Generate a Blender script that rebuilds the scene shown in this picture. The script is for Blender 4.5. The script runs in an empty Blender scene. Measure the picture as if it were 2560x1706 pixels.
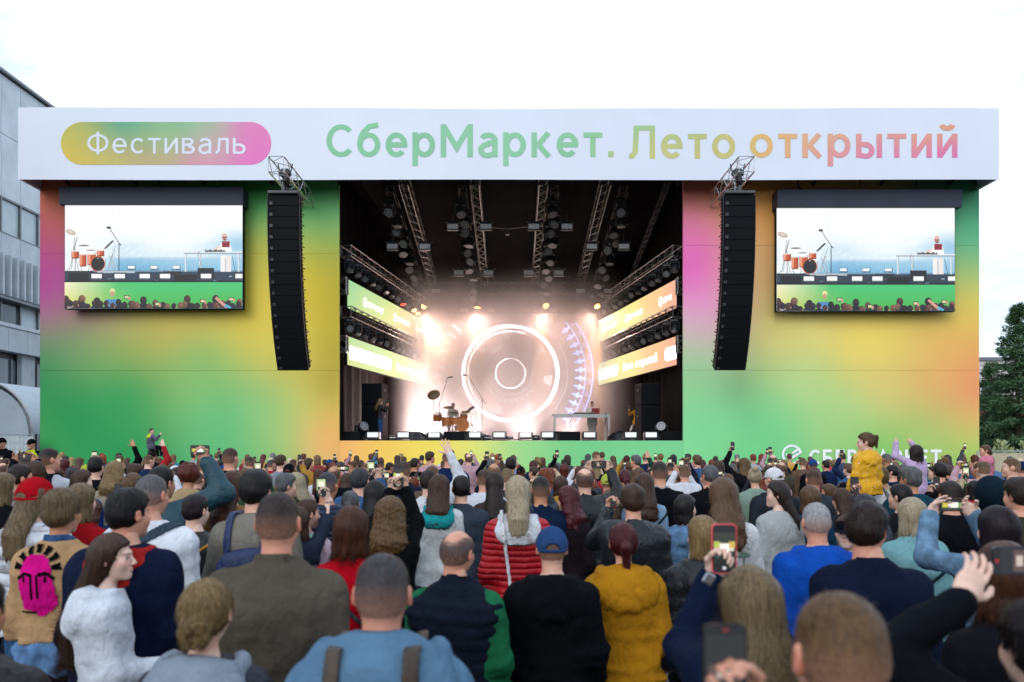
import bpy, bmesh, math, random
import numpy as np
from mathutils import Vector, Matrix, Euler

# ---------------------------------------------------------------- camera, world, sun, exposure
R = math.radians
scene = bpy.context.scene
COL = scene.collection
FPX = 1991.0            # focal length in photograph pixels (28 mm on 36 mm)
CAMZ = 2.05             # camera height
HOR = 1116.0            # horizon row in the photograph


def P(px, py, d):
    """point at distance d (m, along +Y) that shows at photograph pixel (px, py)"""
    return Vector(((px - 1280.0) * d / FPX, d, CAMZ + (HOR - py) * d / FPX))


cam_d = bpy.data.cameras.new('camera')
cam_d.lens = 28.0
cam_d.sensor_width = 36.0
cam_d.shift_y = (HOR - 853.0) / 2560.0
cam_d.clip_start = 0.05
cam_d.clip_end = 3000.0
cam_d.dof.use_dof = True
cam_d.dof.focus_distance = 16.0
cam_d.dof.aperture_fstop = 2.4
cam = bpy.data.objects.new('camera', cam_d)
cam.location = (0, 0, CAMZ)
cam.rotation_euler = (R(90), 0, 0)
COL.objects.link(cam)
scene.camera = cam

SUN_EL, SUN_AZ = R(30), R(205)
world = bpy.data.worlds.new('World')
scene.world = world
world.use_nodes = True
_nt = world.node_tree
_bg = _nt.nodes['Background']
_sky = _nt.nodes.new('ShaderNodeTexSky')
_sky.sky_type = 'NISHITA'
_sky.sun_disc = False
_sky.sun_elevation = SUN_EL
_sky.sun_rotation = SUN_AZ
_sky.air_density = 1.0
_sky.dust_density = 2.0
_sky.ozone_density = 1.0
_tc = _nt.nodes.new('ShaderNodeTexCoord')
_mp = _nt.nodes.new('ShaderNodeMapping')
_mp.inputs['Rotation'].default_value = (0.2, 0.35, 0.5)
_mp.inputs['Scale'].default_value = (1.0, 4.2, 7.0)
_nz = _nt.nodes.new('ShaderNodeTexNoise')
_nz.inputs['Scale'].default_value = 1.3
_nz.inputs['Detail'].default_value = 5.0
_rp = _nt.nodes.new('ShaderNodeMapRange')
_rp.inputs[1].default_value = 0.36
_rp.inputs[2].default_value = 0.58
_rp.inputs[3].default_value = 0.52
_rp.inputs[4].default_value = 1.0
_mx = _nt.nodes.new('ShaderNodeMix')
_mx.data_type = 'RGBA'
_mx.inputs[7].default_value = (12.6, 14.6, 17.4, 1.0)      # thin bright veil of high cloud
_nt.links.new(_tc.outputs['Generated'], _mp.inputs[0])
_nt.links.new(_mp.outputs[0], _nz.inputs['Vector'])
_nt.links.new(_nz.outputs[0], _rp.inputs[0])
_nt.links.new(_rp.outputs[0], _mx.inputs[0])
_nt.links.new(_sky.outputs[0], _mx.inputs[6])
_nt.links.new(_mx.outputs[2], _bg.inputs[0])
_bg.inputs[1].default_value = 0.1

sun_d = bpy.data.lights.new('sun', 'SUN')
sun_d.energy = 0.9
sun_d.angle = R(35)
sun_d.color = (1.0, 0.95, 0.9)
sun = bpy.data.objects.new('sun', sun_d)
sun.rotation_euler = (R(90) - SUN_EL, 0, R(180) - SUN_AZ)
COL.objects.link(sun)

vs = scene.view_settings
vs.view_transform = 'Standard'
vs.look = 'None'
vs.gamma = 1.0
vs.use_curve_mapping = False
vs.exposure = 0.14
cy = scene.cycles
cy.use_denoising = True
cy.max_bounces = 6
cy.diffuse_bounces = 2
cy.glossy_bounces = 2
cy.transmission_bounces = 3
cy.volume_bounces = 0
cy.transparent_max_bounces = 8
cy.sample_clamp_indirect = 3.0
cy.volume_step_rate = 4.0
cy.volume_max_steps = 64
cy.use_adaptive_sampling = True
cy.adaptive_threshold = 0.015
cy.caustics_reflective = False
cy.caustics_refractive = False

rng = random.Random(11)
nrg = np.random.default_rng(11)


# ---------------------------------------------------------------- colours and materials
def lin(c):
    return c / 12.92 if c <= 0.04045 else ((c + 0.055) / 1.055) ** 2.4


def hx(s, k=1.0):
    s = s.lstrip('#')
    return tuple(min(1.0, lin(int(s[i:i + 2], 16) / 255.0) * k) for i in (0, 2, 4)) + (1.0,)


class NT:
    """small helper to write node materials"""

    def __init__(self, name):
        self.m = bpy.data.materials.new(name)
        self.m.use_nodes = True
        self.t = self.m.node_tree
        self.b = self.t.nodes['Principled BSDF']
        self.out = self.t.nodes['Material Output']

    def n(self, typ, **kw):
        nd = self.t.nodes.new('ShaderNode' + typ)
        for k, v in kw.items():
            setattr(nd, k, v)
        return nd

    def l(self, a, b):
        self.t.links.new(a, b)

    def put(self, sock, v):
        if hasattr(v, 'is_output'):
            self.l(v, sock)
        else:
            sock.default_value = v

    def math(self, op, a, b=0.0, clamp=False):
        nd = self.n('Math', operation=op)
        nd.use_clamp = clamp
        self.put(nd.inputs[0], a)
        self.put(nd.inputs[1], b)
        return nd.outputs[0]

    def mix(self, f, a, b, blend='MIX'):
        nd = self.n('Mix', data_type='RGBA', blend_type=blend)
        self.put(nd.inputs[0], f)
        self.put(nd.inputs[6], a)
        self.put(nd.inputs[7], b)
        return nd.outputs[2]

    def noise(self, scale, detail=3.0, coord='Object', vscale=None, rough=0.55):
        tc = self.n('TexCoord')
        v = tc.outputs[coord]
        if vscale:
            mp = self.n('Mapping')
            mp.inputs['Scale'].default_value = vscale
            self.l(v, mp.inputs[0])
            v = mp.outputs[0]
        nz = self.n('TexNoise')
        nz.inputs['Scale'].default_value = scale
        nz.inputs['Detail'].default_value = detail
        nz.inputs['Roughness'].default_value = rough
        self.l(v, nz.inputs['Vector'])
        return nz.outputs[0]

    def rng(self, v, a, b, c, d):
        nd = self.n('MapRange')
        self.put(nd.inputs[0], v)
        for i, q in enumerate((a, b, c, d)):
            nd.inputs[i + 1].default_value = q
        return nd.outputs[0]

    def bump(self, h, strength=0.3, dist=0.01):
        nd = self.n('Bump')
        nd.inputs['Strength'].default_value = strength
        nd.inputs['Distance'].default_value = dist
        self.l(h, nd.inputs['Height'])
        self.l(nd.outputs[0], self.b.inputs['Normal'])


_MC = {}


def mat_plain(name, col, rough=0.6, metal=0.0, var=0.15, nscale=6.0, bump=0.0, bscale=60.0, bdist=0.003, spec=0.5):
    if name in _MC:
        return _MC[name]
    t = NT(name)
    f = t.noise(nscale, 4.0)
    f = t.rng(f, 0.3, 0.7, 1.0 - var, 1.0 + var)
    mul = t.n('VectorMath', operation='SCALE')
    mul.inputs[0].default_value = col[:3]
    t.l(f, mul.inputs['Scale'])
    t.l(mul.outputs[0], t.b.inputs['Base Color'])
    t.b.inputs['Roughness'].default_value = rough
    t.b.inputs['Metallic'].default_value = metal
    t.b.inputs['Specular IOR Level'].default_value = spec
    if bump:
        t.bump(t.noise(bscale, 3.0), bump, bdist)
    _MC[name] = t.m
    return t.m


def mat_emit(name, col, strength, base=(0.02, 0.02, 0.02, 1)):
    if name in _MC:
        return _MC[name]
    t = NT(name)
    t.b.inputs['Base Color'].default_value = base
    t.b.inputs['Emission Color'].default_value = col
    t.b.inputs['Emission Strength'].default_value = strength
    t.b.inputs['Roughness'].default_value = 0.5
    _MC[name] = t.m
    return t.m


def blobs(t, pts, coord='Object', sx=1.0, sy=1.0):
    """smooth printed multi-colour gradient: pts = (x, z, radius, colour) in the object's own metres"""
    tc = t.n('TexCoord')
    sep = t.n('SeparateXYZ')
    t.l(tc.outputs[coord], sep.inputs[0])
    cmb = t.n('CombineXYZ')
    t.l(sep.outputs[0], cmb.inputs[0])
    t.l(sep.outputs[2], cmb.inputs[1])
    accw = accc = None
    for (x, z, r, c) in pts:
        d = t.n('VectorMath', operation='DISTANCE')
        t.l(cmb.outputs[0], d.inputs[0])
        d.inputs[1].default_value = (x, z, 0)
        q = t.math('DIVIDE', d.outputs['Value'], r)
        q = t.math('MULTIPLY', q, q)
        w = t.math('POWER', 2.718, t.math('MULTIPLY', q, -1.0))
        w = t.math('ADD', w, 1e-5)
        sc = t.n('VectorMath', operation='SCALE')
        sc.inputs[0].default_value = c[:3]
        t.l(w, sc.inputs['Scale'])
        if accw is None:
            accw, accc = w, sc.outputs[0]
        else:
            accw = t.math('ADD', accw, w)
            a = t.n('VectorMath', operation='ADD')
            t.l(accc, a.inputs[0])
            t.l(sc.outputs[0], a.inputs[1])
            accc = a.outputs[0]
    inv = t.math('DIVIDE', 1.0, accw)
    o = t.n('VectorMath', operation='SCALE')
    t.l(accc, o.inputs[0])
    t.l(inv, o.inputs['Scale'])
    return o.outputs[0]


def mat_print(name, pts, rough=0.55, emit=0.0):
    t = NT(name)
    c = blobs(t, pts)
    if emit:
        t.b.inputs['Base Color'].default_value = (0.02, 0.02, 0.02, 1)
        t.l(c, t.b.inputs['Emission Color'])
        t.b.inputs['Emission Strength'].default_value = emit
    else:
        f = t.rng(t.noise(0.35, 4.0), 0.3, 0.7, 0.93, 1.05)
        g = t.rng(t.noise(1.0, 5.0, vscale=(2.0, 1.0, 0.4)), 0.35, 0.75, 1.0, 0.975)
        f = t.math('MULTIPLY', f, g)
        s = t.n('VectorMath', operation='SCALE')
        t.l(c, s.inputs[0])
        t.l(f, s.inputs['Scale'])
        t.l(s.outputs[0], t.b.inputs['Base Color'])
        t.bump(t.noise(0.5, 3.0), 0.2, 0.03)
    t.b.inputs['Roughness'].default_value = rough
    t.b.inputs['Specular IOR Level'].default_value = 0.3
    return t.m


def mat_vcol_print(name, rough=0.55):
    t = NT(name)
    a = t.n('VertexColor')
    a.layer_name = 'Col'
    f = t.rng(t.noise(0.35, 4.0), 0.3, 0.7, 0.95, 1.03)
    s = t.n('VectorMath', operation='SCALE')
    t.l(a.outputs[0], s.inputs[0])
    t.l(f, s.inputs['Scale'])
    t.l(s.outputs[0], t.b.inputs['Base Color'])
    t.bump(t.math('ADD', t.noise(0.5, 3.0), t.math('MULTIPLY', t.noise(2.2, 4.0, vscale=(1, 1, .5)), .35)), 0.22, 0.04)
    t.b.inputs['Roughness'].default_value = rough
    t.b.inputs['Specular IOR Level'].default_value = 0.3
    return t.m


def blob_cols(mb, pts):
    """vertex colours of a printed multi-colour gradient, by position in the XZ plane"""
    v = np.array(mb.v)
    gx, gz = np.arange(-20, 20.01, .25), np.arange(-2, 16.01, .25)
    X, Z = np.meshgrid(gx, gz, indexing='ij')
    W = np.zeros(X.shape); C = np.zeros(X.shape + (3,))
    for x, z, r, c in pts:
        w = 1.0 / (((X - x) ** 2 + (Z - z) ** 2) / r ** 2 + .16) ** 2.2
        W += w
        C += w[..., None] * np.array(c[:3])
    C /= W[..., None]
    k = np.exp(-(np.arange(-9, 10) * .25 / .75) ** 2)
    k /= k.sum()
    for ax in (0, 1):
        C = np.apply_along_axis(lambda q: np.convolve(np.pad(q, 9, mode='edge'), k, 'valid'), ax, C)
    fx = np.clip((v[:, 0] + 20) / .25, 0, len(gx) - 1.001); fz = np.clip((v[:, 2] + 2) / .25, 0, len(gz) - 1.001)
    i, j = fx.astype(int), fz.astype(int)
    a, b = (fx - i)[:, None], (fz - j)[:, None]
    o = C[i, j] * (1 - a) * (1 - b) + C[i + 1, j] * a * (1 - b) + C[i, j + 1] * (1 - a) * b + C[i + 1, j + 1] * a * b
    mb.c = [(*q, 1.0) for q in o]


def mat_vcol_emit(name, strength):
    t = NT(name)
    a = t.n('VertexColor')
    a.layer_name = 'Col'
    t.b.inputs['Base Color'].default_value = (0.01, 0.01, 0.01, 1)
    t.l(a.outputs[0], t.b.inputs['Emission Color'])
    t.b.inputs['Emission Strength'].default_value = strength
    t.b.inputs['Roughness'].default_value = 0.6
    return t.m


# ---------------------------------------------------------------- mesh builder
class MB:
    def __init__(self):
        self.v, self.f, self.c, self.mi = [], [], [], []
        self.cur = (1, 1, 1, 1)
        self.m = 0

    def add(self, vs_, fs, col=None):
        o = len(self.v)
        self.v += [tuple(q) for q in vs_]
        self.c += [col or self.cur] * len(vs_)
        self.f += [tuple(i + o for i in q) for q in fs]
        self.mi += [self.m] * len(fs)
        return self

    def box(self, c, s, rot=None, bev=0.0, taper=None):
        x, y, z = s[0] / 2, s[1] / 2, s[2] / 2
        if bev > 0:
            b = min(bev, x * .95, y * .95, z * .95)
            pts = []
            for sx in (-1, 1):
                for sy in (-1, 1):
                    for sz in (-1, 1):
                        pts += [(sx * (x - b), sy * (y - b), sz * z), (sx * (x - b), sy * y, sz * (z - b)), (sx * x, sy * (y - b), sz * (z - b))]
            bm = bmesh.new()
            for q in pts:
                bm.verts.new(q)
            bmesh.ops.convex_hull(bm, input=bm.verts)
            bm.verts.index_update()
            vv = [v.co.copy() for v in bm.verts]
            ff = [[v.index for v in f.verts] for f in bm.faces]
            bm.free()
        else:
            vv = [Vector((sx * x, sy * y, sz * z)) for sx in (-1, 1) for sy in (-1, 1) for sz in (-1, 1)]
            ff = [(0, 1, 3, 2), (4, 6, 7, 5), (0, 4, 5, 1), (2, 3, 7, 6), (0, 2, 6, 4), (1, 5, 7, 3)]
        if taper:
            vv = [Vector((v.x * (taper if v.z > 0 else 1), v.y * (taper if v.z > 0 else 1), v.z)) for v in vv]
        if rot is not None:
            M = rot if isinstance(rot, Matrix) else Euler(rot).to_matrix()
            vv = [M @ v for v in vv]
        c = Vector(c)
        return self.add([v + c for v in vv], ff)

    def cyl(self, a, b, r, r2=None, n=8, caps=True):
        a, b = Vector(a), Vector(b)
        r2 = r if r2 is None else r2
        d = (b - a)
        q = d.to_track_quat('Z', 'Y').to_matrix()
        vv, ff = [], []
        for k in range(n):
            t = 2 * math.pi * k / n
            e = q @ Vector((math.cos(t), math.sin(t), 0))
            vv += [a + e * r, b + e * r2]
        for k in range(n):
            j = (k + 1) % n
            ff.append((2 * k, 2 * j, 2 * j + 1, 2 * k + 1))
        if caps:
            ff.append(tuple(2 * k for k in range(n))[::-1])
            ff.append(tuple(2 * k + 1 for k in range(n)))
        return self.add(vv, ff)

    def tube(self, pts, r, n=6):
        pts = [Vector(p) for p in pts]
        vv, ff = [], []
        L = len(pts)
        for i, p in enumerate(pts):
            d = (pts[min(i + 1, L - 1)] - pts[max(i - 1, 0)])
            q = d.to_track_quat('Z', 'Y').to_matrix()
            rr = r[i] if isinstance(r, (list, tuple)) else r
            for k in range(n):
                t = 2 * math.pi * k / n
                vv.append(p + q @ Vector((math.cos(t) * rr, math.sin(t) * rr, 0)))
        for i in range(L - 1):
            for k in range(n):
                j = (k + 1) % n
                ff.append((i * n + k, i * n + j, (i + 1) * n + j, (i + 1) * n + k))
        ff.append(tuple(range(n))[::-1])
        ff.append(tuple((L - 1) * n + k for k in range(n)))
        return self.add(vv, ff)

    def lathe(self, prof, n=20, axis=None, at=(0, 0, 0)):
        """prof = [(r, z)...] about local Z, axis = Matrix"""
        vv, ff = [], []
        for (r, z) in prof:
            for k in range(n):
                t = 2 * math.pi * k / n
                vv.append(Vector((r * math.cos(t), r * math.sin(t), z)))
        for i in range(len(prof) - 1):
            for k in range(n):
                j = (k + 1) % n
                ff.append((i * n + k, i * n + j, (i + 1) * n + j, (i + 1) * n + k))
        if prof[0][0] > 1e-6:
            ff.append(tuple(range(n))[::-1])
        if prof[-1][0] > 1e-6:
            ff.append(tuple((len(prof) - 1) * n + k for k in range(n)))
        if axis is not None:
            vv = [axis @ v for v in vv]
        at = Vector(at)
        return self.add([v + at for v in vv], ff)

    def prism(self, poly, y0, y1, conv=None):
        """polygon in (x,z) extruded along y"""
        n = len(poly)
        vv = [(x, y0, z) for x, z in poly] + [(x, y1, z) for x, z in poly]
        ff = [tuple(range(n)), tuple(range(2 * n - 1, n - 1, -1))]
        for k in range(n):
            j = (k + 1) % n
            ff.append((k, k + n, j + n, j))
        return self.add(vv, ff)

    def flat(self, poly, y, col=None):
        return self.add([(x, y, z) for x, z in poly], [tuple(range(len(poly)))], col)

    def mesh(self, name, smooth=False, vcol=False):
        me = bpy.data.meshes.new(name)
        me.from_pydata(self.v, [], self.f)
        if any(self.mi):
            me.polygons.foreach_set('material_index', self.mi)
        if smooth:
            me.polygons.foreach_set('use_smooth', [True] * len(me.polygons))
        if vcol:
            at = me.attributes.new('Col', 'FLOAT_COLOR', 'POINT')
            at.data.foreach_set('color', [q for c in self.c for q in c])
        me.update()
        return me

    def obj(self, name, mat=None, parent=None, loc=None, rot=None, smooth=False, vcol=False, **props):
        return mk(name, self.mesh(name, smooth, vcol), mat, parent, loc, rot, **props)


def mk(name, me, mat=None, parent=None, loc=None, rot=None, **props):
    o = bpy.data.objects.new(name, me)
    COL.objects.link(o)
    if mat is not None and me is not None:
        ms = mat if isinstance(mat, (list, tuple)) else [mat]
        if len(me.materials) == 0:
            for q in ms:
                me.materials.append(q)
        else:
            for i, q in enumerate(ms):
                if i < len(o.material_slots) and me.materials[i] != q:
                    o.material_slots[i].link = 'OBJECT'
                    o.material_slots[i].material = q
    if parent is not None:
        o.parent = parent
    if loc is not None:
        o.location = loc
    if rot is not None:
        o.rotation_euler = rot
    for k, v in props.items():
        o[k] = v
    return o


def tag(o, label, cat, group=None):
    o['label'] = label
    o['category'] = cat
    if group:
        o['group'] = group
    return o


def empty(name, loc=(0, 0, 0), rz=0.0, label=None, cat=None, group=None):
    o = bpy.data.objects.new(name, None)
    o.empty_display_size = 0.1
    COL.objects.link(o)
    o.location = loc
    o.rotation_euler = (0, 0, rz) if not isinstance(rz, (tuple, Euler)) else rz
    if label:
        tag(o, label, cat, group)
    return o


def copy_tree(o, parent=None):
    c = o.copy()
    COL.objects.link(c)
    c.parent = parent
    for ch in o.children:
        copy_tree(ch, c)
    return c


def circle(cx, cz, r, n=24, a0=0.0, a1=None):
    a1 = 2 * math.pi if a1 is None else a1
    full = abs(a1 - a0 - 2 * math.pi) < 1e-6
    m = n if full else n + 1
    return [(cx + r * math.cos(a0 + (a1 - a0) * k / n), cz + r * math.sin(a0 + (a1 - a0) * k / n)) for k in range(m)]


def ring(mb, cx, cz, r0, r1, y, col=None, n=48, a0=0.0, a1=None):
    a1 = 2 * math.pi if a1 is None else a1
    A = [a0 + (a1 - a0) * k / n for k in range(n + 1)]
    vv = [(cx + r * math.cos(a), y, cz + r * math.sin(a)) for a in A for r in (r0, r1)]
    ff = [(2 * k, 2 * k + 1, 2 * k + 3, 2 * k + 2) for k in range(n)]
    mb.add(vv, ff, col)


ORDN = ['first', 'second', 'third', 'fourth', 'fifth', 'sixth', 'seventh', 'eighth', 'ninth', 'tenth', 'eleventh', 'twelfth',
        'thirteenth', 'fourteenth', 'fifteenth', 'sixteenth', 'seventeenth', 'eighteenth', 'nineteenth', 'twentieth']


def _arc(cx, cz, rx, rz, a0, a1, n=18):
    return [(cx + rx * math.cos(R(a0 + (a1 - a0) * k / n)), cz + rz * math.sin(R(a0 + (a1 - a0) * k / n))) for k in range(n + 1)]


def glyph(ch, s):
    """strokes (centre lines) and advance width of one Cyrillic letter; cap height 1, stroke s"""
    h = s / 2
    X = 0.75                      # x-height
    el = lambda cx, w, hh, a0=90, a1=450, z0=0.0: _arc(cx, z0 + hh / 2, w / 2 - h, hh / 2 - h, a0, a1, 26)
    if ch == 'С': return [el(.42, .84, 1, 42, 318)], .73
    if ch == 'с': return [el(.31, .62, X, 42, 318)], .58
    if ch == 'о': return [el(.33, .66, X)], .66
    if ch == 'е': return [[(h, X / 2), (.62, X / 2)], el(.31, .62, X, 2, 318)], .62
    if ch == 'б': return [el(.33, .66, X), _arc(.40, X / 2, .40 - h, .52, 180, 112, 8) + [(.34, .93), (.60, .98)]], .66
    if ch == 'р': return [[(h, -.27), (h, X)], el(.34, .62, X)], .66
    if ch == 'Р': return [[(h, 0), (h, 1)], [(h, 1 - h), (.36, 1 - h)] + _arc(.36, .69, .28 - h, .31 - h, 90, -90, 10) + [(h, .38 + h)]], .64
    if ch in 'М': return [[(h, 0), (h, 1)], [(h, 1 - h * .4), (.46, .28), (.92 - h, 1 - h * .4)], [(.92 - h, 1), (.92 - h, 0)]], .92
    if ch == 'а': return [_arc(.29, X - .24, .27 - h, .24 - h, 155, 0, 10) + [(.56 - h, X - .26), (.56 - h, 0)],
                          [(.56 - h, .43)] + [(.3, .43)] + _arc(.27, .215, .27 - h, .215 - h + .03, 90, 270, 10) + [(.34, h * .8), (.56 - h, .13)]], .57
    if ch == 'А': return [[(h, 0), (.43, 1 - h * .4), (.86 - h, 0)], [(.2, .27), (.66, .27)]], .86
    if ch == 'к': return [[(h, 0), (h, X)], [(.56 - h, X - .01), (.2, .38), (.58 - h, .01)], [(h, .38), (.24, .38)]], .57
    if ch == 'К': return [[(h, 0), (h, 1)], [(.7 - h, .99), (.26, .5), (.74 - h, .01)], [(h, .5), (.3, .5)]], .73
    if ch == 'т': return [[(0, X - h), (.54, X - h)], [(.27, 0), (.27, X - h)]], .54
    if ch == 'Т': return [[(0, 1 - h), (.72, 1 - h)], [(.36, 0), (.36, 1 - h)]], .72
    if ch == '.': return [[(h * 1.2, 0), (h * 1.2, s * 1.15)]], .2
    if ch == 'Л': return [[(0, h), (.08, h), (.17, .2), (.21, 1 - h), (.74 - h, 1 - h), (.74 - h, 0)]], .76
    if ch == 'л': return [[(0, h), (.06, h), (.14, .16), (.17, X - h), (.57 - h, X - h), (.57 - h, 0)]], .58
    if ch == 'ь': return [[(h, 0), (h, X)], [(h, .45 - h * .4), (.3, .45 - h * .4)] + _arc(.3, .225, .25 - h, .225 - h * .6, 90, -90, 10) + [(h, h)]], .56
    if ch == 'ы': return [[(h, 0), (h, X)], [(h, .45 - h * .4), (.28, .45 - h * .4)] + _arc(.28, .225, .25 - h, .225 - h * .6, 90, -90, 10) + [(h, h)], [(.74 - h, 0), (.74 - h, X)]], .74
    if ch in 'ий':
        g = [[(h, X), (h, 0)], [(h, h * .5), (.58 - h, X - h * .5)], [(.58 - h, X), (.58 - h, 0)]]
        if ch == 'й':
            g.append(_arc(.29, X + .30, .16, .13, 190, 350, 10))
        return g, .58
    if ch == 'в': return [[(h, 0), (h, X)], [(h, X - h), (.28, X - h)] + _arc(.28, X - .185, .2 - h * .6, .185 - h, 90, -90, 8) + [(h, X - .37 + h * .4)],
                          [(.28, X - .37 + h * .4)] + _arc(.30, .2, .24 - h * .7, .2 - h * .8, 90, -90, 8) + [(h, h)]], .54
    if ch == 'Ф': return [[(.46, -.03), (.46, 1.06)], el(.46, .92, .86, z0=.08)], .92
    if ch == 'Б': return [[(.60, 1 - h), (h, 1 - h), (h, 0)], [(h, .58 - h), (.36, .58 - h)] + _arc(.36, .29, .29 - h, .29 - h, 90, -90, 10) + [(h, h)]], .66
    if ch == 'Е': return [[(.58, 1 - h), (h, 1 - h), (h, h), (.58, h)], [(h, .5), (.54, .5)]], .60
    return [], .32


def text_mesh(body, s=0.15, gap=0.14, width=None, height=None):
    """lettering as a mesh lying in XZ, facing -Y, lower-left at the origin, stretched to width x height metres"""
    vv, ff = [], []
    x = 0.0
    ns = 0
    for ch in body:
        st, adv = glyph(ch, s)
        for p in st:
            p = [q for i_, q in enumerate(p) if i_ == 0 or math.hypot(q[0] - p[i_ - 1][0], q[1] - p[i_ - 1][1]) > 1e-5]
            n = len(p)
            closed = math.hypot(p[0][0] - p[-1][0], p[0][1] - p[-1][1]) < 1e-4
            b = len(vv)
            y = -0.0012 * (ns % 4)
            ns += 1
            for i in range(n):
                a = p[i - 1] if i > 0 else (p[-2] if closed else None)
                c = p[i + 1] if i < n - 1 else (p[1] if closed else None)
                d0 = (p[i][0] - a[0], p[i][1] - a[1]) if a else None
                d1 = (c[0] - p[i][0], c[1] - p[i][1]) if c else None
                d0 = d0 or d1
                d1 = d1 or d0
                l0, l1 = math.hypot(*d0), math.hypot(*d1)
                n0, n1 = (-d0[1] / l0, d0[0] / l0), (-d1[1] / l1, d1[0] / l1)
                k = max(0.42, 1 + n0[0] * n1[0] + n0[1] * n1[1])
                mx_, mz_ = (n0[0] + n1[0]) / k * s / 2, (n0[1] + n1[1]) / k * s / 2
                vv += [(x + p[i][0] + mx_, y, p[i][1] + mz_), (x + p[i][0] - mx_, y, p[i][1] - mz_)]
            for i in range(n - 1):
                ff.append((b + 2 * i, b + 2 * i + 1, b + 2 * i + 3, b + 2 * i + 2))
        x += adv + gap
    a = np.array(vv)
    lo, hi = a.min(0), a.max(0)
    sx = width / (hi[0] - lo[0]) if width else 1.0
    sz = height / (hi[2] - lo[2]) if height else sx
    a = np.stack([(a[:, 0] - lo[0]) * sx, a[:, 1], (a[:, 2] - lo[2]) * sz], 1)
    me = bpy.data.meshes.new('lettering')
    me.from_pydata([tuple(q) for q in a], [], ff)
    me.update()
    return me, (hi[0] - lo[0]) * sx, (hi[2] - lo[2]) * sz

# ---------------------------------------------------------------- ground and surroundings
ZF = 31.0      # distance of the stage's front wall


def mat_ground():
    t = NT('paving')
    tc = t.n('TexCoord')
    br = t.n('TexBrick')
    br.inputs['Scale'].default_value = 1.0
    br.inputs['Brick Width'].default_value = 0.6
    br.inputs['Row Height'].default_value = 0.3
    br.inputs['Mortar Size'].default_value = 0.012
    br.inputs['Color1'].default_value = (0.085, 0.083, 0.08, 1)
    br.inputs['Color2'].default_value = (0.065, 0.064, 0.062, 1)
    br.inputs['Mortar'].default_value = (0.05, 0.05, 0.05, 1)
    t.l(tc.outputs['Object'], br.inputs['Vector'])
    f = t.rng(t.noise(0.4, 5.0), 0.3, 0.7, 0.7, 1.2)
    s = t.n('VectorMath', operation='SCALE')
    t.l(br.outputs[0], s.inputs[0])
    t.l(f, s.inputs['Scale'])
    t.l(s.outputs[0], t.b.inputs['Base Color'])
    t.b.inputs['Roughness'].default_value = 0.85
    return t.m


g = MB()
g.add([(-900, -300, 0), (900, -300, 0), (900, 1500, 0), (-900, 1500, 0)], [(0, 1, 2, 3)])
g.obj('ground', mat_ground(), kind='structure')

M_BLACK = mat_plain('black_cloth', (0.012, 0.011, 0.012, 1), 0.9, var=0.3, nscale=1.2, bump=0.3, bscale=2.0, bdist=0.05, spec=0.1)
M_ROOF = mat_plain('roof_cloth', (0.006, 0.005, 0.0055, 1), 0.9, var=0.3, nscale=0.4, bump=0.35, bscale=0.7, bdist=0.15, spec=0.05)
M_SIDEW = mat_plain('brown_black_cloth', (0.008, 0.006, 0.006, 1), 0.85, var=0.3, nscale=0.8, bump=0.5, bscale=0.9, bdist=0.1, spec=0.05)
M_ALU = mat_plain('aluminium', (0.30, 0.285, 0.27, 1), 0.38, 0.85, 0.2, 3.0)
M_ALUD = mat_plain('dark_aluminium', (0.12, 0.115, 0.115, 1), 0.45, 0.8, 0.2, 3.0)
M_BPL = mat_plain('black_plastic', (0.012, 0.013, 0.015, 1), 0.42, 0.0, 0.2, 8.0)
M_BPAINT = mat_plain('black_paint', (0.007, 0.0075, 0.009, 1), 0.7, 0.0, 0.25, 5.0, spec=.14, bump=0.2, bscale=150, bdist=0.001)
M_GRILL = mat_plain('black_grille', (0.004, 0.0045, 0.006, 1), 0.7, 0.0, 0.3, 30.0, bump=0.6, bscale=120, bdist=0.002, spec=.12)
M_GREYBOX = mat_plain('grey_speaker_paint', (0.07, 0.068, 0.068, 1), 0.55, 0.0, 0.2, 6.0)
M_NAVY = mat_plain('navy_banner', (0.022, 0.027, 0.045, 1), 0.7, 0.0, 0.12, 1.5)
M_DECK = mat_plain('stage_deck', (0.03, 0.028, 0.028, 1), 0.35, 0.0, 0.3, 2.0)
M_CHROME = mat_plain('chrome', (0.7, 0.7, 0.7, 1), 0.16, 1.0, 0.05, 5.0)
M_STEEL = mat_plain('painted_steel', (0.45, 0.46, 0.44, 1), 0.5, 0.3, 0.1, 4.0)
M_CABLE = mat_plain('cable_rubber', (0.008, 0.008, 0.008, 1), 0.6)


def mat_fascia():
    t = NT('white_vinyl')
    f = t.rng(t.noise(0.25, 3.0), 0.3, 0.7, 0.95, 1.02)
    g2 = t.rng(t.noise(.5, 4.0, vscale=(2, 1, 0.6)), 0.4, 0.75, 1.0, 0.985)
    f = t.math('MULTIPLY', f, g2)
    s = t.n('VectorMath', operation='SCALE')
    s.inputs[0].default_value = (0.69, 0.725, 0.80)
    t.l(f, s.inputs['Scale'])
    t.l(s.outputs[0], t.b.inputs['Base Color'])
    t.b.inputs['Roughness'].default_value = 0.5
    t.bump(t.noise(0.45, 3.0), 0.35, 0.05)
    return t.m


M_FASC = mat_fascia()

stage = empty('festival_stage', (0, ZF, 0), 0.0,
              'wide festival stage front printed in green, yellow and pink with white header', 'stage')


def XZ(px, py, d=ZF):
    q = P(px, py, d)
    return q.x, q.z


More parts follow.
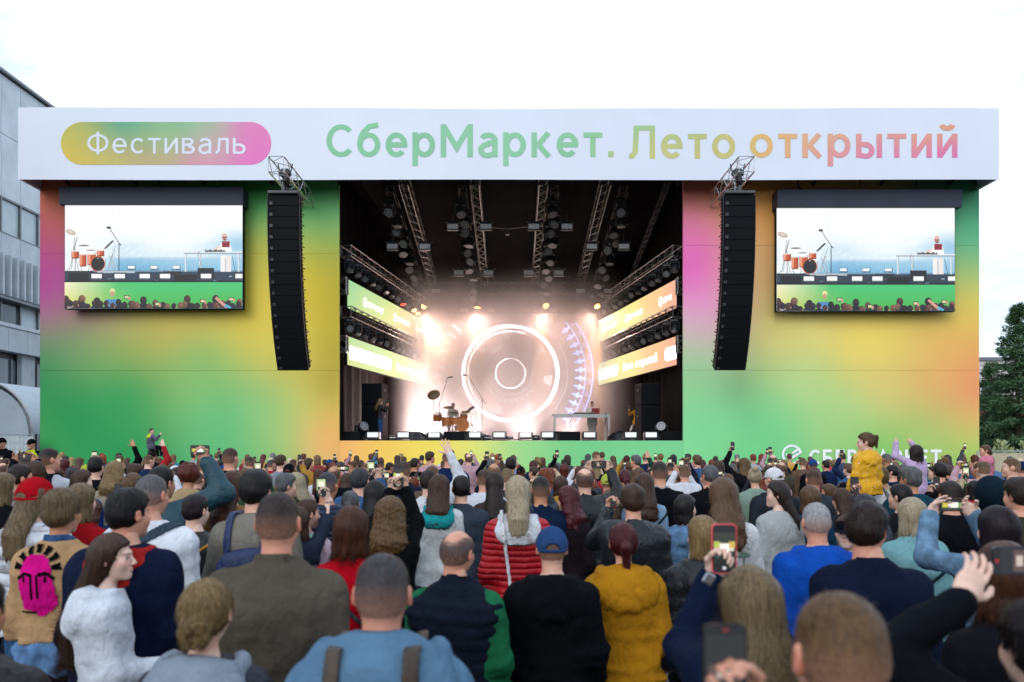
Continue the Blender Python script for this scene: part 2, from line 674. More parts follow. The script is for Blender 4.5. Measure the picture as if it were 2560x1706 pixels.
# colours of the print, read off the photograph (pixel, pixel, radius in m, colour)
LEFTC = [(110, 470, 1.2, 'c46c46'), (160, 560, 1, 'bc6250'), (105, 600, 1.2, 'b8506c'), (100, 660, 1.2, 'b44488'), (105, 735, 1.3, 'b03c8e'), (180, 690, 1, 'b0548c'), (220, 770, 1, 'ac7c80'), (110, 800, 1, 'a4747c'), (300, 800, 1, 'b09c6c'), (110, 850, 1, '6c8e68'), (200, 860, 1, '7a9c60'), (300, 900, 1, '6fa45c'), (105, 920, 1.3, '2f8a50'), (110, 1080, 1, '3f9850'),
         (180, 1040, 2.8, '1f8e4c'), (310, 980, 2.4, '2c9450'), (330, 850, 2.3, 'a8ac55'), (430, 790, 2.0, 'cdb558'), (500, 930, 2.2, '86b868'),
         (620, 780, 2.5, 'dcc24c'), (760, 700, 2.7, 'd8bd3c'), (820, 800, 2.4, 'dcc144'), (790, 520, 2.2, '5fae6c'), (640, 500, 2.0, '4aa058'),
         (400, 480, 3.0, '6a8a50'), (790, 620, 1.1, 'a9b850'), (640, 640, 1.4, 'b4b048'), (700, 900, 1.7, 'd6c85c'), (560, 1050, 2.4, '62b674'),
         (660, 1000, 1.4, '8cc078'), (815, 1090, .9, 'eba764'), (740, 1000, 1, 'bcc468'), (690, 1080, 1, '9cc070'), (830, 950, 1.5, 'e2c253'), (320, 1160, 3.0, '23924f'), (560, 1200, 2.4, '58b070')]
RIGHTC = [(1715, 470, 1.6, 'd07c5c'), (1715, 570, 1.3, 'dc78a0'), (1735, 660, 1.9, 'e666b4'), (1760, 760, 1.2, 'e58fc0'), (1740, 830, 1.2, 'd8bab8'),
          (1720, 930, 1.8, '9ccd92'), (1740, 1050, 2.6, '7fcd8c'), (1880, 520, 2.2, 'd9984e'), (1880, 680, 2.2, 'e3b072'), (1960, 820, 2.2, 'e2d078'),
          (2180, 850, 2.5, 'e8cc62'), (1980, 960, 1.8, 'b4cc84'), (1930, 1040, 2.0, '72c684'), (2440, 480, 1.6, '2f7a54'), (2435, 600, 1.7, '54a87c'),
          (2430, 690, 1.2, '9cb86c'), (2430, 770, 1.5, 'd8be54'), (2420, 880, 1.6, 'e0ac5c'), (2440, 960, 1.8, 'de8660'), (2445, 890, 1.2, 'dc9460'), (2330, 960, 1.6, 'd8a862'),
          (2200, 960, 1.6, 'd4c070'), (2120, 1040, 1.7, 'a0c47c'), (2300, 1080, 1.7, 'a4bc6c'), (2430, 1060, 1.0, 'd0b060'), (2420, 1140, 1.6, '98bc60'),
          (2200, 1150, 2.0, '74b85c'), (2100, 600, 3.0, 'c8a050'), (1900, 1160, 2.4, '6cc07c')]
BASEC = [(850, 1110, 1.5, 'f0ac68'), (960, 1120, 1.4, 'f2c45c'), (1090, 1120, 1.6, 'efd860'), (1200, 1120, 1.2, 'd8da78'), (1300, 1120, 1.4, '98cf86'),
         (1450, 1120, 1.8, '76c482'), (1650, 1120, 1.8, '78c486')]


def sat(c, s):
    l = .3 * c[0] + .6 * c[1] + .1 * c[2]
    return tuple(min(1, max(.004, l + s * (q - l))) for q in c[:3])


def blob_pts(L, k=1.15):
    return [(*XZ(a, b), min(r, 1.8) ** .7, sat(hx(c, k), 1.03)) for a, b, r, c in L]


M_PRINT = mat_vcol_print('printed_mesh_fabric')
M_PL, M_PR, M_PB = (blob_pts(L) for L in (LEFTC, RIGHTC, BASEC))

XL0, XL1 = XZ(100, 0)[0], XZ(848, 0)[0]
XR0, XR1 = XZ(1708, 0)[0], XZ(2448, 0)[0]
DECK = XZ(0, 1102)[1]


def sheet(mb, x0, x1, z0, z1, y0, y1, nx=10, nz=4, bow=0.012, seed=0):
    """cloth-covered board: slightly uneven front face"""
    rr = np.random.default_rng(seed)
    ph = rr.uniform(0, 6, 4)
    vv, ff = [], []
    for j in range(nz + 1):
        for i in range(nx + 1):
            u, v = i / nx, j / nz
            e = bow * math.sin(math.pi * u) * math.sin(math.pi * v) * (math.sin(5 * u + ph[0]) + math.sin(7 * v + 3 * u + ph[1]))
            vv.append((x0 + (x1 - x0) * u, y0 + e, z0 + (z1 - z0) * v))
    for j in range(nz):
        for i in range(nx):
            a = j * (nx + 1) + i
            ff.append((a, a + 1, a + nx + 2, a + nx + 1))
    n = len(vv)
    vv += [(x0, y1, z0), (x1, y1, z0), (x1, y1, z1), (x0, y1, z1)]
    c = [0, nx, (nx + 1) * (nz + 1) - 1, (nx + 1) * nz]
    ff += [(n + 3, n + 2, n + 1, n)]
    bot = list(range(nx + 1))
    top = [(nx + 1) * nz + i for i in range(nx + 1)]
    lef = [(nx + 1) * j for j in range(nz + 1)]
    rig = [(nx + 1) * j + nx for j in range(nz + 1)]
    ff += [tuple(bot[::-1]) + (n, n + 1), tuple(top) + (n + 2, n + 3), tuple(lef) + (n + 3, n), tuple(rig[::-1]) + (n + 1, n + 2)]
    mb.add(vv, ff)


seams_l = [0.05, XZ(0, 927)[1], XZ(0, 635)[1], 14.2]
seams_r = [0.05, XZ(0, 926)[1], XZ(0, 614)[1], 14.2]
for (x0, x1, sm, m, sd) in ((XL0, XL1, seams_l, M_PL, 1), (XR0, XR1, seams_r, M_PR, 5)):
    for k in range(3):
        b = MB()
        sheet(b, x0, x1, sm[k] + 0.004, sm[k + 1] - 0.004, 0.0, 0.12, 36, 14, 0.012, sd + k)
        blob_cols(b, m)
        b.obj('facade_panel', M_PRINT, stage, vcol=True)
    b = MB()   # dark backing seen through the joints
    b.box(((x0 + x1) / 2, 0.16, 7.1), (x1 - x0 - 0.02, 0.06, 14.0))
    b.obj('backing_board', mat_plain('backing_ply', (.10, .12, .06, 1), .9), stage)
b = MB()
sheet(b, XL1 + 0.006, XR0 - 0.006, 0.05, DECK, 0.0, 0.12, 36, 3, 0.006, 9)
blob_cols(b, M_PB)
b.obj('stage_base_panel', M_PRINT, stage, vcol=True)
# header
HZ = 29.7 - ZF
hx0, hx1 = (45 - 1280) * 29.7 / FPX, (2498 - 1280) * 29.7 / FPX
hz0, hz1 = CAMZ + (HOR - 450) * 29.7 / FPX, CAMZ + (HOR - 270) * 29.7 / FPX
b = MB()
N = 40
vv, ff = [], []
for i in range(N + 1):
    u = i / N
    x = hx0 + (hx1 - hx0) * u
    e = 0.018 * math.sin(9 * u) + 0.014 * math.sin(21 * u + 1) - 0.02 * u
    for j, z in enumerate((hz0 + 0.012 * math.sin(13 * u + 2), (hz0 + hz1) / 2, hz1 + e)):
        vv.append((x, HZ + (0.003 * math.sin(17 * u) if j == 1 else 0), z))
for i in range(N):
    for j in range(2):
        a = i * 3 + j
        ff.append((a, a + 3, a + 4, a + 1))
b.add(vv, ff)
b.box(((hx0 + hx1) / 2, HZ / 2 + 0.05, hz1 - 0.1), (hx1 - hx0 - 0.03, -HZ, 0.12))
b.box((hx0 + 0.06, HZ / 2 + 0.05, (hz0 + hz1) / 2 - 0.02), (0.1, -HZ, hz1 - hz0 - 0.1))
b.box((hx1 - 0.06, HZ / 2 + 0.05, (hz0 + hz1) / 2 - 0.02), (0.1, -HZ, hz1 - hz0 - 0.1))
fascia = b.obj('header', M_FASC, stage)
b = MB()
b.box(((hx0 + hx1) / 2, HZ + 0.06, (hz0 + hz1) / 2), (hx1 - hx0 - 0.25, 0.06, hz1 - hz0 - 0.12))
b.obj('header_lining', M_BLACK, stage)
for i in range(14):
    x = hx0 + 1.2 + i * (hx1 - hx0 - 2.4) / 13
    b = MB(); b.cyl((x, HZ + .1, hz0 + .5), (x, -.02, hz0 + .25), .05, n=6); b.obj('header_strut', M_BLACK, stage)

# printing on the header
def hpx(px, py):
    return (px - 1280) * 29.68 / FPX, CAMZ + (HOR - py) * 29.68 / FPX


px0, pz1 = hpx(152, 305)
px1, pz0 = hpx(678, 412)
rr = (pz1 - pz0) / 2
poly = circle(px1 - rr, (pz0 + pz1) / 2, rr, 20, -math.pi / 2, math.pi / 2) + circle(px0 + rr, (pz0 + pz1) / 2, rr, 20, math.pi / 2, 3 * math.pi / 2)
PILLC = [(170, 390, 1.2, 'e0c250'), (200, 320, .8, 'b8bc60'), (300, 310, 1.1, '3fa88c'), (420, 320, 1.2, '7cc08c'), (520, 330, .9, '90c898'),
         (280, 400, .9, 'd8c264'), (390, 405, 1.0, 'e0a078'), (500, 400, .9, 'e88cac'), (620, 400, 1.4, 'ee74c0'), (640, 320, 1.1, 'ea8cba'),
         (400, 360, .8, '9cc080'), (540, 370, .7, 'cfb4a0')]
b = MB()
b.prism(poly, HZ - 0.010, HZ - 0.004)
pill = b.obj('printed_badge', mat_print('print_badge', [(*hpx(a, c), r, hx(k, .95)) for a, c, r, k in PILLC]), fascia)
me, w, h = text_mesh('Фестиваль', .115, .17, hpx(614, 0)[0] - hpx(218, 0)[0], hpx(0, 329)[1] - hpx(0, 386)[1])
x, z = hpx(218, 386)
mk('badge_lettering', me, M_FASC, fascia, (x, HZ - 0.013, z))
TXC = [(820, 340, 3, '8fd0a0'), (1200, 340, 3, '96d2a6'), (1500, 340, 2.5, '98d4a4'), (1570, 320, .8, '9cd09c'), (1580, 390, 1.0, 'e8d070'),
       (1640, 390, .9, 'e6d07c'), (1760, 320, 1.1, 'b4d088'), (1760, 390, .9, 'e6c878'), (1840, 320, .8, 'e0cc78'), (1900, 330, .9, 'f4c678'),
       (1990, 380, 1.0, 'f4be88'), (2080, 320, .9, 'f2bc8c'), (2080, 410, 1.0, 'f29aa8'), (2200, 320, .9, 'f0b088'), (2200, 390, .9, 'ec80b4'),
       (2360, 310, 1.0, 'efb07c'), (2370, 390, .8, 'e870b8')]
M_TX = mat_print('print_headline', [(*hpx(a, c), r, hx(k, .86)) for a, c, r, k in TXC])
for word, a0, a1, yb, yt in (('СберМаркет.', 816, 1534, 415, 306), ('Лето', 1573, 1838, 397, 314), ('открытий', 1875, 2394, 416, 310)):
    hh = hpx(0, yt)[1] - hpx(0, yb)[1]
    me, w, h = text_mesh(word, .155, .15, hpx(a1, 0)[0] - hpx(a0, 0)[0], hh)
    x, z = hpx(a0, yb)
    a = np.empty(len(me.vertices) * 3)
    me.vertices.foreach_get('co', a)
    a = a.reshape(-1, 3) + np.array([x, HZ - 0.008, z])
    me.vertices.foreach_set('co', a.ravel())
    mk('headline_lettering', me, M_TX, fascia)
# logo low on the right wing
M_WPRINT = mat_plain('white_print', (0.85, 0.87, 0.88, 1), 0.5, var=0.04)
lx, lz = XZ(2030, 1127)
me, w, h = text_mesh('СБЕРМАРКЕТ', .19, .2, XZ(2353, 0)[0] - XZ(2022, 0)[0], 0.70)
mk('logo_lettering', me, M_WPRINT, stage, (XZ(2022, 0)[0], -0.018, XZ(0, 1120)[1] - 0.70))
b = MB()
cx, cz = XZ(1979, 1137)
ring(b, cx, cz, 0.30, 0.39, -0.02, n=40, a0=R(20), a1=R(335))
b.flat([(cx - 0.22, cz + 0.06), (cx - 0.02, cz - 0.08), (cx + 0.40, cz + 0.17), (cx + 0.38, cz + 0.06), (cx - 0.02, cz - 0.19), (cx - 0.22, cz - 0.05)], -0.021)
b.flat([(cx - 0.02, cz + 0.07), (cx + 0.28, cz + 0.28), (cx + 0.34, cz + 0.22), (cx + 0.06, cz + 0.03)], -0.0215)
b.obj('logo_emblem', M_WPRINT, stage)

# the black box of the stage
SB = 44.6 - ZF
b = MB(); b.box((0, SB / 2 + 0.1, DECK - 0.06), (13.6, SB, 0.1)); b.obj('stage_deck', M_DECK, stage)
for s, x in ((-1, XL1), (1, XR0)):
    b = MB()
    vv, ff = [], []
    n = 40
    for i in range(n + 1):
        u = i / n
        w = s * (0.15 + 0.06 * math.sin(i * 1.3))
        for z in (DECK, 6.0, 13.9):
            vv.append((x + w, 0.2 + u * SB, z))
    for i in range(n):
        for j in range(2):
            a = i * 3 + j
            ff.append((a, a + 3, a + 4, a + 1))
    b.add(vv, ff)
    b.obj('side_drape', M_SIDEW, stage)
b = MB()
vv, ff = [], []
n, m = 24, 30
for i in range(n + 1):
    for j in range(m + 1):
        u, v = i / n, j / m
        x = XL1 - 0.2 + (XR0 - XL1 + 0.4) * v
        sag = 0.12 * math.sin(math.pi * ((v * 4) % 1.0)) * (1 - u * 0.4)
        vv.append((x, 0.2 + u * SB, 13.25 - 1.7 * u - sag + 0.04 * math.sin(9 * u + 4 * v)))
for i in range(n):
    for j in range(m):
        a = i * (m + 1) + j
        ff.append((a, a + 1, a + m + 2, a + m + 1))
b.add(vv, ff)
b.obj('roof_canopy', M_ROOF, stage, smooth=True)
b = MB(); b.box((0, SB + 0.25, 7.0), (14.8, 0.1, 10.2)); b.obj('back_drape', M_BLACK, stage)
b = MB(); b.box((0, 43.6 - ZF, DECK + 0.42), (9.6, 0.9, 0.84)); b.obj('riser', M_BPAINT, stage)


# ---------------------------------------------------------------- trusses
def truss(a, b_, w, h, label, mat=M_ALU, r=0.025, step=None, up=Vector((0, 0, 1)), group=None, name='lighting_truss'):
    a, b_ = Vector(a), Vector(b_)
    d = (b_ - a)
    L = d.length
    t = d.normalized()
    side = t.cross(up).normalized()
    u = side.cross(t).normalized()
    root = empty(name, a, 0.0, label, 'truss', group)
    cs = [side * (w / 2) * sx + u * (h / 2) * sz for sx, sz in ((-1, -1), (1, -1), (1, 1), (-1, 1))]
    for c in cs:
        k = MB(); k.cyl(c, c + d, r, n=6); k.obj('chord', mat, root)
    step = step or h
    n = max(2, int(L / step))
    k = MB()
    for i in range(n):
        for q in range(4):
            c0, c1 = cs[q], cs[(q + 1) % 4]
            p0 = (c0 if i % 2 == 0 else c1) + t * (L * i / n)
            p1 = (c1 if i % 2 == 0 else c0) + t * (L * (i + 1) / n)
            k.cyl(p0, p1, r * 0.5, n=4, caps=False)
    for q in range(4):
        k.cyl(cs[q], cs[(q + 1) % 4], r * 0.5, n=4)
        k.cyl(cs[q] + d, cs[(q + 1) % 4] + d, r * 0.5, n=4)
    k.obj('lacing', mat, root)
    return root


# outriggers that carry the loudspeaker columns
ORX = {'left': (690 - 1280) * 27.0 / FPX, 'right': (1867 - 1280) * 27.0 / FPX}
for sd in ('left', 'right'):
    x = ORX[sd]
    truss((x, 27.0, 11.62), (x, 31.6, 11.62), 0.52, 0.52, f'short aluminium truss poking out under the header above the {sd} loudspeaker column',
          r=0.026, step=0.5, name='outrigger_truss', mat=mat_plain('bright_aluminium', (0.5, 0.5, 0.5, 1), 0.35, 0.8, 0.1))
    hst = empty('chain_hoist', (x + (0.1 if sd == 'left' else -0.1), 27.75, 11.55), 0.0,
                f'black chain hoist with cloth chain bag over the {sd} loudspeaker column', 'hoist', 'chain hoists')
    k = MB(); k.box((0, 0, 0), (0.3, 0.22, 0.32), bev=0.05); k.cyl((-.2, 0, 0), (.2, 0, 0), .09, n=10); k.obj('motor', M_BPL, hst)
    k = MB(); k.tube([(0.03, -.02, -.1), (0.05, -.03, -.3), (0.05, -.03, -.6), (.05, -.03, -.82)], [0.1, 0.13, 0.14, 0.06], 10); k.obj('chain_bag', M_CABLE, hst)
    k = MB(); k.cyl((0, 0, .1), (0, 0, .25), .012, n=5); k.cyl((-.06, .1, -.1), (-.06, .1, -.75), .012, n=5); k.obj('chain', M_CHROME, hst)
    k = MB()
    k.tube([(-.25, 0, .34), (-.2, .02, .1), (0, .02, .05), (.2, .02, .1), (.25, 0, .34)], .022, 6)
    k.obj('sling', M_CABLE, hst)

# ---------------------------------------------------------------- loudspeaker columns
M_LOGO = mat_plain('grey_badge', (0.05, 0.052, 0.055, 1), 0.4)


def cabinet_mesh(w=1.13, h=0.392, d=0.72):
    k = MB()
    # body: trapezoid deeper than the grille, tapering towards the back
    pts = []
    for z in (-h / 2 + .004, h / 2 - .004):
        zs = 0.86 if z < 0 else 0.86
        pts += [(-w / 2 + .03, 0.03, z), (w / 2 - .03, 0.03, z), (w / 2 - .03, d * .55, z), (w / 2 - .16, d, z * zs), (-w / 2 + .16, d, z * zs), (-w / 2 + .03, d * .55, z)]
    ff = [(5, 4, 3, 2, 1, 0), (6, 7, 8, 9, 10, 11)] + [(i, (i + 1) % 6, 6 + (i + 1) % 6, 6 + i) for i in range(6)]
    k.add(pts, ff)
    return k.mesh('cabinet')


CABM = cabinet_mesh()
k = MB(); k.box((0, 0.012, 0), (1.06, 0.03, 0.376), bev=0.012); GRM = k.mesh('grille')
k = MB()
for s in (-1, 1):
    k.box((s * .552, .03, 0), (.022, .07, .379), bev=.006)
    k.cyl((s * .57, .03, .15), (s * .57, .03, .17), .02, n=6)
    k.box((s * .568, .3, .0), (.03, .5, .04), bev=.006)
    k.box((s * .566, .3, .11), (.02, .09, .05)); k.box((s * .566, .3, -.11), (.02, .09, .05))
RGM = k.mesh('rigging_plate')
k = MB()
for i in (0, 1):
    for j in (0, 1):
        k.box((-.46 + i * .055, -.006, -.13 + j * .055), (.045, .006, .045), bev=.002)
BDM = k.mesh('badge')
for sd, pxl in (('left', 708.5), ('right', 1849.0)):
    x = (pxl - 1280) * 27.6 / FPX
    top = CAMZ + (HOR - 487) * 27.6 / FPX
    col = empty('loudspeaker_column', (x, 27.6, top - 6.3), 0.0,
                f'curved column of sixteen black loudspeaker cabinets hanging in front of the {sd} wing', 'loudspeaker', 'hanging loudspeaker columns')
    p = Vector((0, 0, 6.3))
    k = MB(); k.box((0, .35, 6.37), (1.06, .9, .10), bev=.02); k.box((0, .2, 6.5), (.1, .5, .2)); k.obj('flying_frame', M_GREYBOX, col)
    prev = 0.0
    for i in range(16):
        a = R(27) * (i / 15.0) ** 1.35
        hh = 0.386
        dn = Vector((0, math.sin(a), -math.cos(a)))
        c = p + dn * hh / 2
        o = mk('cabinet', CABM, M_BPAINT, col, c, (a, 0, 0))
        for nme, mm, mt in (('grille', GRM, M_GRILL), ('rigging_plate', RGM, M_BPL), ('badge', BDM, M_LOGO)):
            mk(nme, mm, mt, o)
        p = p + dn * hh


# ---------------------------------------------------------------- relay screens beside the stage
def screen_picture(W, H):
    """flat picture shown by the relay screens, as coloured facets; origin lower-left, faces -Y.
    Shapes are given in a 823 x 483 frame with y downwards."""
    m = MB()
    lay = [0.0]
    r_ = random.Random(4)

    def put(pts, c, al=None):
        lay[0] -= 0.00008
        col = hx(c) if isinstance(c, str) else c
        m.flat([(min(823, max(0, x)) / 823 * W, (1 - min(483, max(0, y)) / 483) * H) for x, y in pts][::-1], lay[0], col)

    def q(x0, y0, x1, y1, c):
        put([(x0, y0), (x1, y0), (x1, y1), (x0, y1)], c)

    def el(cx, cy_, rx, ry, c, n=16, rot=0.0):
        put([(cx + rx * math.cos(t) * math.cos(rot) - ry * math.sin(t) * math.sin(rot), cy_ + rx * math.cos(t) * math.sin(rot) + ry * math.sin(t) * math.cos(rot)) for t in (2 * math.pi * k_ / n for k_ in range(n))], c)

    def ln(x0, y0, x1, y1, w, c):
        d = math.hypot(x1 - x0, y1 - y0) or 1
        nx_, ny_ = -(y1 - y0) / d * w / 2, (x1 - x0) / d * w / 2
        put([(x0 + nx_, y0 + ny_), (x1 + nx_, y1 + ny_), (x1 - nx_, y1 - ny_), (x0 - nx_, y0 - ny_)], c)

    nx, nz = 64, 40
    lay[0] -= .0006
    ramp = [hx(c) for c in ('ffffff', 'f2faff', 'c4e2f2', '8fc4e2', '5a9fcb', '3c80b2')]
    o = len(m.v)
    for jj in range(nz + 1):
        for ii in range(nx + 1):
            x, y = 823 * ii / nx, 483 * jj / nz
            e = 0.0
            if y > 95:
                core = math.exp(-((x - 500) / 170) ** 2 - ((y - 60) / 170) ** 2)
                left = math.exp(-((x - 90) / 130) ** 2 - ((y - 150) / 150) ** 2)
                e = 2.0 * min(1, (y - 95) / 90) * (1 - core) * (1 - .8 * left) + 1.0 * math.exp(-((x - 800) / 90) ** 2 - ((y - 160) / 80) ** 2)
                e *= .95
            if y >= 243:
                fade = min(1, max(0, (x - 130) / 130))
                e = e * .6 + (2.9 - 1.2 * (x / 823)) * fade * (.75 + .35 * (y - 243) / 70)
            e += .22 * (r_.random() - .5) * (e > .1)
            e = min(4.99, max(0, e))
            i0 = int(e)
            t_ = e - i0
            m.v.append((x / 823 * W, lay[0], (1 - y / 483) * H))
            m.c.append(tuple(ramp[i0][k_] * (1 - t_) + ramp[i0 + 1][k_] * t_ for k_ in range(3)) + (1,))
    for jj in range(nz):
        for ii in range(nx):
            a = o + jj * (nx + 1) + ii
            m.f.append((a + nx + 1, a + nx + 2, a + 1, a)); m.mi.append(0)
    q(240, 243, 823, 245, 'a9d2e8')
    for x, y in ((262, 180), (287, 207), (314, 222), (344, 233)):
        ln(x - 7, y + 9, x + 10, y - 9, 8, 'e6f4fc')
    for k_ in range(14):
        t = R(118 + k_ * 4.5)
        ln(520 + 300 * math.cos(t), 20 + 300 * math.sin(t) * .8, 520 + 300 * math.cos(t + .08), 20 + 300 * math.sin(t + .08) * .8, 2, 'dceffa')
    # rear of the deck
    q(120, 305, 823, 330, '6f93b0'); q(235, 318, 823, 335, '8aa2b4')
    for x in (308, 413, 516):
        q(x - 18, 282, x + 20, 304, '4d6f8c'); q(x - 16, 284, x + 16, 297, 'f4fbff')
    for k_ in range(16):
        el(360 + 30 * k_, 300 + 3 * math.sin(k_ * 3), 2, 2, 'd8ecf8', 6)
    # drum kit
    for x0, y0, x1, y1 in ((45, 150, 30, 300), (55, 155, 20, 305), (52, 250, 62, 308), (20, 295, 6, 310), (118, 265, 108, 312), (205, 235, 222, 308), (222, 225, 196, 305), (212, 240, 236, 300), (188, 250, 186, 308), (70, 280, 80, 312), (150, 300, 168, 312)):
        ln(x0, y0, x1, y1, 2.6, 'b9c4ca'); ln(x0 + 2, y0, x1 + 2, y1, 1.1, '5f6a72')
    ln(48, 308, 48, 205, 3, '3c4048'); ln(40, 216, 58, 150, 2.5, '3c4048')
    el(28, 128, 24, 12, 'c9b4a0', 18, .35); el(26, 126, 14, 6, 'e2d4c6', 14, .35)
    el(88, 190, 26, 4, '8f8276'); el(120, 212, 22, 3.5, 'b0a698'); el(150, 226, 16, 3, 'c9c0b4')
    for x, y, w, h in ((48, 232, 36, 32), (84, 258, 32, 54), (124, 254, 40, 48), (166, 225, 34, 26)):
        q(x - w / 2, y - h / 2, x + w / 2, y + h / 2, 'c8562c'); q(x - w / 2 + 3, y - h / 2, x - w / 2 + w * .34, y + h / 2, 'f0a07c'); q(x + w * .28, y - h / 2, x + w / 2, y + h / 2, '9c3c1e')
        el(x, y - h / 2, w / 2, 3.4, 'efe4da'); el(x, y + h / 2, w / 2, 3, '8f3a1e')
    el(152, 275, 35, 37, 'd8663a'); el(153, 275, 31, 33, '1c171a'); el(163, 262, 5, 7, '352c30'); q(150, 247, 156, 251, 'd8d8d8')
    for k_ in range(6):
        ln(184 + 5 * k_, 205 - 5 * k_, 200 + 5 * k_, 192 - 5 * k_, 7, ('3c3a40', '5a484a', '2a2a30')[k_ % 3])
    ln(235, 190, 205, 300, 2.6, 'a4b0b8'); ln(222, 200, 240, 305, 2.6, 'c4ccd2')
    # microphone
    ln(251, 310, 251, 182, 4, '2c323c'); ln(255, 185, 208, 112, 3, '2c323c'); q(194, 102, 213, 112, '20252d'); ln(252, 182, 262, 188, 5, '20252d')
    # table, gear, performer
    for x in (560, 627, 806):
        q(x - 4, 226, x + 5, 318, 'dfe9ef'); q(x + 2, 226, x + 5, 318, '9fb2c0')
    q(722, 236, 745, 332, 'f6f3f1'); q(747, 236, 771, 334, 'eeeae8'); q(742, 250, 748, 330, 'c2c6cc'); el(728, 336, 12, 5, 'e8e4e2'); el(764, 337, 12, 5, 'e0dcda')
    put([(712, 212), (724, 176), (752, 168), (766, 180), (776, 224), (712, 226)], 'fdfcfb'); put([(712, 212), (690, 208), (692, 201), (722, 188)], 'f0d8cc')
    el(740, 150, 12, 15, 'dba08a'); el(740, 141, 11, 8, 'e9baa6'); q(730, 150, 751, 154, '40282a'); el(741, 162, 9, 6, '9c6a5c')
    q(552, 218, 823, 226, 'e8eff3'); q(552, 224, 823, 229, '93a4b0')
    q(728, 170, 764, 198, '8c1c2a'); q(730, 172, 762, 176, 'a83442')
    for k_ in range(22):
        x = 650 + k_ * 4.2
        q(x, 208 + (k_ * 5) % 6, x + 4, 220, ('2a262c', '4c3a3c', '1c1a20', '6a4a48', '8a8e94')[k_ % 5])
    for k_ in range(8):
        ln(625 - 6 * math.sin(k_), 216 + k_ * 12, 622 - 6 * math.sin(k_ + 1), 228 + k_ * 12, 1.6, '3a4048')
    ln(776, 240, 790, 310, 2, '30343c')
    # front edge with boxes
    q(0, 312, 823, 362, '2c3d50'); q(0, 308, 130, 316, '20242c'); q(150, 308, 325, 318, 'b4c2cc'); q(0, 352, 823, 362, '12161c')
    for k_ in range(60):
        x = r_.uniform(0, 815); y = r_.uniform(330, 352)
        q(x, y, x + r_.uniform(5, 20), y + r_.uniform(2, 7), r_.choice(['54707f', '1a2028', '8fa6b4', '3a2228', '601c26', '242c38']))
    for x0, y0, x1, y1, c in ((18, 316, 112, 356, '15181d'), (458, 310, 540, 330, '1c2026'), (508, 322, 612, 360, '14171c'), (616, 294, 692, 345, '1a1d22')):
        q(x0, y0, x1, y1, c); q(x0, y0, x1, y0 + 3, '3c434c')
    for x in (148, 255, 371, 465, 655, 815):
        q(x - 30, 316, x + 30, 358, '262d37'); q(x - 24, 322, x + 24, 342, 'f8fafc'); q(x - 24, 344, x + 24, 347, '68747e')
    # printed stage front
    for ii in range(20):
        u0, u1 = ii / 20, (ii + 1) / 20
        cf = lambda u, low: tuple((hx('fbf4d2')[k_] * max(0, 1 - u * 3.4) + hx('48c878')[k_] * min(1, u * 3.4)) * (1 - low) + (hx('d8dc50')[k_] * max(0, 1 - u * 2.6) + hx('4cb848')[k_] * min(1, u * 2.6)) * low for k_ in range(3)) + (1,)
        o = len(m.v)
        lay[0] -= .00002
        m.v += [(u0 * W, lay[0], 0), (u1 * W, lay[0], 0), (u1 * W, lay[0], (1 - 361 / 483) * H), (u0 * W, lay[0], (1 - 361 / 483) * H)]
        m.c += [cf(u0, 1), cf(u1, 1), cf(u1, 0), cf(u0, 0)]
        m.f.append((o, o + 1, o + 2, o + 3)); m.mi.append(0)
    # crowd in the picture
    heads = [(6, 440, 15), (80, 440, 17), (150, 450, 16), (365, 445, 16), (568, 440, 16), (700, 440, 17), (810, 455, 15), (18, 455, 14), (250, 455, 14), (52, 462, 15), (315, 462, 14)]
    for k_ in range(30):
        heads.append((k_ * 28 + r_.uniform(-8, 8), r_.uniform(458, 478), r_.uniform(12, 16)))
    q(188, 440, 240, 483, '4f8cc4'); el(221, 402, 12, 13, 'e9e4a0'); el(221, 415, 10, 12, 'c89a80')
    for x, y, s_ in sorted(heads, key=lambda h: h[1]):
        c = r_.choice(['1c1418', '2a181c', '3f2622', '14161e', '5a3a2e', '241c28', '6a4a38'])
        el(x, y + 36, 30, 24, r_.choice(['1a2238', '22161c', '33303a', '5a2a2c', '2a4a70', '9a969a', '14161c']), 14)
        el(x, y, s_, s_ * 1.2, c, 16)
        el(x + 3, y - s_ * .5, s_ * .6, s_ * .5, tuple(min(1, v_ * 1.8) for v_ in hx(c)[:3]) + (1,), 12)
        if r_.random() < .4:
            el(x + s_ * .8, y + 6, 3, 6, 'b08070', 8)
    for x, y in ((288, 430), (430, 462), (640, 448), (772, 440)):
        q(x - 12, y - 9, x + 12, y + 9, '1a1a1e'); q(x - 9, y - 6, x + 9, y + 6, 'd8d0a0'); el(x + 13, y + 6, 5, 9, 'd09a86', 8)
    ln(700, 432, 752, 478, 13, 'd8a08c'); ln(742, 468, 770, 483, 16, '58b0d0')
    return m


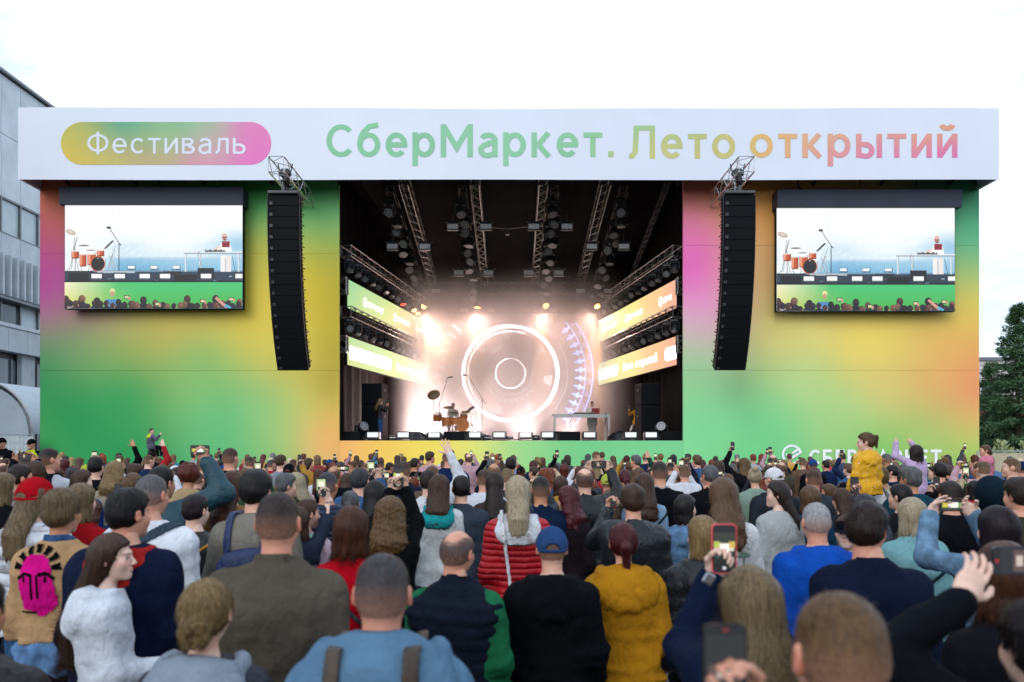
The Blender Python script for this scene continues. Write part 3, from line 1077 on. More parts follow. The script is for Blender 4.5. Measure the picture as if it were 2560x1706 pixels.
M_SCREEN = mat_vcol_emit('relay_screen_pixels', .88)
SP = screen_picture(6.82, 3.98).mesh('picture', vcol=True)
for sd, a0, a1, t0, t1, h0, h1, ht in (('left', 162, 606, 512, 772, 147, 607, 467), ('right', 1942, 2387, 519, 778, 1944, 2406, 473)):
    zs = 30.42
    x0, x1 = (a0 - 1280) * zs / FPX, (a1 - 1280) * zs / FPX
    z1, z0 = CAMZ + (HOR - t0) * zs / FPX, CAMZ + (HOR - t1) * zs / FPX
    root = empty('video_screen', (x0, zs, z0), 0.0, f'big video screen hung on the {sd} wing showing the drum kit and performer', 'screen', 'relay screens beside the stage')
    W, H = x1 - x0, z1 - z0
    k = MB(); k.box((W / 2, .13, H / 2), (W + .03, .22, H + .03)); k.obj('frame', M_BPAINT, root)
    o = mk('picture', SP, M_SCREEN, root, (0, 0.012, 0))
    o.scale = (W / 6.82, 1, H / 3.98)
    zh = 30.28
    hx_0, hx_1 = (h0 - 1280) * zh / FPX - x0, (h1 - 1280) * zh / FPX - x0
    hz_1, hz_0 = CAMZ + (HOR - ht) * zh / FPX - z0, CAMZ + (HOR - t0 + 1) * zh / FPX - z0
    k = MB(); k.box(((hx_0 + hx_1) / 2, zh - zs + .33, (hz_0 + hz_1) / 2), (hx_1 - hx_0, .64, hz_1 - hz_0), bev=.01); k.obj('cover', M_NAVY, root)
    for xx in (W * .12, W * .45, W * .88):
        k = MB(); k.cyl((xx, .2, hz_1 - .02), (xx, .2, 11.95 - z0), .04, n=6); k.obj('hanger', M_BPL, root)

# work lights and brackets hung under the soffit
for i, a in enumerate((222, 255, 400, 556, 1995, 2150, 2290, 2440)):
    q = P(a, 462, 30.6)
    r_ = empty('bracket_light', q, R(30 * math.sin(i * 2)), f'small black clamp bracket hanging under the header, {ORDN[i]} from the left', 'bracket', 'brackets under the header')
    k = MB(); k.cyl((0, 0, .2), (0.02, 0, -.08), .022, n=6); k.obj('stem', M_BPL, r_)
    k = MB(); k.box((.1, 0, -.1), (.26, .05, .05), (0, R(20), 0)); k.obj('arm', M_ALUD, r_)

# ---------------------------------------------------------------- inside the stage: trusses, lamps, LED walls
def dotted_disc(k, r, y, n_rings, dr, col_i):
    k.m = col_i
    k.flat(circle(0, 0, dr, 8), y)
    for q in range(1, n_rings + 1):
        for j in range(6 * q):
            a = 2 * math.pi * j / (6 * q)
            k.flat(circle(r * q / (n_rings + .45) * math.cos(a), r * q / (n_rings + .45) * math.sin(a), dr, 7), y)
    k.m = 0


M_LENS = mat_plain('grey_lens', (0.32, 0.32, 0.33, 1), 0.15, 0.0, 0.2, 20)
M_LENSW = mat_emit('lamp_lens_warm', (1.0, 0.50, 0.14, 1), 14.0)
M_LENSR = mat_emit('lamp_lens_red', (1.0, 0.06, 0.04, 1), 5.0)
k = MB(); k.box((0, 0, -.07), (.36, .26, .14), bev=.03); k.box((.0, 0, .03), (.08, .05, .1)); MH_BASE = k.mesh('lamp_base')
k = MB()
for s in (-1, 1):
    k.box((s * .19, 0, -.30), (.05, .14, .36), bev=.02)
k.box((0, 0, -.165), (.42, .16, .05), bev=.02)
MH_YOKE = k.mesh('yoke')
k = MB()
ax = Matrix.Rotation(R(90), 3, 'X')   # local Z -> -Y
k.lathe([(0, -.17), (.08, -.17), (.12, -.14), (.145, -.05), (.15, .06), (.165, .12), (.165, .17), (.15, .175)], 16, ax)
MH_HEAD = k.mesh('lamp_head', True)
k = MB(); k.flat(circle(0, 0, .15, 16)[::-1], -.1755); dotted_disc(k, .14, -.1775, 2, .024, 1); MH_LENS = k.mesh('lens')
MH_LENS.materials.append(M_BPL); MH_LENS.materials.append(M_LENS)


def moving_head(pos, tilt, pan, label, group, lit=None, scale=1.0):
    r = empty('moving_head_lamp', pos, pan, label, 'lamp', group)
    r.scale = (scale,) * 3
    mk('lamp_base', MH_BASE, M_BPL, r)
    y = mk('yoke', MH_YOKE, M_BPL, r)
    h = mk('lamp_head', MH_HEAD, M_BPL, r, (0, 0, -.38), (tilt, 0, 0))
    l = mk('lens', MH_LENS, [M_BPL, lit or M_LENS], h)
    return r


def lamp_spot(name, pos, target, energy, col, angle, blend=0.5, radius=0.08):
    d = bpy.data.lights.new(name, 'SPOT')
    d.energy = energy
    d.color = col
    d.spot_size = R(angle)
    d.spot_blend = blend
    d.shadow_soft_size = radius
    o = bpy.data.objects.new(name, d)
    o.location = pos
    o.rotation_euler = (Vector(target) - Vector(pos)).to_track_quat('-Z', 'Y').to_euler()
    COL.objects.link(o)
    return o


TW = ['outer left', 'inner left', 'inner right', 'outer right']
CHX = [-4.9, -2.0, 1.72, 4.5]
TRX = [-4.35, -1.5, 1.27, 3.78]
for i in range(4):
    truss((TRX[i], 31.9, 12.75), (TRX[i], 43.8, 11.15), 0.36, 0.5, f'bare aluminium roof truss running back into the stage, {TW[i]} one', r=0.028, step=0.42, group='roof trusses')
    truss((CHX[i], 31.9, 12.35), (CHX[i], 43.9, 10.45), 0.3, 0.3, f'dark roof truss loaded with moving head lamps, {TW[i]} one', mat=M_ALUD, r=0.022, step=0.4, group='lamp trusses')
    for j in range(12):
        u = j / 11.0
        yy = 32.4 + u * 11.2
        zz = 12.35 - (yy - 31.9) / 12.0 * 1.9 - .17
        lit = M_LENSW if j >= 11 else None
        tl = R(35 + 30 * math.sin(j * 2.1 + i)) if j % 2 == 0 else R(60 + 25 * math.sin(j * 1.7 + i * 2))
        moving_head((CHX[i] + (.1 if j % 2 else -.1), yy, zz), tl, R(25 * math.sin(j * 3.3 + i)), f'moving head lamp, {ORDN[j]} from the front on the {TW[i]} lamp truss', 'roof moving head lamps', lit, 1.25)
truss((6.25, 32.0, 12.6), (6.25, 43.8, 10.6), 0.16, 0.16, 'slim dark truss running along the right edge of the stage roof', mat=M_ALUD, r=.018, step=.3)
truss((-5.9, 44.0, 10.75), (5.9, 44.0, 10.75), 0.5, 0.6, 'wide cross truss at the back above the big LED wall', mat=M_ALUD, r=.028, step=.55)
truss((-4.9, 43.6, 9.05), (4.6, 43.6, 9.05), 0.4, 0.4, 'cross truss resting along the top edge of the big LED wall', mat=M_ALUD, r=.022, step=.4)

# LED blinder panels beside the roof trusses
k = MB(); k.box((0, .08, 0), (.50, .14, .34), bev=.015); k.box((0, .06, .2), (.62, .05, .05)); BL_BODY = k.mesh('blinder_body')
k = MB()
k.flat([(-.23, -.13), (.23, -.13), (.23, .1), (-.23, .1)], .008)
k.m = 1
for a in range(8):
    for c in range(4):
        k.flat([(-.22 + a * .055, -.12 + c * .055), (-.175 + a * .055, -.12 + c * .055), (-.175 + a * .055, -.075 + c * .055), (-.22 + a * .055, -.075 + c * .055)], .005)
BL_FACE = k.mesh('reflector_grid')
M_REFL = mat_plain('reflector_cells', (0.75, 0.74, 0.72, 1), 0.3, 0.0, .1)
BL_FACE.materials.append(M_BPL); BL_FACE.materials.append(M_REFL)
rows = [([1132, 1215, 1335, 1418], 565, 33.0), ([981, 1062, 1480, 1560], 615, 34.0), ([1147, 1221, 1322, 1397], 681, 37.5), ([1020, 1090, 1452, 1522], 727, 40.5), ([1161, 1228, 1317, 1383], 776, 42.6)]
for ri, (xs_, yy, d) in enumerate(rows):
    for ci, a in enumerate(xs_):
        q = P(a, yy, d)
        r_ = empty('blinder_panel', q, (R(-12), 0, 0), f'square LED blinder panel under the stage roof, {ORDN[ri]} row, {ORDN[ci]} from left', 'lamp', 'roof blinder panels')
        mk('blinder_body', BL_BODY, M_BPL, r_)
        mk('reflector_grid', BL_FACE, [M_BPL, M_REFL], r_)
        k = MB(); k.cyl((0, .1, .2), (0, .1, .75), .02, n=5); k.obj('hanger', M_ALUD, r_)
q = P(1268, 582, 34.5)
r_ = empty('stage_camera', q, 0, 'small remote camera hanging on a wire at the middle of the stage roof', 'camera')
k = MB(); k.box((0, 0, 0), (.2, .3, .2), bev=.04); k.cyl((0, -.15, -.02), (0, -.26, -.05), .06, n=10); k.obj('camera_body', M_BPL, r_)
k = MB(); k.tube([(-1.2, 0, .28), (0, 0, .16), (1.2, 0, .28)], .02, 5); k.obj('crossbar', M_ALUD, r_)

# side trusses with lamps and the slanted LED banners
FX, BX = 6.62, 4.62
M_LEDG = None


def banner_pts(L):
    return [(L * u, z, 1.6, hx(c)) for u, z, c in ()]


def led_banner(side, z0, z1, upper):
    s = -1 if side == 'left' else 1
    a, b_ = Vector((s * FX + (.06 if s < 0 else -.06), 31.75, z0)), Vector((s * BX, 42.5, z0))
    if side == 'right':       # local x runs from the far end to the near end
        o_, e_ = b_, a
    else:
        o_, e_ = a, b_
    L = (e_ - o_).length
    ang = math.atan2(e_.y - o_.y, e_.x - o_.x)
    root = empty('led_banner', o_, ang, f'{"upper" if upper else "lower"} slanted LED banner on the {side} side inside the stage', 'screen', 'slanted LED banners')
    H = z1 - z0
    k = MB(); k.box((L / 2, .09, H / 2), (L + .04, .14, H + .04)); k.obj('frame', M_BPAINT, root)
    n = 30
    if side == 'left':
        cl = [(0, 0, '9fd05c'), (0, 1, '62c27c'), (.25, 1, '6cc884'), (.25, 0, 'e8e45c'), (.5, 1, 'a8d872'), (.5, 0, 'f4dc66'), (.75, .9, 'eee07e'), (.75, 0, 'f6c878'), (1, 1, 'f6c07c'), (1, 0, 'f2ac70')]
        if not upper:
            cl = [(0, 0, 'f0e85e'), (0, 1, '50c07a'), (.25, 1, '7cd088'), (.25, 0, 'f4ee70'), (.5, 1, 'b4e08c'), (.5, 0, 'f8f080'), (.75, .9, 'f4ee98'), (1, 1, 'f6e4a0'), (1, 0, 'f6e890')]
    else:
        cl = [(0, 0, 'dce05c'), (0, 1, '5cc884'), (.22, 1, '9cdc74'), (.25, 0, 'f2e65c'), (.5, 1, 'eae05c'), (.5, 0, 'f6da5c'), (.75, .9, 'f6c864'), (.75, 0, 'f0a860'), (1, 1, 'f0a678'), (1, 0, 'e88858')]
        if not upper:
            cl = [(0, 0, 'f2ea6a'), (0, 1, '60c884'), (.25, 1, 'd0e068'), (.25, 0, 'f6e868'), (.5, 1, 'f4d860'), (.5, 0, 'f6dc60'), (.75, .9, 'f2b85c'), (.75, 0, 'eea05c'), (1, 1, 'f09a68'), (1, 0, 'e88454')]
    wt = lambda c: tuple(.82 * q + .18 for q in hx(c))  # white mixed in: bleaching by haze put into the LED colours
    pts = [(u * L, v * H, 1.5 if 0 < u < 1 else 1.3, wt(c)) for u, v, c in cl]
    m = mat_print(f'led_pixels_{side}_{"upper" if upper else "lower"}', pts, emit=.95)
    k = MB(); k.add([(0, .0, 0), (L, 0, 0), (L, 0, H), (0, 0, H)], [(0, 1, 2, 3)])
    pic = k.obj('led_picture', m, root)
    mw = mat_emit('led_white', (1, 1, 1, 1), 2.4)

    def put(txt, u, hgt, zz, w=None, emb=True):
        x = u * L
        if emb:
            q = MB()
            rr_ = hgt * .78
            ring(q, x + rr_, zz + hgt / 2, rr_ * .78, rr_, -.006, n=20, a0=R(20), a1=R(330))
            q.flat([(x + rr_ * .5, zz + hgt * .6), (x + rr_ * .95, zz + hgt * .3), (x + rr_ * 1.9, zz + hgt * .95), (x + rr_ * 1.9, zz + hgt * .7), (x + rr_ * .95, zz + hgt * .02), (x + rr_ * .5, zz + hgt * .32)], -.007)
            q.obj('logo_emblem', mw, pic)
            x += rr_ * 2.25
        me_, w_, h_ = text_mesh(txt, .17, .16, w, hgt)
        mk('banner_lettering', me_, mw, pic, (x, -.006, zz))

    if upper:
        us = (.16, .52, .84) if side == 'left' else (.06, .41, .82)
        for i_, u in enumerate(us):
            last = i_ == 2
            put('СБЕР МА' if last else 'СБЕР МАРКЕТ', u, .27, H * .36, (1.02 if last else 1.75) * (1.15 if not last else .98))
    else:
        put('Лето открытий', .56 if side == 'left' else .38, .5, H * .22, 3.9 if side == 'left' else 4.6, False)
        for u0, u1, pad in (((.02, .49, 0), (.95, .999, 0)) if side == 'left' else ((.0, .31, 0), (.88, .999, 0))):
            q = MB()
            r0 = H * .24
            zc = H * .46
            xa, xb = u0 * L, u1 * L
            q.flat([(xa, zc - r0)] + circle(xb - r0, zc, r0, 10, -math.pi / 2, math.pi / 2) + [(xa, zc + r0)] if u0 < .5 else
                   circle(xa + r0, zc, r0, 10, math.pi / 2, 3 * math.pi / 2) + [(xb, zc - r0), (xb, zc + r0)], -.005)
            q.obj('banner_badge', mw, pic)
            if u0 < .5 and side == 'left':
                me_, w_, h_ = text_mesh('Фестиваль', .13, .16, (u1 - u0) * L * .62, .34)
                mk('banner_lettering', me_, mat_emit('led_pale', (.86, .93, .72, 1), 1.3), pic, (xa + .7, -.008, zc - .17))
    return root


SIDEL = {'left': -1, 'right': 1}
for side, s in SIDEL.items():
    led_banner(side, 7.57, 8.72, True)
    led_banner(side, 5.30, 6.44, False)
    for lv, (zt, nm) in enumerate(((9.78, 'upper'), (7.38, 'lower'))):
        a = Vector((s * (FX - .05), 31.5, zt)); b_ = Vector((s * (BX + .25), 42.6, zt))
        truss(a, b_, .42, .42, f'{nm} side truss with hanging lamps on the {side} side inside the stage', r=.026, step=.4, group='side trusses')
        for j in range(12):
            u = (j + .35) / 12
            q = a.lerp(b_, u)
            lit = None
            if side == 'left' and lv == 0 and j == 8:
                lit = M_LENSR
            if side == 'left' and lv == 0 and j in (10, 11):
                lit = M_LENSW
            moving_head((q.x, q.y, q.z - .24), R(20 + 50 * abs(math.sin(j * 1.9 + lv + s))), R(-s * 28 + 20 * math.sin(j * 2.7)),
                        f'moving head lamp, {ORDN[j]} from the front on the {nm} {side} side truss', 'side moving head lamps', lit, .95)
    # short box ends at the opening
    for zt, nm in ((8.35, 'upper'), (6.05, 'lower')):
        truss((s * 6.68, 31.45, zt - .3), (s * 6.68, 31.45, zt + .35), .34, .34, f'stub of box truss beside the {nm} LED banner at the {side} edge', r=.024, step=.3, group='truss stubs', up=Vector((0, 1, 0)))

# the big LED wall
LX0, LX1 = (1060 - 1280) * 43.1 / FPX, (1487 - 1280) * 43.1 / FPX
LZ0, LZ1 = CAMZ + (HOR - 1067) * 43.1 / FPX, CAMZ + (HOR - 804) * 43.1 / FPX
wall = empty('led_wall', (0, 43.1, LZ0 - .2), 0, 'big LED wall at the back of the stage showing glowing white rings', 'screen')
k = MB(); k.box(((LX0 + LX1) / 2, .12, (LZ1 - LZ0) / 2 + .2), (LX1 - LX0 + .04, .2, LZ1 - LZ0 + .04)); k.obj('frame', M_BPAINT, wall)
m = MB()
oz = -(LZ0 - .2)
CXL, CZL = (1276 - 1280) * 43.1 / FPX, CAMZ + (HOR - 934) * 43.1 / FPX + oz
S = 43.1 / FPX
nx, nz = 40, 26
for j in range(nz + 1):
    for i in range(nx + 1):
        x = LX0 + (LX1 - LX0) * i / nx
        z = .2 + (LZ1 - LZ0) * j / nz
        rd = math.hypot(x - CXL, z - CZL) / S
        g_ = math.exp(-(rd / 210) ** 2)
        base = np.array([.30, .235, .235]) * (0.22 + .62 * g_)  # pinkish glow of lit haze put into the wall's pixel colours
        if rd > 128:
            base = base * .55
        if rd > 150 and x > CXL:
            base = np.array([.02, .025, .035])
        if x < CXL - 1.6:
            base = base + np.array([.28, .16, .12]) * min(1, (CXL - 1.6 - x) / 2.0)  # stronger haze glow towards the left, also put into the colour
        m.v.append((x, 0, z)); m.c.append((*base, 1))
for j in range(nz):
    for i in range(nx):
        a = j * (nx + 1) + i
        m.f.append((a, a + 1, a + nx + 2, a + nx + 1)); m.mi.append(0)
WH = (22, 20, 20, 1)
W2 = (3.4, 3.2, 3.3, 1)
BLUE = (.5, 1.5, 4.5, 1)


def clipring(r0, r1, y, col, a0=0, a1=360, n=72):
    """ring in wall pixels clipped to the wall"""
    for q in range(n):
        b0, b1 = R(a0 + (a1 - a0) * q / n), R(a0 + (a1 - a0) * (q + 1) / n)
        pts = []
        for rr_, an in ((r0, b0), (r1, b0), (r1, b1), (r0, b1)):
            pts.append((CXL + rr_ * S * math.cos(an), CZL + rr_ * S * math.sin(an)))
        if all(LX0 < p_[0] < LX1 and .2 < p_[1] < .2 + LZ1 - LZ0 for p_ in pts):
            m.flat(pts, y, col)


clipring(113.5, 122.5, -.004, WH)
clipring(104, 108, -.004, WH, 70, 230)
clipring(104, 106, -.004, W2, 120, 250)
clipring(36, 38, -.004, WH)
clipring(55, 56, -.004, W2, -60, 60)
clipring(53, 54, -.004, W2, 200, 320)
clipring(142, 143, -.004, W2, -80, 120)
clipring(205, 207.5, -.004, BLUE, -40, 60)
for a in range(0, 360, 45):
    an = a + 14
    clipring(37, 40, -.006, WH, an, an + 5, 3)
for a, rr_ in ((95, 0), (38, 0), (350, 0), (300, 0), (250, 0), (205, 0), (140, 0)):
    for q in range(3):
        clipring(86 + q * 7, 90 + q * 7, -.006, W2, a - 5 - q, a + 5 + q, 5)
for a in range(100, 330, 4):
    clipring(64, 64 + 3 + 4 * ((a * 7) % 3), -.005, W2, a, a + 1.6, 1)
for a in range(-46, 64, 7):           # crosses along the right arc
    an = R(a)
    for sgn in (1,):
        cxp, czp = CXL + 176 * S * math.cos(an), CZL + 176 * S * math.sin(an)
        for (du, dv) in ((13, 2.2), (2.2, 7)):
            pts = []
            for (uu, vv_) in ((-du, -dv), (du, -dv), (du, dv), (-du, dv)):
                pts.append((cxp + S * (uu * math.cos(an) - vv_ * math.sin(an)), czp + S * (uu * math.sin(an) + vv_ * math.cos(an))))
            if all(LX0 < p_[0] < LX1 and .2 < p_[1] < .2 + LZ1 - LZ0 for p_ in pts):
                m.flat(pts, -.005, (1.0, 2.6, 7.5, 1))
clipring(187, 189, -.0045, BLUE, -42, 60)
for a in range(-35, 60, 9):
    clipring(193, 203, -.005, (.1, .3, .9, 1), a, a + 4, 2)
for a in range(140, 230, 7):          # dashes on the left arc
    an = R(a)
    cxp, czp = CXL + 176 * S * math.cos(an), CZL + 176 * S * math.sin(an)
    pts = [(cxp + S * (uu * math.cos(an) - vv_ * math.sin(an)), czp + S * (uu * math.sin(an) + vv_ * math.cos(an))) for uu, vv_ in ((-13, -2), (13, -2), (13, 2), (-13, 2))]
    if all(LX0 < p_[0] < LX1 and .2 < p_[1] < .2 + LZ1 - LZ0 for p_ in pts):
        m.flat(pts, -.005, (4.0, 3.6, 3.7, 1))
m.obj('led_picture', mat_vcol_emit('led_wall_pixels', 1.0), wall, vcol=True)

# lamps that are lit: the warm ones at the back of the lamp trusses, the floor row before the LED wall, and wide spots added for the haze
for i in range(4):
    pz = 12.35 - (43.6 - 31.9) / 12.0 * 1.9 - .17 - .62
    lamp_spot('warm_spot', (CHX[i], 43.2, pz), (CHX[i] * .93, 41.6, DECK), 16000, (1.0, .5, .18), 24, .6)
for i in range(4):
    lamp_spot('added_haze_wash', (CHX[i] * .95, 42.5, 9.0), (CHX[i] * .6 - .6, 39.0, DECK + 1.0), 1500, (1.0, .60, .48), 150, 1.0, .25)  # extra wide spots added near the lit lamps to make the haze glow
for i, x in enumerate((-4.1, -1.9, .9, 3.2)):
    q = Vector((x, 42.3, DECK + .03))
    r_ = empty('floor_wash_lamp', q, 0, f'pale wash lamp on the deck in front of the LED wall, {ORDN[i]} from the left', 'lamp', 'wash lamps before the LED wall')
    k = MB(); k.box((0, .1, .2), (.5, .18, .3), bev=.02); k.obj('lamp_body', M_BPL, r_)
    k = MB(); k.flat([(-.22, .1), (.22, .1), (.22, .32), (-.22, .32)], -.004); k.obj('lens_panel', mat_emit('wash_glow', (1, .86, .82, 1), 2.0), r_)
    lamp_spot('floor_wash', q + Vector((0, -.1, .3)), q + Vector((-.5 if i < 2 else -1.2, -2.5, 2.6)), (6000, 4200, 3200, 1000)[i], (1.0, .74, .70), 140, 1.0, .2)
lamp_spot('white_beam', (-6.0, 34.0, DECK + .45), (-4.2, 38.5, DECK + 2.4), 1500, (.9, .95, 1.0), 30, .6, .08)
lamp_spot('warm_spot', (-4.75, 42.0, 8.75), (-2.6, 41.0, 5.0), 14000, (1.0, .62, .36), 60, .7)
lamp_spot('roof_wash', (-1.0, 37.0, DECK + .5), (-1.5, 37.6, 12.6), 120, (1.0, .62, .6), 50, .9, .2)
lamp_spot('roof_wash', (2.4, 36.0, DECK + .5), (2.6, 36.5, 12.6), 160, (.45, .6, 1.0), 30, .9, .2)

# stage smoke
b = MB()
b.box((0, 0, 0), (11.6, 8.6, 8.3))
t = NT('stage_smoke')
t.t.nodes.remove(t.b)
vol = t.n('VolumePrincipled')
vol.inputs['Color'].default_value = (.95, .9, .9, 1)
vol.inputs['Anisotropy'].default_value = 0.25
tc = t.n('TexCoord')
sep = t.n('SeparateXYZ')
t.l(tc.outputs['Object'], sep.inputs[0])
nz = t.noise(.42, 3.0, vscale=(1, 1, .7))
base_d = t.rng(nz, .36, .68, 0.15, 1.0)
fz = t.rng(sep.outputs[2], 0.2, 3.9, 1.0, 0.0)
fx = t.rng(sep.outputs[0], -5.4, -3.4, 0.0, 1.0)
fx2 = t.rng(sep.outputs[0], 5.6, 1.2, 0.05, 1.0)
fy = t.rng(sep.outputs[1], -4.2, -1.2, 0.0, 1.0)
d_ = t.math('MULTIPLY', base_d, fz)
d_ = t.math('MULTIPLY', d_, fx)
d_ = t.math('MULTIPLY', d_, fx2)
d_ = t.math('MULTIPLY', d_, fy)
d_ = t.math('MULTIPLY', d_, 0.95)
t.l(d_, vol.inputs['Density'])
t.l(vol.outputs[0], t.out.inputs['Volume'])
b.obj('smoke', t.m, None, (-.2, 38.6, DECK + 4.2), kind='stuff')

# ---------------------------------------------------------------- people: smooth distance fields turned into meshes
def sub3(X, Y, Z, c):
    return X - c[0], Y - c[1], Z - c[2]


def s_ell(X, Y, Z, c, r):
    x, y, z = sub3(X, Y, Z, c)
    k0 = np.sqrt((x / r[0]) ** 2 + (y / r[1]) ** 2 + (z / r[2]) ** 2) + 1e-9
    k1 = np.sqrt((x / r[0] ** 2) ** 2 + (y / r[1] ** 2) ** 2 + (z / r[2] ** 2) ** 2) + 1e-9
    return k0 * (k0 - 1) / k1


def s_cap(X, Y, Z, a, b, ra, rb):
    ba = [b[i] - a[i] for i in range(3)]
    L = ba[0] ** 2 + ba[1] ** 2 + ba[2] ** 2 + 1e-12
    x, y, z = sub3(X, Y, Z, a)
    t = np.clip((x * ba[0] + y * ba[1] + z * ba[2]) / L, 0, 1)
    return np.sqrt((x - t * ba[0]) ** 2 + (y - t * ba[1]) ** 2 + (z - t * ba[2]) ** 2) - (ra + (rb - ra) * t)


def smin(a, b, k):
    h = np.clip(.5 + .5 * (b - a) / k, 0, 1)
    return b + (a - b) * h - k * h * (1 - h)


def smax(a, b, k):
    return -smin(-a, -b, k)


def sstep(x, a, b):
    t = np.clip((x - a) / (b - a), 0, 1)
    return t * t * (3 - 2 * t)


class Wob:
    """cheap smooth 3-D noise: a few sine waves"""

    def __init__(self, seed, n=6, aniso=(1, 1, 1)):
        r = np.random.default_rng(seed)
        d = r.normal(size=(n, 3))
        d /= np.linalg.norm(d, axis=1)[:, None]
        self.k = d * np.array(aniso) * r.uniform(.7, 1.5, (n, 1))
        self.p = r.uniform(0, 6.28, n)

    def __call__(self, X, Y, Z, f):
        s = 0
        for k, p in zip(self.k, self.p):
            s = s + np.sin(f * (k[0] * X + k[1] * Y + k[2] * Z) + p)
        return s / len(self.p) * 1.4


_E12 = [((0, 0, 0), (1, 0, 0)), ((0, 1, 0), (1, 1, 0)), ((0, 0, 1), (1, 0, 1)), ((0, 1, 1), (1, 1, 1)),
        ((0, 0, 0), (0, 1, 0)), ((1, 0, 0), (1, 1, 0)), ((0, 0, 1), (0, 1, 1)), ((1, 0, 1), (1, 1, 1)),
        ((0, 0, 0), (0, 0, 1)), ((1, 0, 0), (1, 0, 1)), ((0, 1, 0), (0, 1, 1)), ((1, 1, 0), (1, 1, 1))]


def polygonise(f, lo, hi, h):
    """surface nets of f < 0 in the box lo..hi with cell size h -> (verts, quads)"""
    n = [max(3, int(math.ceil((hi[i] - lo[i]) / h)) + 1) for i in range(3)]
    ax = [(lo[i] + h * np.arange(n[i])).astype(np.float32) for i in range(3)]
    V = np.ascontiguousarray(np.broadcast_to(f(ax[0][:, None, None], ax[1][None, :, None], ax[2][None, None, :]), n), dtype=np.float32).copy()
    V[0] = V[-1] = 1; V[:, 0] = V[:, -1] = 1; V[:, :, 0] = V[:, :, -1] = 1
    S = V < 0
    c = np.zeros([q - 1 for q in n], np.int8)
    for i in (0, 1):
        for j in (0, 1):
            for k in (0, 1):
                c += S[i:n[0] - 1 + i, j:n[1] - 1 + j, k:n[2] - 1 + k]
    act = (c > 0) & (c < 8)
    I, J, K = np.nonzero(act)
    idx = np.full(act.shape, -1, np.int64)
    idx[act] = np.arange(len(I))
    acc = np.zeros((len(I), 3)); cnt = np.zeros(len(I))
    for a, b in _E12:
        va = V[I + a[0], J + a[1], K + a[2]]; vb = V[I + b[0], J + b[1], K + b[2]]
        m = (va < 0) != (vb < 0)
        t = np.where(m, va / np.where(m, va - vb, 1), 0)
        for q in range(3):
            acc[:, q] += np.where(m, a[q] + t * (b[q] - a[q]), 0)
        cnt += m
    verts = (acc / cnt[:, None] + np.stack([I, J, K], 1)) * h + np.array(lo)
    Q = []
    for axis in range(3):
        sl0 = [slice(1, -1)] * 3; sl1 = [slice(1, -1)] * 3
        sl0[axis] = slice(0, -1); sl1[axis] = slice(1, None)
        a, b = S[tuple(sl0)], S[tuple(sl1)]
        e = np.nonzero(a != b)
        off = [1, 1, 1]; off[axis] = 0
        i, j, k = (e[q] + off[q] for q in range(3))
        u, v = (axis + 1) % 3, (axis + 2) % 3
        def cell(du, dv):
            p = [i, j, k]
            p = [x.copy() for x in p]
            p[u] = p[u] - du; p[v] = p[v] - dv
            return idx[p[0], p[1], p[2]]
        q = np.stack([cell(1, 1), cell(0, 1), cell(0, 0), cell(1, 0)], 1)
        flip = ~a[e]
        q[flip] = q[flip][:, ::-1]
        Q.append(q)
    Q = np.concatenate(Q)
    Q = Q[(Q >= 0).all(1)]
    return verts, Q


def np_mesh(name, parts, smooth=True):
    """parts = list of (verts Nx3, faces Mx4 or Mx3, colours Nx4 or None, material index)"""
    me = bpy.data.meshes.new(name)
    V, L, ls, lt, C, MI = [], [], [], [], [], []
    o = 0
    lo_ = 0
    for v, f, c, mi in parts:
        v = np.asarray(v, float); f = np.asarray(f, np.int64)
        V.append(v); L.append((f + o).ravel())
        k = f.shape[1]
        ls.append(lo_ + k * np.arange(len(f))); lt.append(np.full(len(f), k))
        lo_ += k * len(f)
        C.append(c if c is not None else np.ones((len(v), 4)))
        MI.append(np.full(len(f), mi))
        o += len(v)
    V = np.concatenate(V); L = np.concatenate(L); ls = np.concatenate(ls); lt = np.concatenate(lt)
    me.vertices.add(len(V)); me.vertices.foreach_set('co', V.ravel().astype(np.float32))
    me.loops.add(len(L)); me.loops.foreach_set('vertex_index', L.astype(np.int32))
    me.polygons.add(len(ls)); me.polygons.foreach_set('loop_start', ls.astype(np.int32))
    try:
        me.polygons.foreach_set('loop_total', lt.astype(np.int32))
    except Exception:
        pass
    me.polygons.foreach_set('material_index', np.concatenate(MI).astype(np.int32))
    me.polygons.foreach_set('use_smooth', np.full(len(ls), smooth))
    at = me.attributes.new('Col', 'FLOAT_COLOR', 'POINT')
    at.data.foreach_set('color', np.concatenate(C).astype(np.float32).ravel())
    me.update(calc_edges=True)
    return me


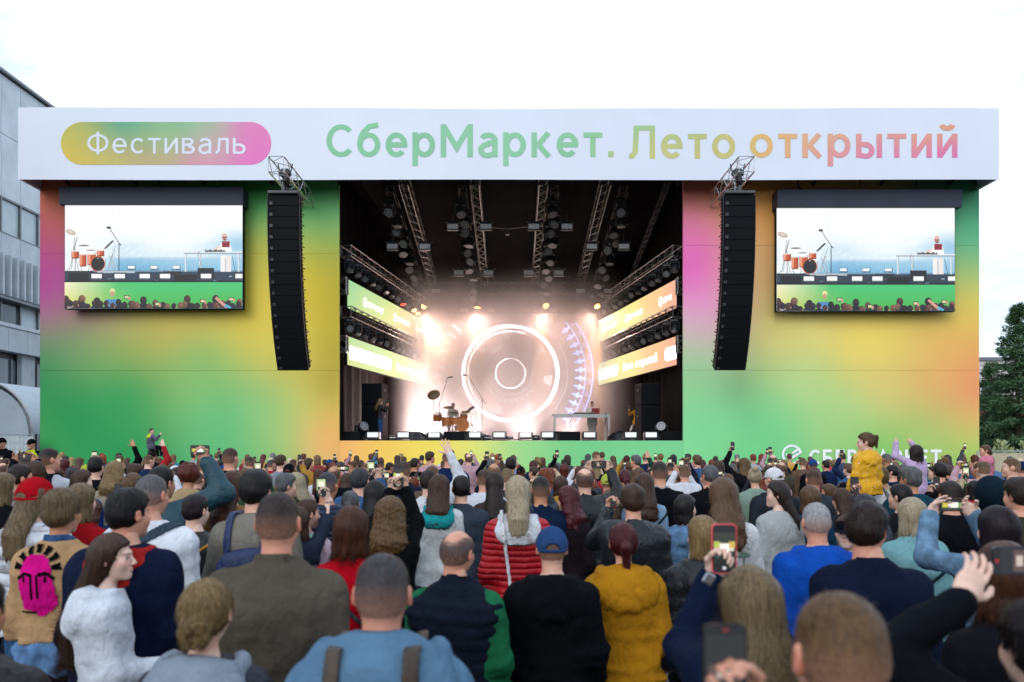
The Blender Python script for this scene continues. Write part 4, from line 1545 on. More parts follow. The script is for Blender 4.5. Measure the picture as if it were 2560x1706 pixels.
# --- the head, centred between the ears, face towards +Y, 0.235 m tall
def head_field(X, Y, Z, fem=0.0, detail=True):
    Xa = np.abs(X)
    d = s_ell(X, Y, Z, (0, -.014, .026), (.0745, .094, .090))
    d = smin(d, s_ell(X, Y, Z, (0, -.045, -.01), (.066, .056, .07)), .03)
    jw = .060 - .005 * fem
    d = smin(d, s_ell(X, Y, Z, (0, .026, -.048), (jw, .062, .068)), .03)
    d = smin(d, s_cap(X, Y, Z, (0, .066, -.098), (0, .060, -.095), .020, .02), .03)
    d = smin(d, s_ell(Xa, Y, Z, (.040, .055, -.03), (.024, .022, .03)), .02)
    if detail:
        d = smin(d, s_ell(X, Y, Z, (0, .077, .022), (.046, .014, .010)), .014)
        d = smax(d, -s_ell(Xa, Y, Z, (.031, .097, .000), (.020, .014, .012)), .012)
        d = smin(d, s_cap(X, Y, Z, (0, .086, .004), (0, .108, -.032), .0075, .0105), .012)
        d = smin(d, s_ell(Xa, Y, Z, (.011, .098, -.036), (.008, .010, .007)), .006)
        d = smin(d, s_ell(Xa, Y, Z, (.031, .073, .000), (.0125, .0125, .0125)), .003)
        d = smin(d, s_ell(X, Y, Z, (0, .087, -.060), (.022, .008, .0045)), .005)
        d = smin(d, s_ell(X, Y, Z, (0, .086, -.069), (.019, .009, .005)), .005)
    # ears
    ex, ey, ez = Xa - .074, Y + .012, Z + .004
    c, s = math.cos(.45), math.sin(.45)
    ex, ey = c * ex + s * ey * .0 - s * 0, ey + .35 * (Xa - .074)
    e = s_ell(ex, ey, ez, (.006, 0, 0), (.012, .019, .033))
    if detail:
        e = smax(e, -s_ell(ex, ey, ez, (.020, .003, .003), (.010, .011, .019)), .005)
    d = smin(d, e, .008)
    # neck
    nr = .056 - .010 * fem
    d = smin(d, s_cap(X, Y, Z, (0, -.028, -.07), (0, -.045, -.2), nr, nr + .006), .025)
    return d


def head_cols(v):
    """skin tint: rgb multiplies the tone, alpha marks eyes (0 skin, 1 white, .5 iris)"""
    x, y, z = v[:, 0], v[:, 1], v[:, 2]
    ax_ = np.abs(x)
    C = np.ones((len(v), 4)); C[:, 3] = 0
    def tint(w, rgb):
        C[:, :3] = C[:, :3] * (1 - w[:, None]) + C[:, :3] * np.array(rgb) * w[:, None]
    tint(np.exp(-(((ax_ - .08) / .012) ** 2 + ((z + .004) / .03) ** 2)), (1.12, .72, .66))
    tint(np.exp(-(((ax_ - .04) / .02) ** 2 + ((z + .03) / .02) ** 2)) * (y > .03), (1.08, .82, .78))
    tint(np.exp(-((x / .012) ** 2 + ((z + .034) / .012) ** 2)) * (y > .09), (1.04, .90, .87))
    tint(np.exp(-((x / .022) ** 2 + ((z + .0645) / .0085) ** 2) ** 2) * (y > .07), (.95, .62, .60))
    tint(np.exp(-(((ax_ - .033) / .021) ** 2 + ((z - .021 + .25 * (ax_ - .03) ** 2 * 40) / .0045) ** 2)) * (y > .05), (.45, .38, .36))
    eye = np.sqrt((ax_ - .031) ** 2 + (y - .073) ** 2 + z ** 2) < .0138
    eye &= (np.abs(z) < .0055) & (y > .076)
    C[eye, 3] = 1.0
    C[eye & (np.sqrt((ax_ - .031) ** 2 + z ** 2) < .0055), 3] = .5
    lash = (np.abs(z - .0065) < .0022) & (np.abs(ax_ - .031) < .014) & (y > .07)
    C[lash, :3] *= .5
    tint(np.exp(-(((z + .12) / .05) ** 2 + ((y + .06) / .04) ** 2)), (1.06, .88, .84))
    return C


_HC = {}


def head_part(fem, h):
    k = ('head', fem, h)
    if k not in _HC:
        v, q = polygonise(lambda X, Y, Z: head_field(X, Y, Z, fem, h < .011), (-.105, -.13, -.19), (.105, .135, .135), h)
        _HC[k] = (v, q, head_cols(v))
    return _HC[k]


# --- a hand: wrist at the origin, fingers along +Z, palm facing +Y, thumb on +X (mirror for the other hand)
def hand_part(pose, h):
    k = ('hand', pose, h)
    if k in _HC:
        return _HC[k]
    fx = [.030, .010, -.011, -.030]
    ln = [(.040, .025, .020), (.044, .029, .021), (.041, .027, .021), (.032, .021, .018)]
    if pose == 'grip':      # fingers closed on a flat phone that stands at y = .03
        cur, sp, th = (55, 55, 30), 3, [(.028, .008, .03), (.055, .03, .055), (.052, .052, .083), (.044, .060, .102)]
    elif pose == 'wave':
        cur, sp, th = (4, 8, 6), 9, [(.028, .006, .028), (.056, .012, .052), (.080, .014, .075), (.096, .012, .092)]
    elif pose == 'reach':
        cur, sp, th = (14, 24, 14), 4, [(.028, .006, .028), (.056, .014, .05), (.072, .026, .074), (.074, .036, .096)]
    elif pose == 'fist':
        cur, sp, th = (75, 95, 60), 1, [(.028, .008, .03), (.045, .030, .055), (.030, .045, .07), (.008, .046, .075)]
    elif pose == 'pinch':   # open C holding the edge of a phone sideways
        cur, sp, th = (38, 30, 18), 4, [(.026, .010, .025), (.045, .036, .045), (.045, .062, .068), (.036, .080, .088)]
    else:
        cur, sp, th = (22, 25, 15), 2, [(.028, .006, .03), (.048, .02, .055), (.05, .03, .08), (.045, .034, .1)]
    segs = []
    for i in range(4):
        p = Vector((fx[i], 0, .088 - abs(i - 1.3) * .004))
        side = R(sp) * (1.5 - i) * .9
        a = 0
        r = .0088 if i < 3 else .0078
        for j in range(3):
            a += R(cur[j]) * (1 + .08 * (i - 1))
            d = Vector((math.sin(side) * math.cos(a), math.sin(a), math.cos(side) * math.cos(a)))
            q = p + d * ln[i][j]
            segs.append((tuple(p), tuple(q), r * (1 - .06 * j), r * (1 - .06 * (j + 1))))
            p = q
    ths = [(th[0], th[1], .0135, .0115), (th[1], th[2], .0112, .0102), (th[2], th[3], .0102, .0085)]

    def f(X, Y, Z):
        d = s_ell(X, Y, Z, (0, .004, .05), (.043, .017, .052))
        d = smin(d, s_cap(X, Y, Z, (0, 0, -.04), (0, 0, .02), .026, .027), .02)
        d = smin(d, s_ell(X, Y, Z, (.026, .014, .035), (.018, .016, .03)), .012)
        for s_ in segs:
            d = smin(d, s_cap(X, Y, Z, *s_), .004)
        t_ = s_cap(X, Y, Z, *ths[0])
        for s_ in ths[1:]:
            t_ = smin(t_, s_cap(X, Y, Z, *s_), .005)
        return smin(d, t_, .008)

    v, q = polygonise(f, (-.075, -.04, -.06), (.115, .11, .215), h)
    C = np.ones((len(v), 4)); C[:, 3] = 0
    w = np.clip((v[:, 2] - .08) / .1, 0, 1)
    C[:, 1] -= .12 * w; C[:, 2] -= .14 * w
    _HC[k] = (v, q, C)
    return _HC[k]


# --- hair, in head coordinates
def cranium(X, Y, Z):
    d = s_ell(X, Y, Z, (0, -.014, .026), (.0745, .094, .090))
    return smin(d, s_ell(X, Y, Z, (0, -.045, -.01), (.066, .056, .07)), .03)


def hairline(X, Y, Z):
    """> 0 where hair grows"""
    zl = np.interp(Y, [-.12, -.075, -.045, -.02, .005, .03, .055, .08, .1], [-.082, -.08, -.066, -.045, .02, .02, .05, .066, .078])
    side = np.where((np.abs(X) > .05) & (Y > .0) & (Y < .03), -.03, 0)
    return Z - zl - side


def hair_field(style, seed):
    """-> (field, box lo, box hi, strand length, strand lift)"""
    wb = Wob(seed, 7)
    wl = Wob(seed + 1, 6, (1, 1, .12))
    curly = Wob(seed + 2, 9)

    def shell(X, Y, Z, top, side, nape, soft=.02, noise=.0, nf=60):
        h_ = hairline(X, Y, Z)
        up = sstep(Z, .02, .1)
        bk = sstep(-Z, .0, .07)
        t = side * (1 - up) + top * up
        t = t * (1 - bk) + nape * bk
        if noise:
            t = t + noise * wb(X, Y, Z, nf)
        w = sstep(h_, -soft * .5, soft * .5)
        return cranium(X, Y, Z) - (t * w - .012 * (1 - w))

    if style == 'crop':
        return (lambda X, Y, Z: shell(X, Y, Z, .009, .004, .0026, .03, .0008, 150)), (-.1, -.13, -.11), (.1, .11, .135), .012, .003
    if style == 'buzz':
        return (lambda X, Y, Z: shell(X, Y, Z, .005, .0035, .0028, .03, .0006, 170)), (-.1, -.13, -.11), (.1, .11, .13), .006, .002
    if style == 'short':
        def f(X, Y, Z):
            return shell(X, Y, Z, .019, .009, .005, .016, .0035, 62) + .0016 * wl(X, Y, Z, 260)
        return f, (-.12, -.14, -.11), (.12, .13, .16), .045, .007
    if style == 'tousled':
        def f(X, Y, Z):
            return shell(X, Y, Z, .027, .015, .010, .014, .006, 55) + .002 * wl(X, Y, Z, 230)
        return f, (-.13, -.15, -.115), (.13, .14, .175), .06, .012
    if style == 'bald':
        def f(X, Y, Z):
            d = shell(X, Y, Z, .004, .009, .005, .022, .002, 80)
            r = np.sqrt((X / .052) ** 2 + ((Y + .015) / .085) ** 2)
            w = sstep(r + .12 * wb(X, Y, Z, 60), .75, 1.15) + (Z < .05)
            return d + .014 * (1 - np.clip(w, 0, 1))
        return f, (-.11, -.13, -.11), (.11, .11, .135), .02, .003
    if style == 'tight':           # combed back, for tails and buns
        def f(X, Y, Z):
            return shell(X, Y, Z, .014, .012, .007, .012, .0015, 70) + .0012 * np.sin(90 * np.arctan2(X, Z + .03))
        return f, (-.11, -.13, -.11), (.11, .12, .145), .09, .003

    def mane(zbot, w0, w1, yc1, d1, top=.022, wave=0.0, clump=.003, cf=26, front=.035, earc=.018):
        """shell plus hair hanging behind and beside the face down to zbot"""
        def f(X, Y, Z):
            d = shell(X, Y, Z, top, .020, .02, .02, .003, 50)
            t = np.clip((.03 - Z) / (.03 - zbot), 0, 1)
            w = w0 + (w1 - w0) * t
            yc = -.015 + (yc1 + .015) * np.clip(t * 1.6, 0, 1)
            dd = .092 + (d1 - .092) * np.clip(t * 1.5, 0, 1)
            if wave:
                X = X + wave * np.sin(Z * 55 + 9 * Y + seed) * t
                Y = Y + wave * np.cos(Z * 47 + 7 * X + seed) * t
            a = np.arctan2(X, -(Y - yc))
            r = np.sqrt((X / w) ** 2 + ((Y - yc) / dd) ** 2)
            g = (r - 1) * np.minimum(w, dd)
            g = g + clump * (np.sin(a * cf + (3 if wave else .9) * np.sin(Z * (11 if wave else 5) + seed)) + .6 * np.sin(a * cf * 2.3 + 1.7 + (4 if wave else 1.2) * np.sin(Z * 6))) * np.clip(t * 2, .2, 1)
            edge = zbot + .018 * np.sin(a * 9 + seed) + .012 * np.sin(a * 23)
            g = smax(g, edge - Z, .02)
            g = smax(g, Z - .075, .03)
            g = smax(g, Y - (front - .02 * t), .015)
            # keep it off the face
            g = smax(g, -s_ell(X, Y, Z, (0, .08, -.05), (.064, .075, .13)), .012)
            d = smin(d, g, .022)
            return d
        lo = (-max(w0, w1) - .045, min(-.16, yc1 - d1 - .05), zbot - .06)
        return f, lo, (max(w0, w1) + .045, .14, .165)

    if style == 'bob':
        f, lo, hi = mane(-.155, .090, .102, -.03, .092, .019)
        return f, lo, hi, .15, .006
    if style == 'long':
        f, lo, hi = mane(-.38, .089, .100, -.165, .050, .017)
        return f, lo, hi, .24, .007
    if style == 'verylong':
        f, lo, hi = mane(-.54, .088, .098, -.215, .050, .016)
        return f, lo, hi, .30, .009
    if style == 'longhood':
        f, lo, hi = mane(-.30, .086, .068, -.20, .040, .016)
        return f, lo, hi, .26, .010
    if style == 'wavy':
        f, lo, hi = mane(-.35, .094, .122, -.155, .058, .020, .009, .0035, 23)
        return f, lo, hi, .20, .012
    if style == 'curly':
        f0, lo, hi = mane(-.26, .106, .138, -.10, .08, .028, .012, .004, 21, .03)
        def f(X, Y, Z):
            return f0(X, Y, Z) + .007 * curly(X, Y, Z, 150)
        return f, (lo[0] - .02, lo[1] - .02, lo[2]), (hi[0] + .02, hi[1], hi[2] + .01), .07, .02
    if style == 'afro':
        def f(X, Y, Z):
            d = s_ell(X, Y, Z, (0, -.025, .015), (.112, .115, .115))
            d = smax(d, -s_ell(X, Y, Z, (0, .10, -.04), (.07, .07, .11)), .02)
            d = smax(d, -.10 - Z, .02)
            return d + .011 * curly(X, Y, Z, 110)
        return f, (-.17, -.19, -.14), (.17, .13, .18), .04, .02
    if style == 'pony':
        f0, lo, hi, a_, b_ = hair_field('tight', seed)
        def f(X, Y, Z):
            d = f0(X, Y, Z)
            t = s_cap(X, Y, Z, (0, -.108, .03), (0, -.150, -.01), .018, .032)
            t = smin(t, s_cap(X, Y, Z, (0, -.150, -.01), (.006, -.140, -.20), .032, .016), .03)
            t = t + .003 * np.sin(np.arctan2(X, Y + .15) * 9) + .004 * wl(X, Y, Z, 90)
            return smin(d, t, .012)
        return f, (-.11, -.21, -.25), (.11, .12, .145), .11, .005
    if style == 'bun':
        f0, lo, hi, a_, b_ = hair_field('tight', seed)
        def f(X, Y, Z):
            d = f0(X, Y, Z)
            x, y, z = X - .004, Y + .122, Z + .048
            rr = np.sqrt(x * x + z * z)
            t = np.sqrt((rr - .030) ** 2 + (y * .9) ** 2) - .023
            an = np.arctan2(z, x)
            t = t + .0055 * np.sin(an * 5 + rr * 160 + y * 60) + .002 * curly(X, Y, Z, 160)
            return smin(d, t, .012)
        return f, (-.115, -.175, -.12), (.115, .12, .15), .09, .004
    if style == 'top_knot':
        f0, lo, hi, a_, b_ = hair_field('tight', seed)
        def f(X, Y, Z):
            d = f0(X, Y, Z)
            t = s_ell(X, Y, Z, (0, -.09, .10), (.04, .036, .036)) + .005 * curly(X, Y, Z, 150)
            return smin(d, t, .015)
        return f, (-.11, -.16, -.11), (.11, .12, .175), .07, .006
    if style == 'kid_tail':
        f0, lo, hi, a_, b_ = hair_field('tight', seed)
        def f(X, Y, Z):
            d = f0(X, Y, Z)
            t = s_cap(X, Y, Z, (.05, -.085, .06), (.09, -.13, .055), .012, .026)
            t = smin(t, s_cap(X, Y, Z, (.09, -.13, .055), (.105, -.125, -.075), .026, .013), .03)
            return smin(d, t + .003 * wl(X, Y, Z, 110), .01)
        return f, (-.11, -.18, -.12), (.15, .12, .15), .08, .006
    raise ValueError(style)


def strands(f, v, n, length, lift, seed, h, style):
    """thin ribbons that follow the hair surface downwards and away from the crown"""
    r = np.random.default_rng(seed)
    base = v[r.integers(0, len(v), n)] + r.normal(0, h * .4, (n, 3))
    base = base[(base[:, 2] > v[:, 2].min() + .02)]
    n = len(base)
    steps = 4
    L = length * r.uniform(.5, 1.1, n)
    off = r.uniform(.0005, lift, n)
    fly = r.random(n) < .07
    off[fly] *= 3.5
    e = .003

    def F(p):
        return f(p[:, 0], p[:, 1], p[:, 2])

    def grad(p):
        g_ = np.stack([F(p + np.array(d)) for d in ((e, 0, 0), (0, e, 0), (0, 0, e))], 1) - F(p)[:, None]
        return g_ / (np.linalg.norm(g_, axis=1)[:, None] + 1e-9)

    p = base.copy()
    rows = []
    w = r.uniform(.0006, .0015, n)
    wig = r.normal(0, {'curly': .35, 'afro': .5, 'wavy': .2, 'tousled': .2, 'bun': .12}.get(style, .07), (n, 3))
    wig[fly] *= 3
    for s_ in range(steps + 1):
        g_ = grad(p)
        p = p - g_ * (F(p) - off * (s_ / steps) ** .8 - .0006)[:, None]
        fl = np.stack([p[:, 0] * 1.2, (p[:, 1] + .02) * 1.6, np.full(n, -.11)], 1)
        fl = fl - g_ * (fl * g_).sum(1)[:, None]
        fl = fl / (np.linalg.norm(fl, axis=1)[:, None] + 1e-9) + wig
        sd = np.cross(fl, g_)
        sd /= (np.linalg.norm(sd, axis=1)[:, None] + 1e-9)
        ww = w * (1 - .75 * (s_ / steps) ** 2)
        rows.append((p - sd * ww[:, None], p + sd * ww[:, None]))
        p = p + fl * (L / steps)[:, None]
    V = np.concatenate([q for a in rows for q in a])
    Fc = []
    ar = np.arange(n)
    for s_ in range(steps):
        a0, a1, b0, b1 = (2 * s_) * n, (2 * s_ + 1) * n, (2 * s_ + 2) * n, (2 * s_ + 3) * n
        Fc.append(np.stack([ar + a0, ar + a1, ar + b1, ar + b0], 1))
    sh = np.clip(r.normal(.46, .17, n), 0.02, 1)
    C = np.ones((len(V), 4))
    C[:, 0] = np.tile(sh, 2 * (steps + 1))
    return V, np.concatenate(Fc), C


_HAIR = {}


def hair_mesh(style, seed, h, n_str):
    k = (style, seed, h, n_str)
    if k in _HAIR:
        return _HAIR[k]
    f, lo, hi, ln, lift = hair_field(style, seed)
    v, q = polygonise(f, lo, hi, h)
    wl = Wob(seed + 5, 8, (1, 1, .1))
    C = np.ones((len(v), 4))
    C[:, 0] = np.clip(.42 + .2 * wl(v[:, 0], v[:, 1], v[:, 2], 300), 0.05, .9)
    if style in ('crop', 'buzz', 'bald'):
        hl = sstep(hairline(v[:, 0], v[:, 1], v[:, 2]), -.004, .03)
        C[:, 1] = (.22 + .5 * sstep(v[:, 2], -.08, .015) + .28 * sstep(v[:, 2], .0, .06)) * hl
        if style == 'bald':
            r_ = np.sqrt((v[:, 0] / .052) ** 2 + ((v[:, 1] + .015) / .085) ** 2)
            C[:, 1] = (.35 + .5 * sstep(v[:, 2], -.09, 0.0)) * hl * np.where(v[:, 2] > .05, sstep(r_, .85, 1.5), 1)
    parts = [(v, q, C, 0)]
    if n_str:
        V, Fc, Cs = strands(f, v, n_str, ln, lift, seed, h, style)
        if style in ('crop', 'buzz', 'bald'):
            Cs[:, 1] = (.15 + .75 * sstep(V[:, 2], -.06, .05)) * sstep(hairline(V[:, 0], V[:, 1], V[:, 2]), 0, .03)
        parts.append((V, Fc, Cs, 0))
    _HAIR[k] = np_mesh('hair', parts)
    return _HAIR[k]


# --- headgear
def cap_meshes(kind, h):
    k = ('capm', kind, h)
    if k in _HC:
        return _HC[k]

    def dome(X, Y, Z):
        d = cranium(X, Y, Z) - .0155
        d = d + .0012 * np.cos(np.arctan2(X, Y + .014) * 6)
        hem = .012 + .10 * (Y + .014) * .2
        d = smax(d, hem - Z, .006)
        if kind == 'cap':
            d = smax(d, -s_ell(X, Y, Z, (0, -.12, .012), (.040, .05, .030)), .006)
        b = s_ell(X, Y, Z, (0, -.014, .132), (.008, .008, .005))
        return smin(d, b, .004)

    def brim(X, Y, Z):
        y = Y - .075
        zz = Z - .022 + .35 * y + 2.2 * X * X
        r = np.sqrt((X / .075) ** 2 + (np.maximum(y, 0) / .082) ** 2) - 1
        d = smax(np.abs(zz) - .0035, r * .07, .004)
        return smax(d, -.005 - y, .004)

    def strap(X, Y, Z):
        d = np.abs(cranium(X, Y, Z) - .0125) - .003
        d = smax(d, np.abs(Z - .004) - .011, .003)
        return smax(d, Y + .06, .004)

    def beanie(X, Y, Z):
        d = cranium(X, Y, Z) - .017 - .006 * sstep(Z, .08, .13)
        d = d + .0022 * np.cos(np.arctan2(X, Y + .014) * 40)
        return smax(d, -.01 - Z, .006)

    lo, hi = (-.11, -.135, -.03), (.11, .18, .16)
    if kind == 'cap':
        _HC[k] = [('crown', dome), ('brim', brim), ('strap', strap)]
    else:
        _HC[k] = [('crown', beanie)]
    out = []
    for nm, f in _HC[k]:
        v, q = polygonise(f, lo, hi, h if nm == 'crown' else min(h, .005))
        out.append((nm, np_mesh('cap_' + nm if nm != 'crown' else 'cap_crown', [(v, q, None, 0)])))
    _HC[k] = out
    return out


# --- torso, arms, clothes.  Person 1.75 m tall, faces +Y, feet at z = 0
HEADC = Vector((0, .028, 1.632))


def profile(build, fem):
    zs = [.78, .86, .95, 1.05, 1.15, 1.25, 1.34, 1.395, 1.43, 1.465, 1.50]
    w = [.175, .18, .172, .160, .165, .182, .195, .186, .150, .098, .066]
    dp = [.115, .118, .110, .104, .108, .116, .114, .102, .088, .074, .060]
    if fem:
        w = [.182, .184, .165, .140, .142, .155, .168, .160, .132, .086, .056]
        dp = [.12, .12, .105, .092, .096, .108, .102, .090, .078, .066, .052]
    b = build
    w = [q * (1 + .9 * b) for q in w[:-3]] + [q * (1 + .3 * b) for q in w[-3:]]
    dp = [q * (1 + 1.2 * b) for q in dp[:-3]] + [q * (1 + .4 * b) for q in dp[-3:]]
    return zs, w, dp


def torso_field(X, Y, Z, build, fem, ease=0.0, flare=0.0):
    zs, w, dp = profile(build, fem)
    W = np.interp(Z, zs, w) + ease
    D = np.interp(Z, zs, dp) + ease
    if flare:
        fl = flare * np.clip((1.15 - Z) / .4, 0, 1)
        W = W + fl; D = D + fl * .7
    yc = np.interp(Z, [.8, 1.0, 1.2, 1.35, 1.5], [-.005, .0, -.012, -.022, -.012])
    y = Y - yc
    n = 2.5
    r = (np.abs(X / W) ** n + np.abs(y / D) ** n + 1e-9) ** (1 / n)
    return (r - 1) * np.minimum(W, D) * .9


def solve_arm(S, Wr, l1=.295, l2=.265, pole=(0, -.3, -1)):
    S, Wr = Vector(S), Vector(Wr)
    d = Wr - S
    D = d.length
    mx = (l1 + l2) * .985
    if D > mx:
        Wr = S + d * (mx / D)
        d = Wr - S
        D = mx
    D = max(D, .12)
    a = (l1 * l1 - l2 * l2 + D * D) / (2 * D)
    hgt = math.sqrt(max(0, l1 * l1 - a * a))
    u = d.normalized()
    p = Vector(pole)
    p = (p - u * p.dot(u)).normalized()
    return S, S + u * a + p * hgt, Wr


def arm_down(s, fem, k=0):
    sx = .178 if not fem else .152
    S = (s * sx, -.012, 1.385)
    opts = [((s * (sx + .05), .06, .85), (s * .35, -1, 0)), ((s * (sx + .03), .15, .92), (s * .4, -1, -.2)), ((s * .10, .24, 1.08), (s * .5, -.8, -.8)),
            ((s * (sx + .065), -.01, .84), (s * .4, -1, 0))]
    t, pole = opts[k % 4]
    return solve_arm(S, t, pole=pole)


def person_arms(spec, fem):
    """spec: per side None / int pose / ('to', local wrist, hand pose, hand frame...)"""
    out = []
    for s, sp in zip((-1, 1), spec):
        if sp is None or isinstance(sp, int):
            S, E, W_ = arm_down(s, fem, sp or 0)
            out.append((S, E, W_, 'relaxed', None))
        else:
            sx = .178 if not fem else .152
            up = max(0.0, min(1.0, (sp[1][2] - 1.1) / .6))
            S = (s * (sx - .015 * up), -.01 + .02 * up, 1.385 + .045 * up)
            S, E, W_ = solve_arm(S, sp[1], pole=(s * .5, -.1, -1.0))
            out.append((S, E, W_, sp[2], sp[3] if len(sp) > 3 else None))
    return out


def garment_field(g, arms, build, fem, seed):
    """g: dict(kind, ease, hem, sleeve, hood, collar, puff, flare)"""
    wb = Wob(seed, 7)
    w2 = Wob(seed + 3, 5, (1.0, 1.0, .35))
    w3 = Wob(seed + 9, 5, (.35, .6, 1.1))
    ease = g.get('ease', .012)
    hem = g.get('hem', .80)
    sl = g.get('sleeve', 1.0)
    thick = g.get('thick', 1.0)

    def f(X, Y, Z):
        d = torso_field(X, Y, Z, build, fem, ease, g.get('flare', 0))
        d = smax(d, Z - g.get('ztop', 1.492), .012)
        for (S, E, W_, hp, fr) in arms:
            ru = (.056 if not fem else .048) * (1 + .9 * build) + ease * .8 + .006 * (thick - 1)
            re_ = (.044 if not fem else .038) * (1 + .7 * build) + ease * .8
            rw = .031 + ease * .75
            if sl > 0:
                E2 = E if sl >= .5 else S.lerp(E, sl * 2)
                a = s_cap(X, Y, Z, S, E2, ru, ru + (re_ - ru) * min(1, sl * 2))
                if sl > .5:
                    W2 = E.lerp(W_, min(1, (sl - .5) * 2) * .95)
                    a = smin(a, s_cap(X, Y, Z, E, W2, re_, rw + (.012 if sl < 1 else 0)), .035)
                    el = np.exp(-((X - E[0]) ** 2 + (Y - E[1]) ** 2 + (Z - E[2]) ** 2) / .012)
                    dd = (W_ - S).normalized()
                    tt = (X - E[0]) * dd[0] + (Y - E[1]) * dd[1] + (Z - E[2]) * dd[2]
                    a = a - .011 * thick * el * (1 - np.abs(np.sin(tt * 48 + 3.5 * wb(X, Y, Z, 9)))) ** 1.3
                d = smin(d, a, .05)
        d = smax(d, hem + .02 * wb(X, Y, Z, 6) * .4 - Z, .012)
        if g.get('puff'):
            per = g['puff']
            d = d - (.009 if per > .045 else .006) * np.abs(np.sin((Z + .008 * np.sin(X * 9)) * math.pi / per)) + .004
            d = d - .004 * wb(X, Y, Z, 60)
        else:
            n1 = w2(X, Y, Z, 24 + 5 * np.sin(Z * 7))
            n2 = wb(X, Y, Z, 38)
            n3 = w3(X, Y, Z, 30)
            low = np.clip((1.36 - Z) / .4, .4, 1)
            fold = np.exp(-(n1 * 2.3) ** 2) + .8 * np.exp(-(n3 * 2.3) ** 2)
            d = d - thick * (.018 * low * fold - .006 + .003 * n2)
            if g.get('tail'):
                d = d + .003
        if g.get('collar'):
            ch = g['collar']
            rr_ = np.sqrt(X ** 2 + ((Y + .012) * .92) ** 2)
            c = np.abs(rr_ - (.072 - .008 * fem + .18 * (1.5 - Z))) - .008
            c = smax(c, np.abs(Z - 1.475 - ch * .3 + .22 * (Y + .0)) - ch, .008)
            d = smin(d, c, .012)
        if g.get('hood'):
            hs = g['hood'] * 1.08
            # the folded hood: a soft bag on the upper back with a rolled rim round the neck
            yy = Y + .105 + .30 * (1.40 - Z)
            bag = s_ell(X, yy, Z, (0, 0, 1.385), (.158 * hs, .072 * hs, .118 * hs))
            bag = bag - .007 * np.sin(Z * 55 + 26 * X * X * 20 + seed) * np.clip((1.42 - Z) * 8, 0, 1) - .005 * n_w(wb, X, Y, Z)
            rr_ = np.sqrt((X / 1.18) ** 2 + (Y + .022) ** 2)
            rim = np.sqrt((rr_ - .100 * hs) ** 2 + ((Z - 1.458 - .10 * (Y + .02)) * .62) ** 2) - .021 * hs
            rim = rim - .004 * wb(X, Y, Z, 50)
            rim = smax(rim, Y - .055, .03)
            d = smin(d, smin(bag, rim, .02), .007)
            d = smax(d, -s_cap(X, Y, Z, (0, -.005, 1.46), (0, .02, 1.7), .063, .085), .012)
        if g.get('up'):      # hood worn up
            hd = s_ell(X, Y, Z, (0, .012, 1.64), (.112, .135, .145)) - .004 * wb(X, Y, Z, 30)
            hd = smax(hd, -s_ell(X, Y, Z, (0, .13, 1.61), (.072, .10, .11)), .02)
            d = smin(d, hd, .05)
        return d
    return f


def n_w(w, X, Y, Z):
    return w(X, Y, Z, 45)


def body_field(arms, legs, build, fem):
    def f(X, Y, Z):
        d = torso_field(X, Y, Z, build, fem, -.012)
        d = smax(d, Z - 1.49, .01)
        d = smax(d, .86 - Z, .02)
        nr = .054 - .009 * fem
        d = smin(d, s_cap(X, Y, Z, (0, -.02, 1.40), (0, -.005, 1.53), nr + .012, nr), .035)
        for (S, E, W_, hp, fr) in arms:
            k = 1 + .8 * build
            ru, re_, rw = ((.046, .036, .027) if not fem else (.040, .031, .023))
            d = smin(d, s_cap(X, Y, Z, S, E, ru * k, re_ * k), .03)
            d = smin(d, s_cap(X, Y, Z, E, W_, re_ * k, rw), .02)
        for (Hp, Kn, An) in legs:
            d = smin(d, s_cap(X, Y, Z, Hp, Kn, .078, .05), .04)
            d = smin(d, s_cap(X, Y, Z, Kn, An, .05, .034), .02)
        return d
    return f


LEGS_STAND = [((s * .085, -.005, .86), (s * .092, .012, .47), (s * .098, -.012, .08)) for s in (-1, 1)]
LEGS_SIT = [((s * .085, .0, .86), (s * .15, .36, .90), (s * .16, .40, .50)) for s in (-1, 1)]


def trousers_mesh(legs, h, skirt=False):
    k = ('trs', tuple(legs), h)
    if k in _HC:
        return _HC[k]
    wb = Wob(77, 7)

    def f(X, Y, Z):
        d = None
        for (Hp, Kn, An) in legs:
            a = smin(s_cap(X, Y, Z, Hp, Kn, .098, .068), s_cap(X, Y, Z, Kn, An, .068, .056), .03)
            d = a if d is None else smin(d, a, .02)
        d = smin(d, s_ell(X, Y, Z, (0, -.008, .885), (.158, .102, .12)), .05)
        return d - .006 * (1 - np.abs(wb(X, Y, Z, 34)))
    P_ = np.array([q for l in legs for q in l])
    lo = P_.min(0) - .12; hi = P_.max(0) + .16
    v, q = polygonise(f, lo, hi, h)

    def fs(X, Y, Z):
        d = None
        for (Hp, Kn, An) in legs:
            a = s_ell(X, Y, Z, (An[0], An[1] + .06, An[2] - .035), (.048, .135, .045))
            d = a if d is None else np.minimum(d, a)
        return smax(d, (min(l[2][2] for l in legs) - .078) - Z, .01)
    A = np.array([l[2] for l in legs])
    v2, q2 = polygonise(fs, A.min(0) - np.array([.07, .12, .1]), A.max(0) + np.array([.07, .22, .06]), max(.014, h * .7))
    _HC[k] = (np_mesh('trousers', [(v, q, None, 0)]), np_mesh('shoes', [(v2, q2, None, 0)]))
    return _HC[k]


def arms_box(arms, pad=.1):
    A = np.array([list(p) for a in arms for p in a[:3]])
    return A.min(0) - pad, A.max(0) + pad


_BODY, _GARM = {}, {}


def rot_head(yaw, pitch, roll):
    return Euler((pitch, roll, yaw)).to_matrix()


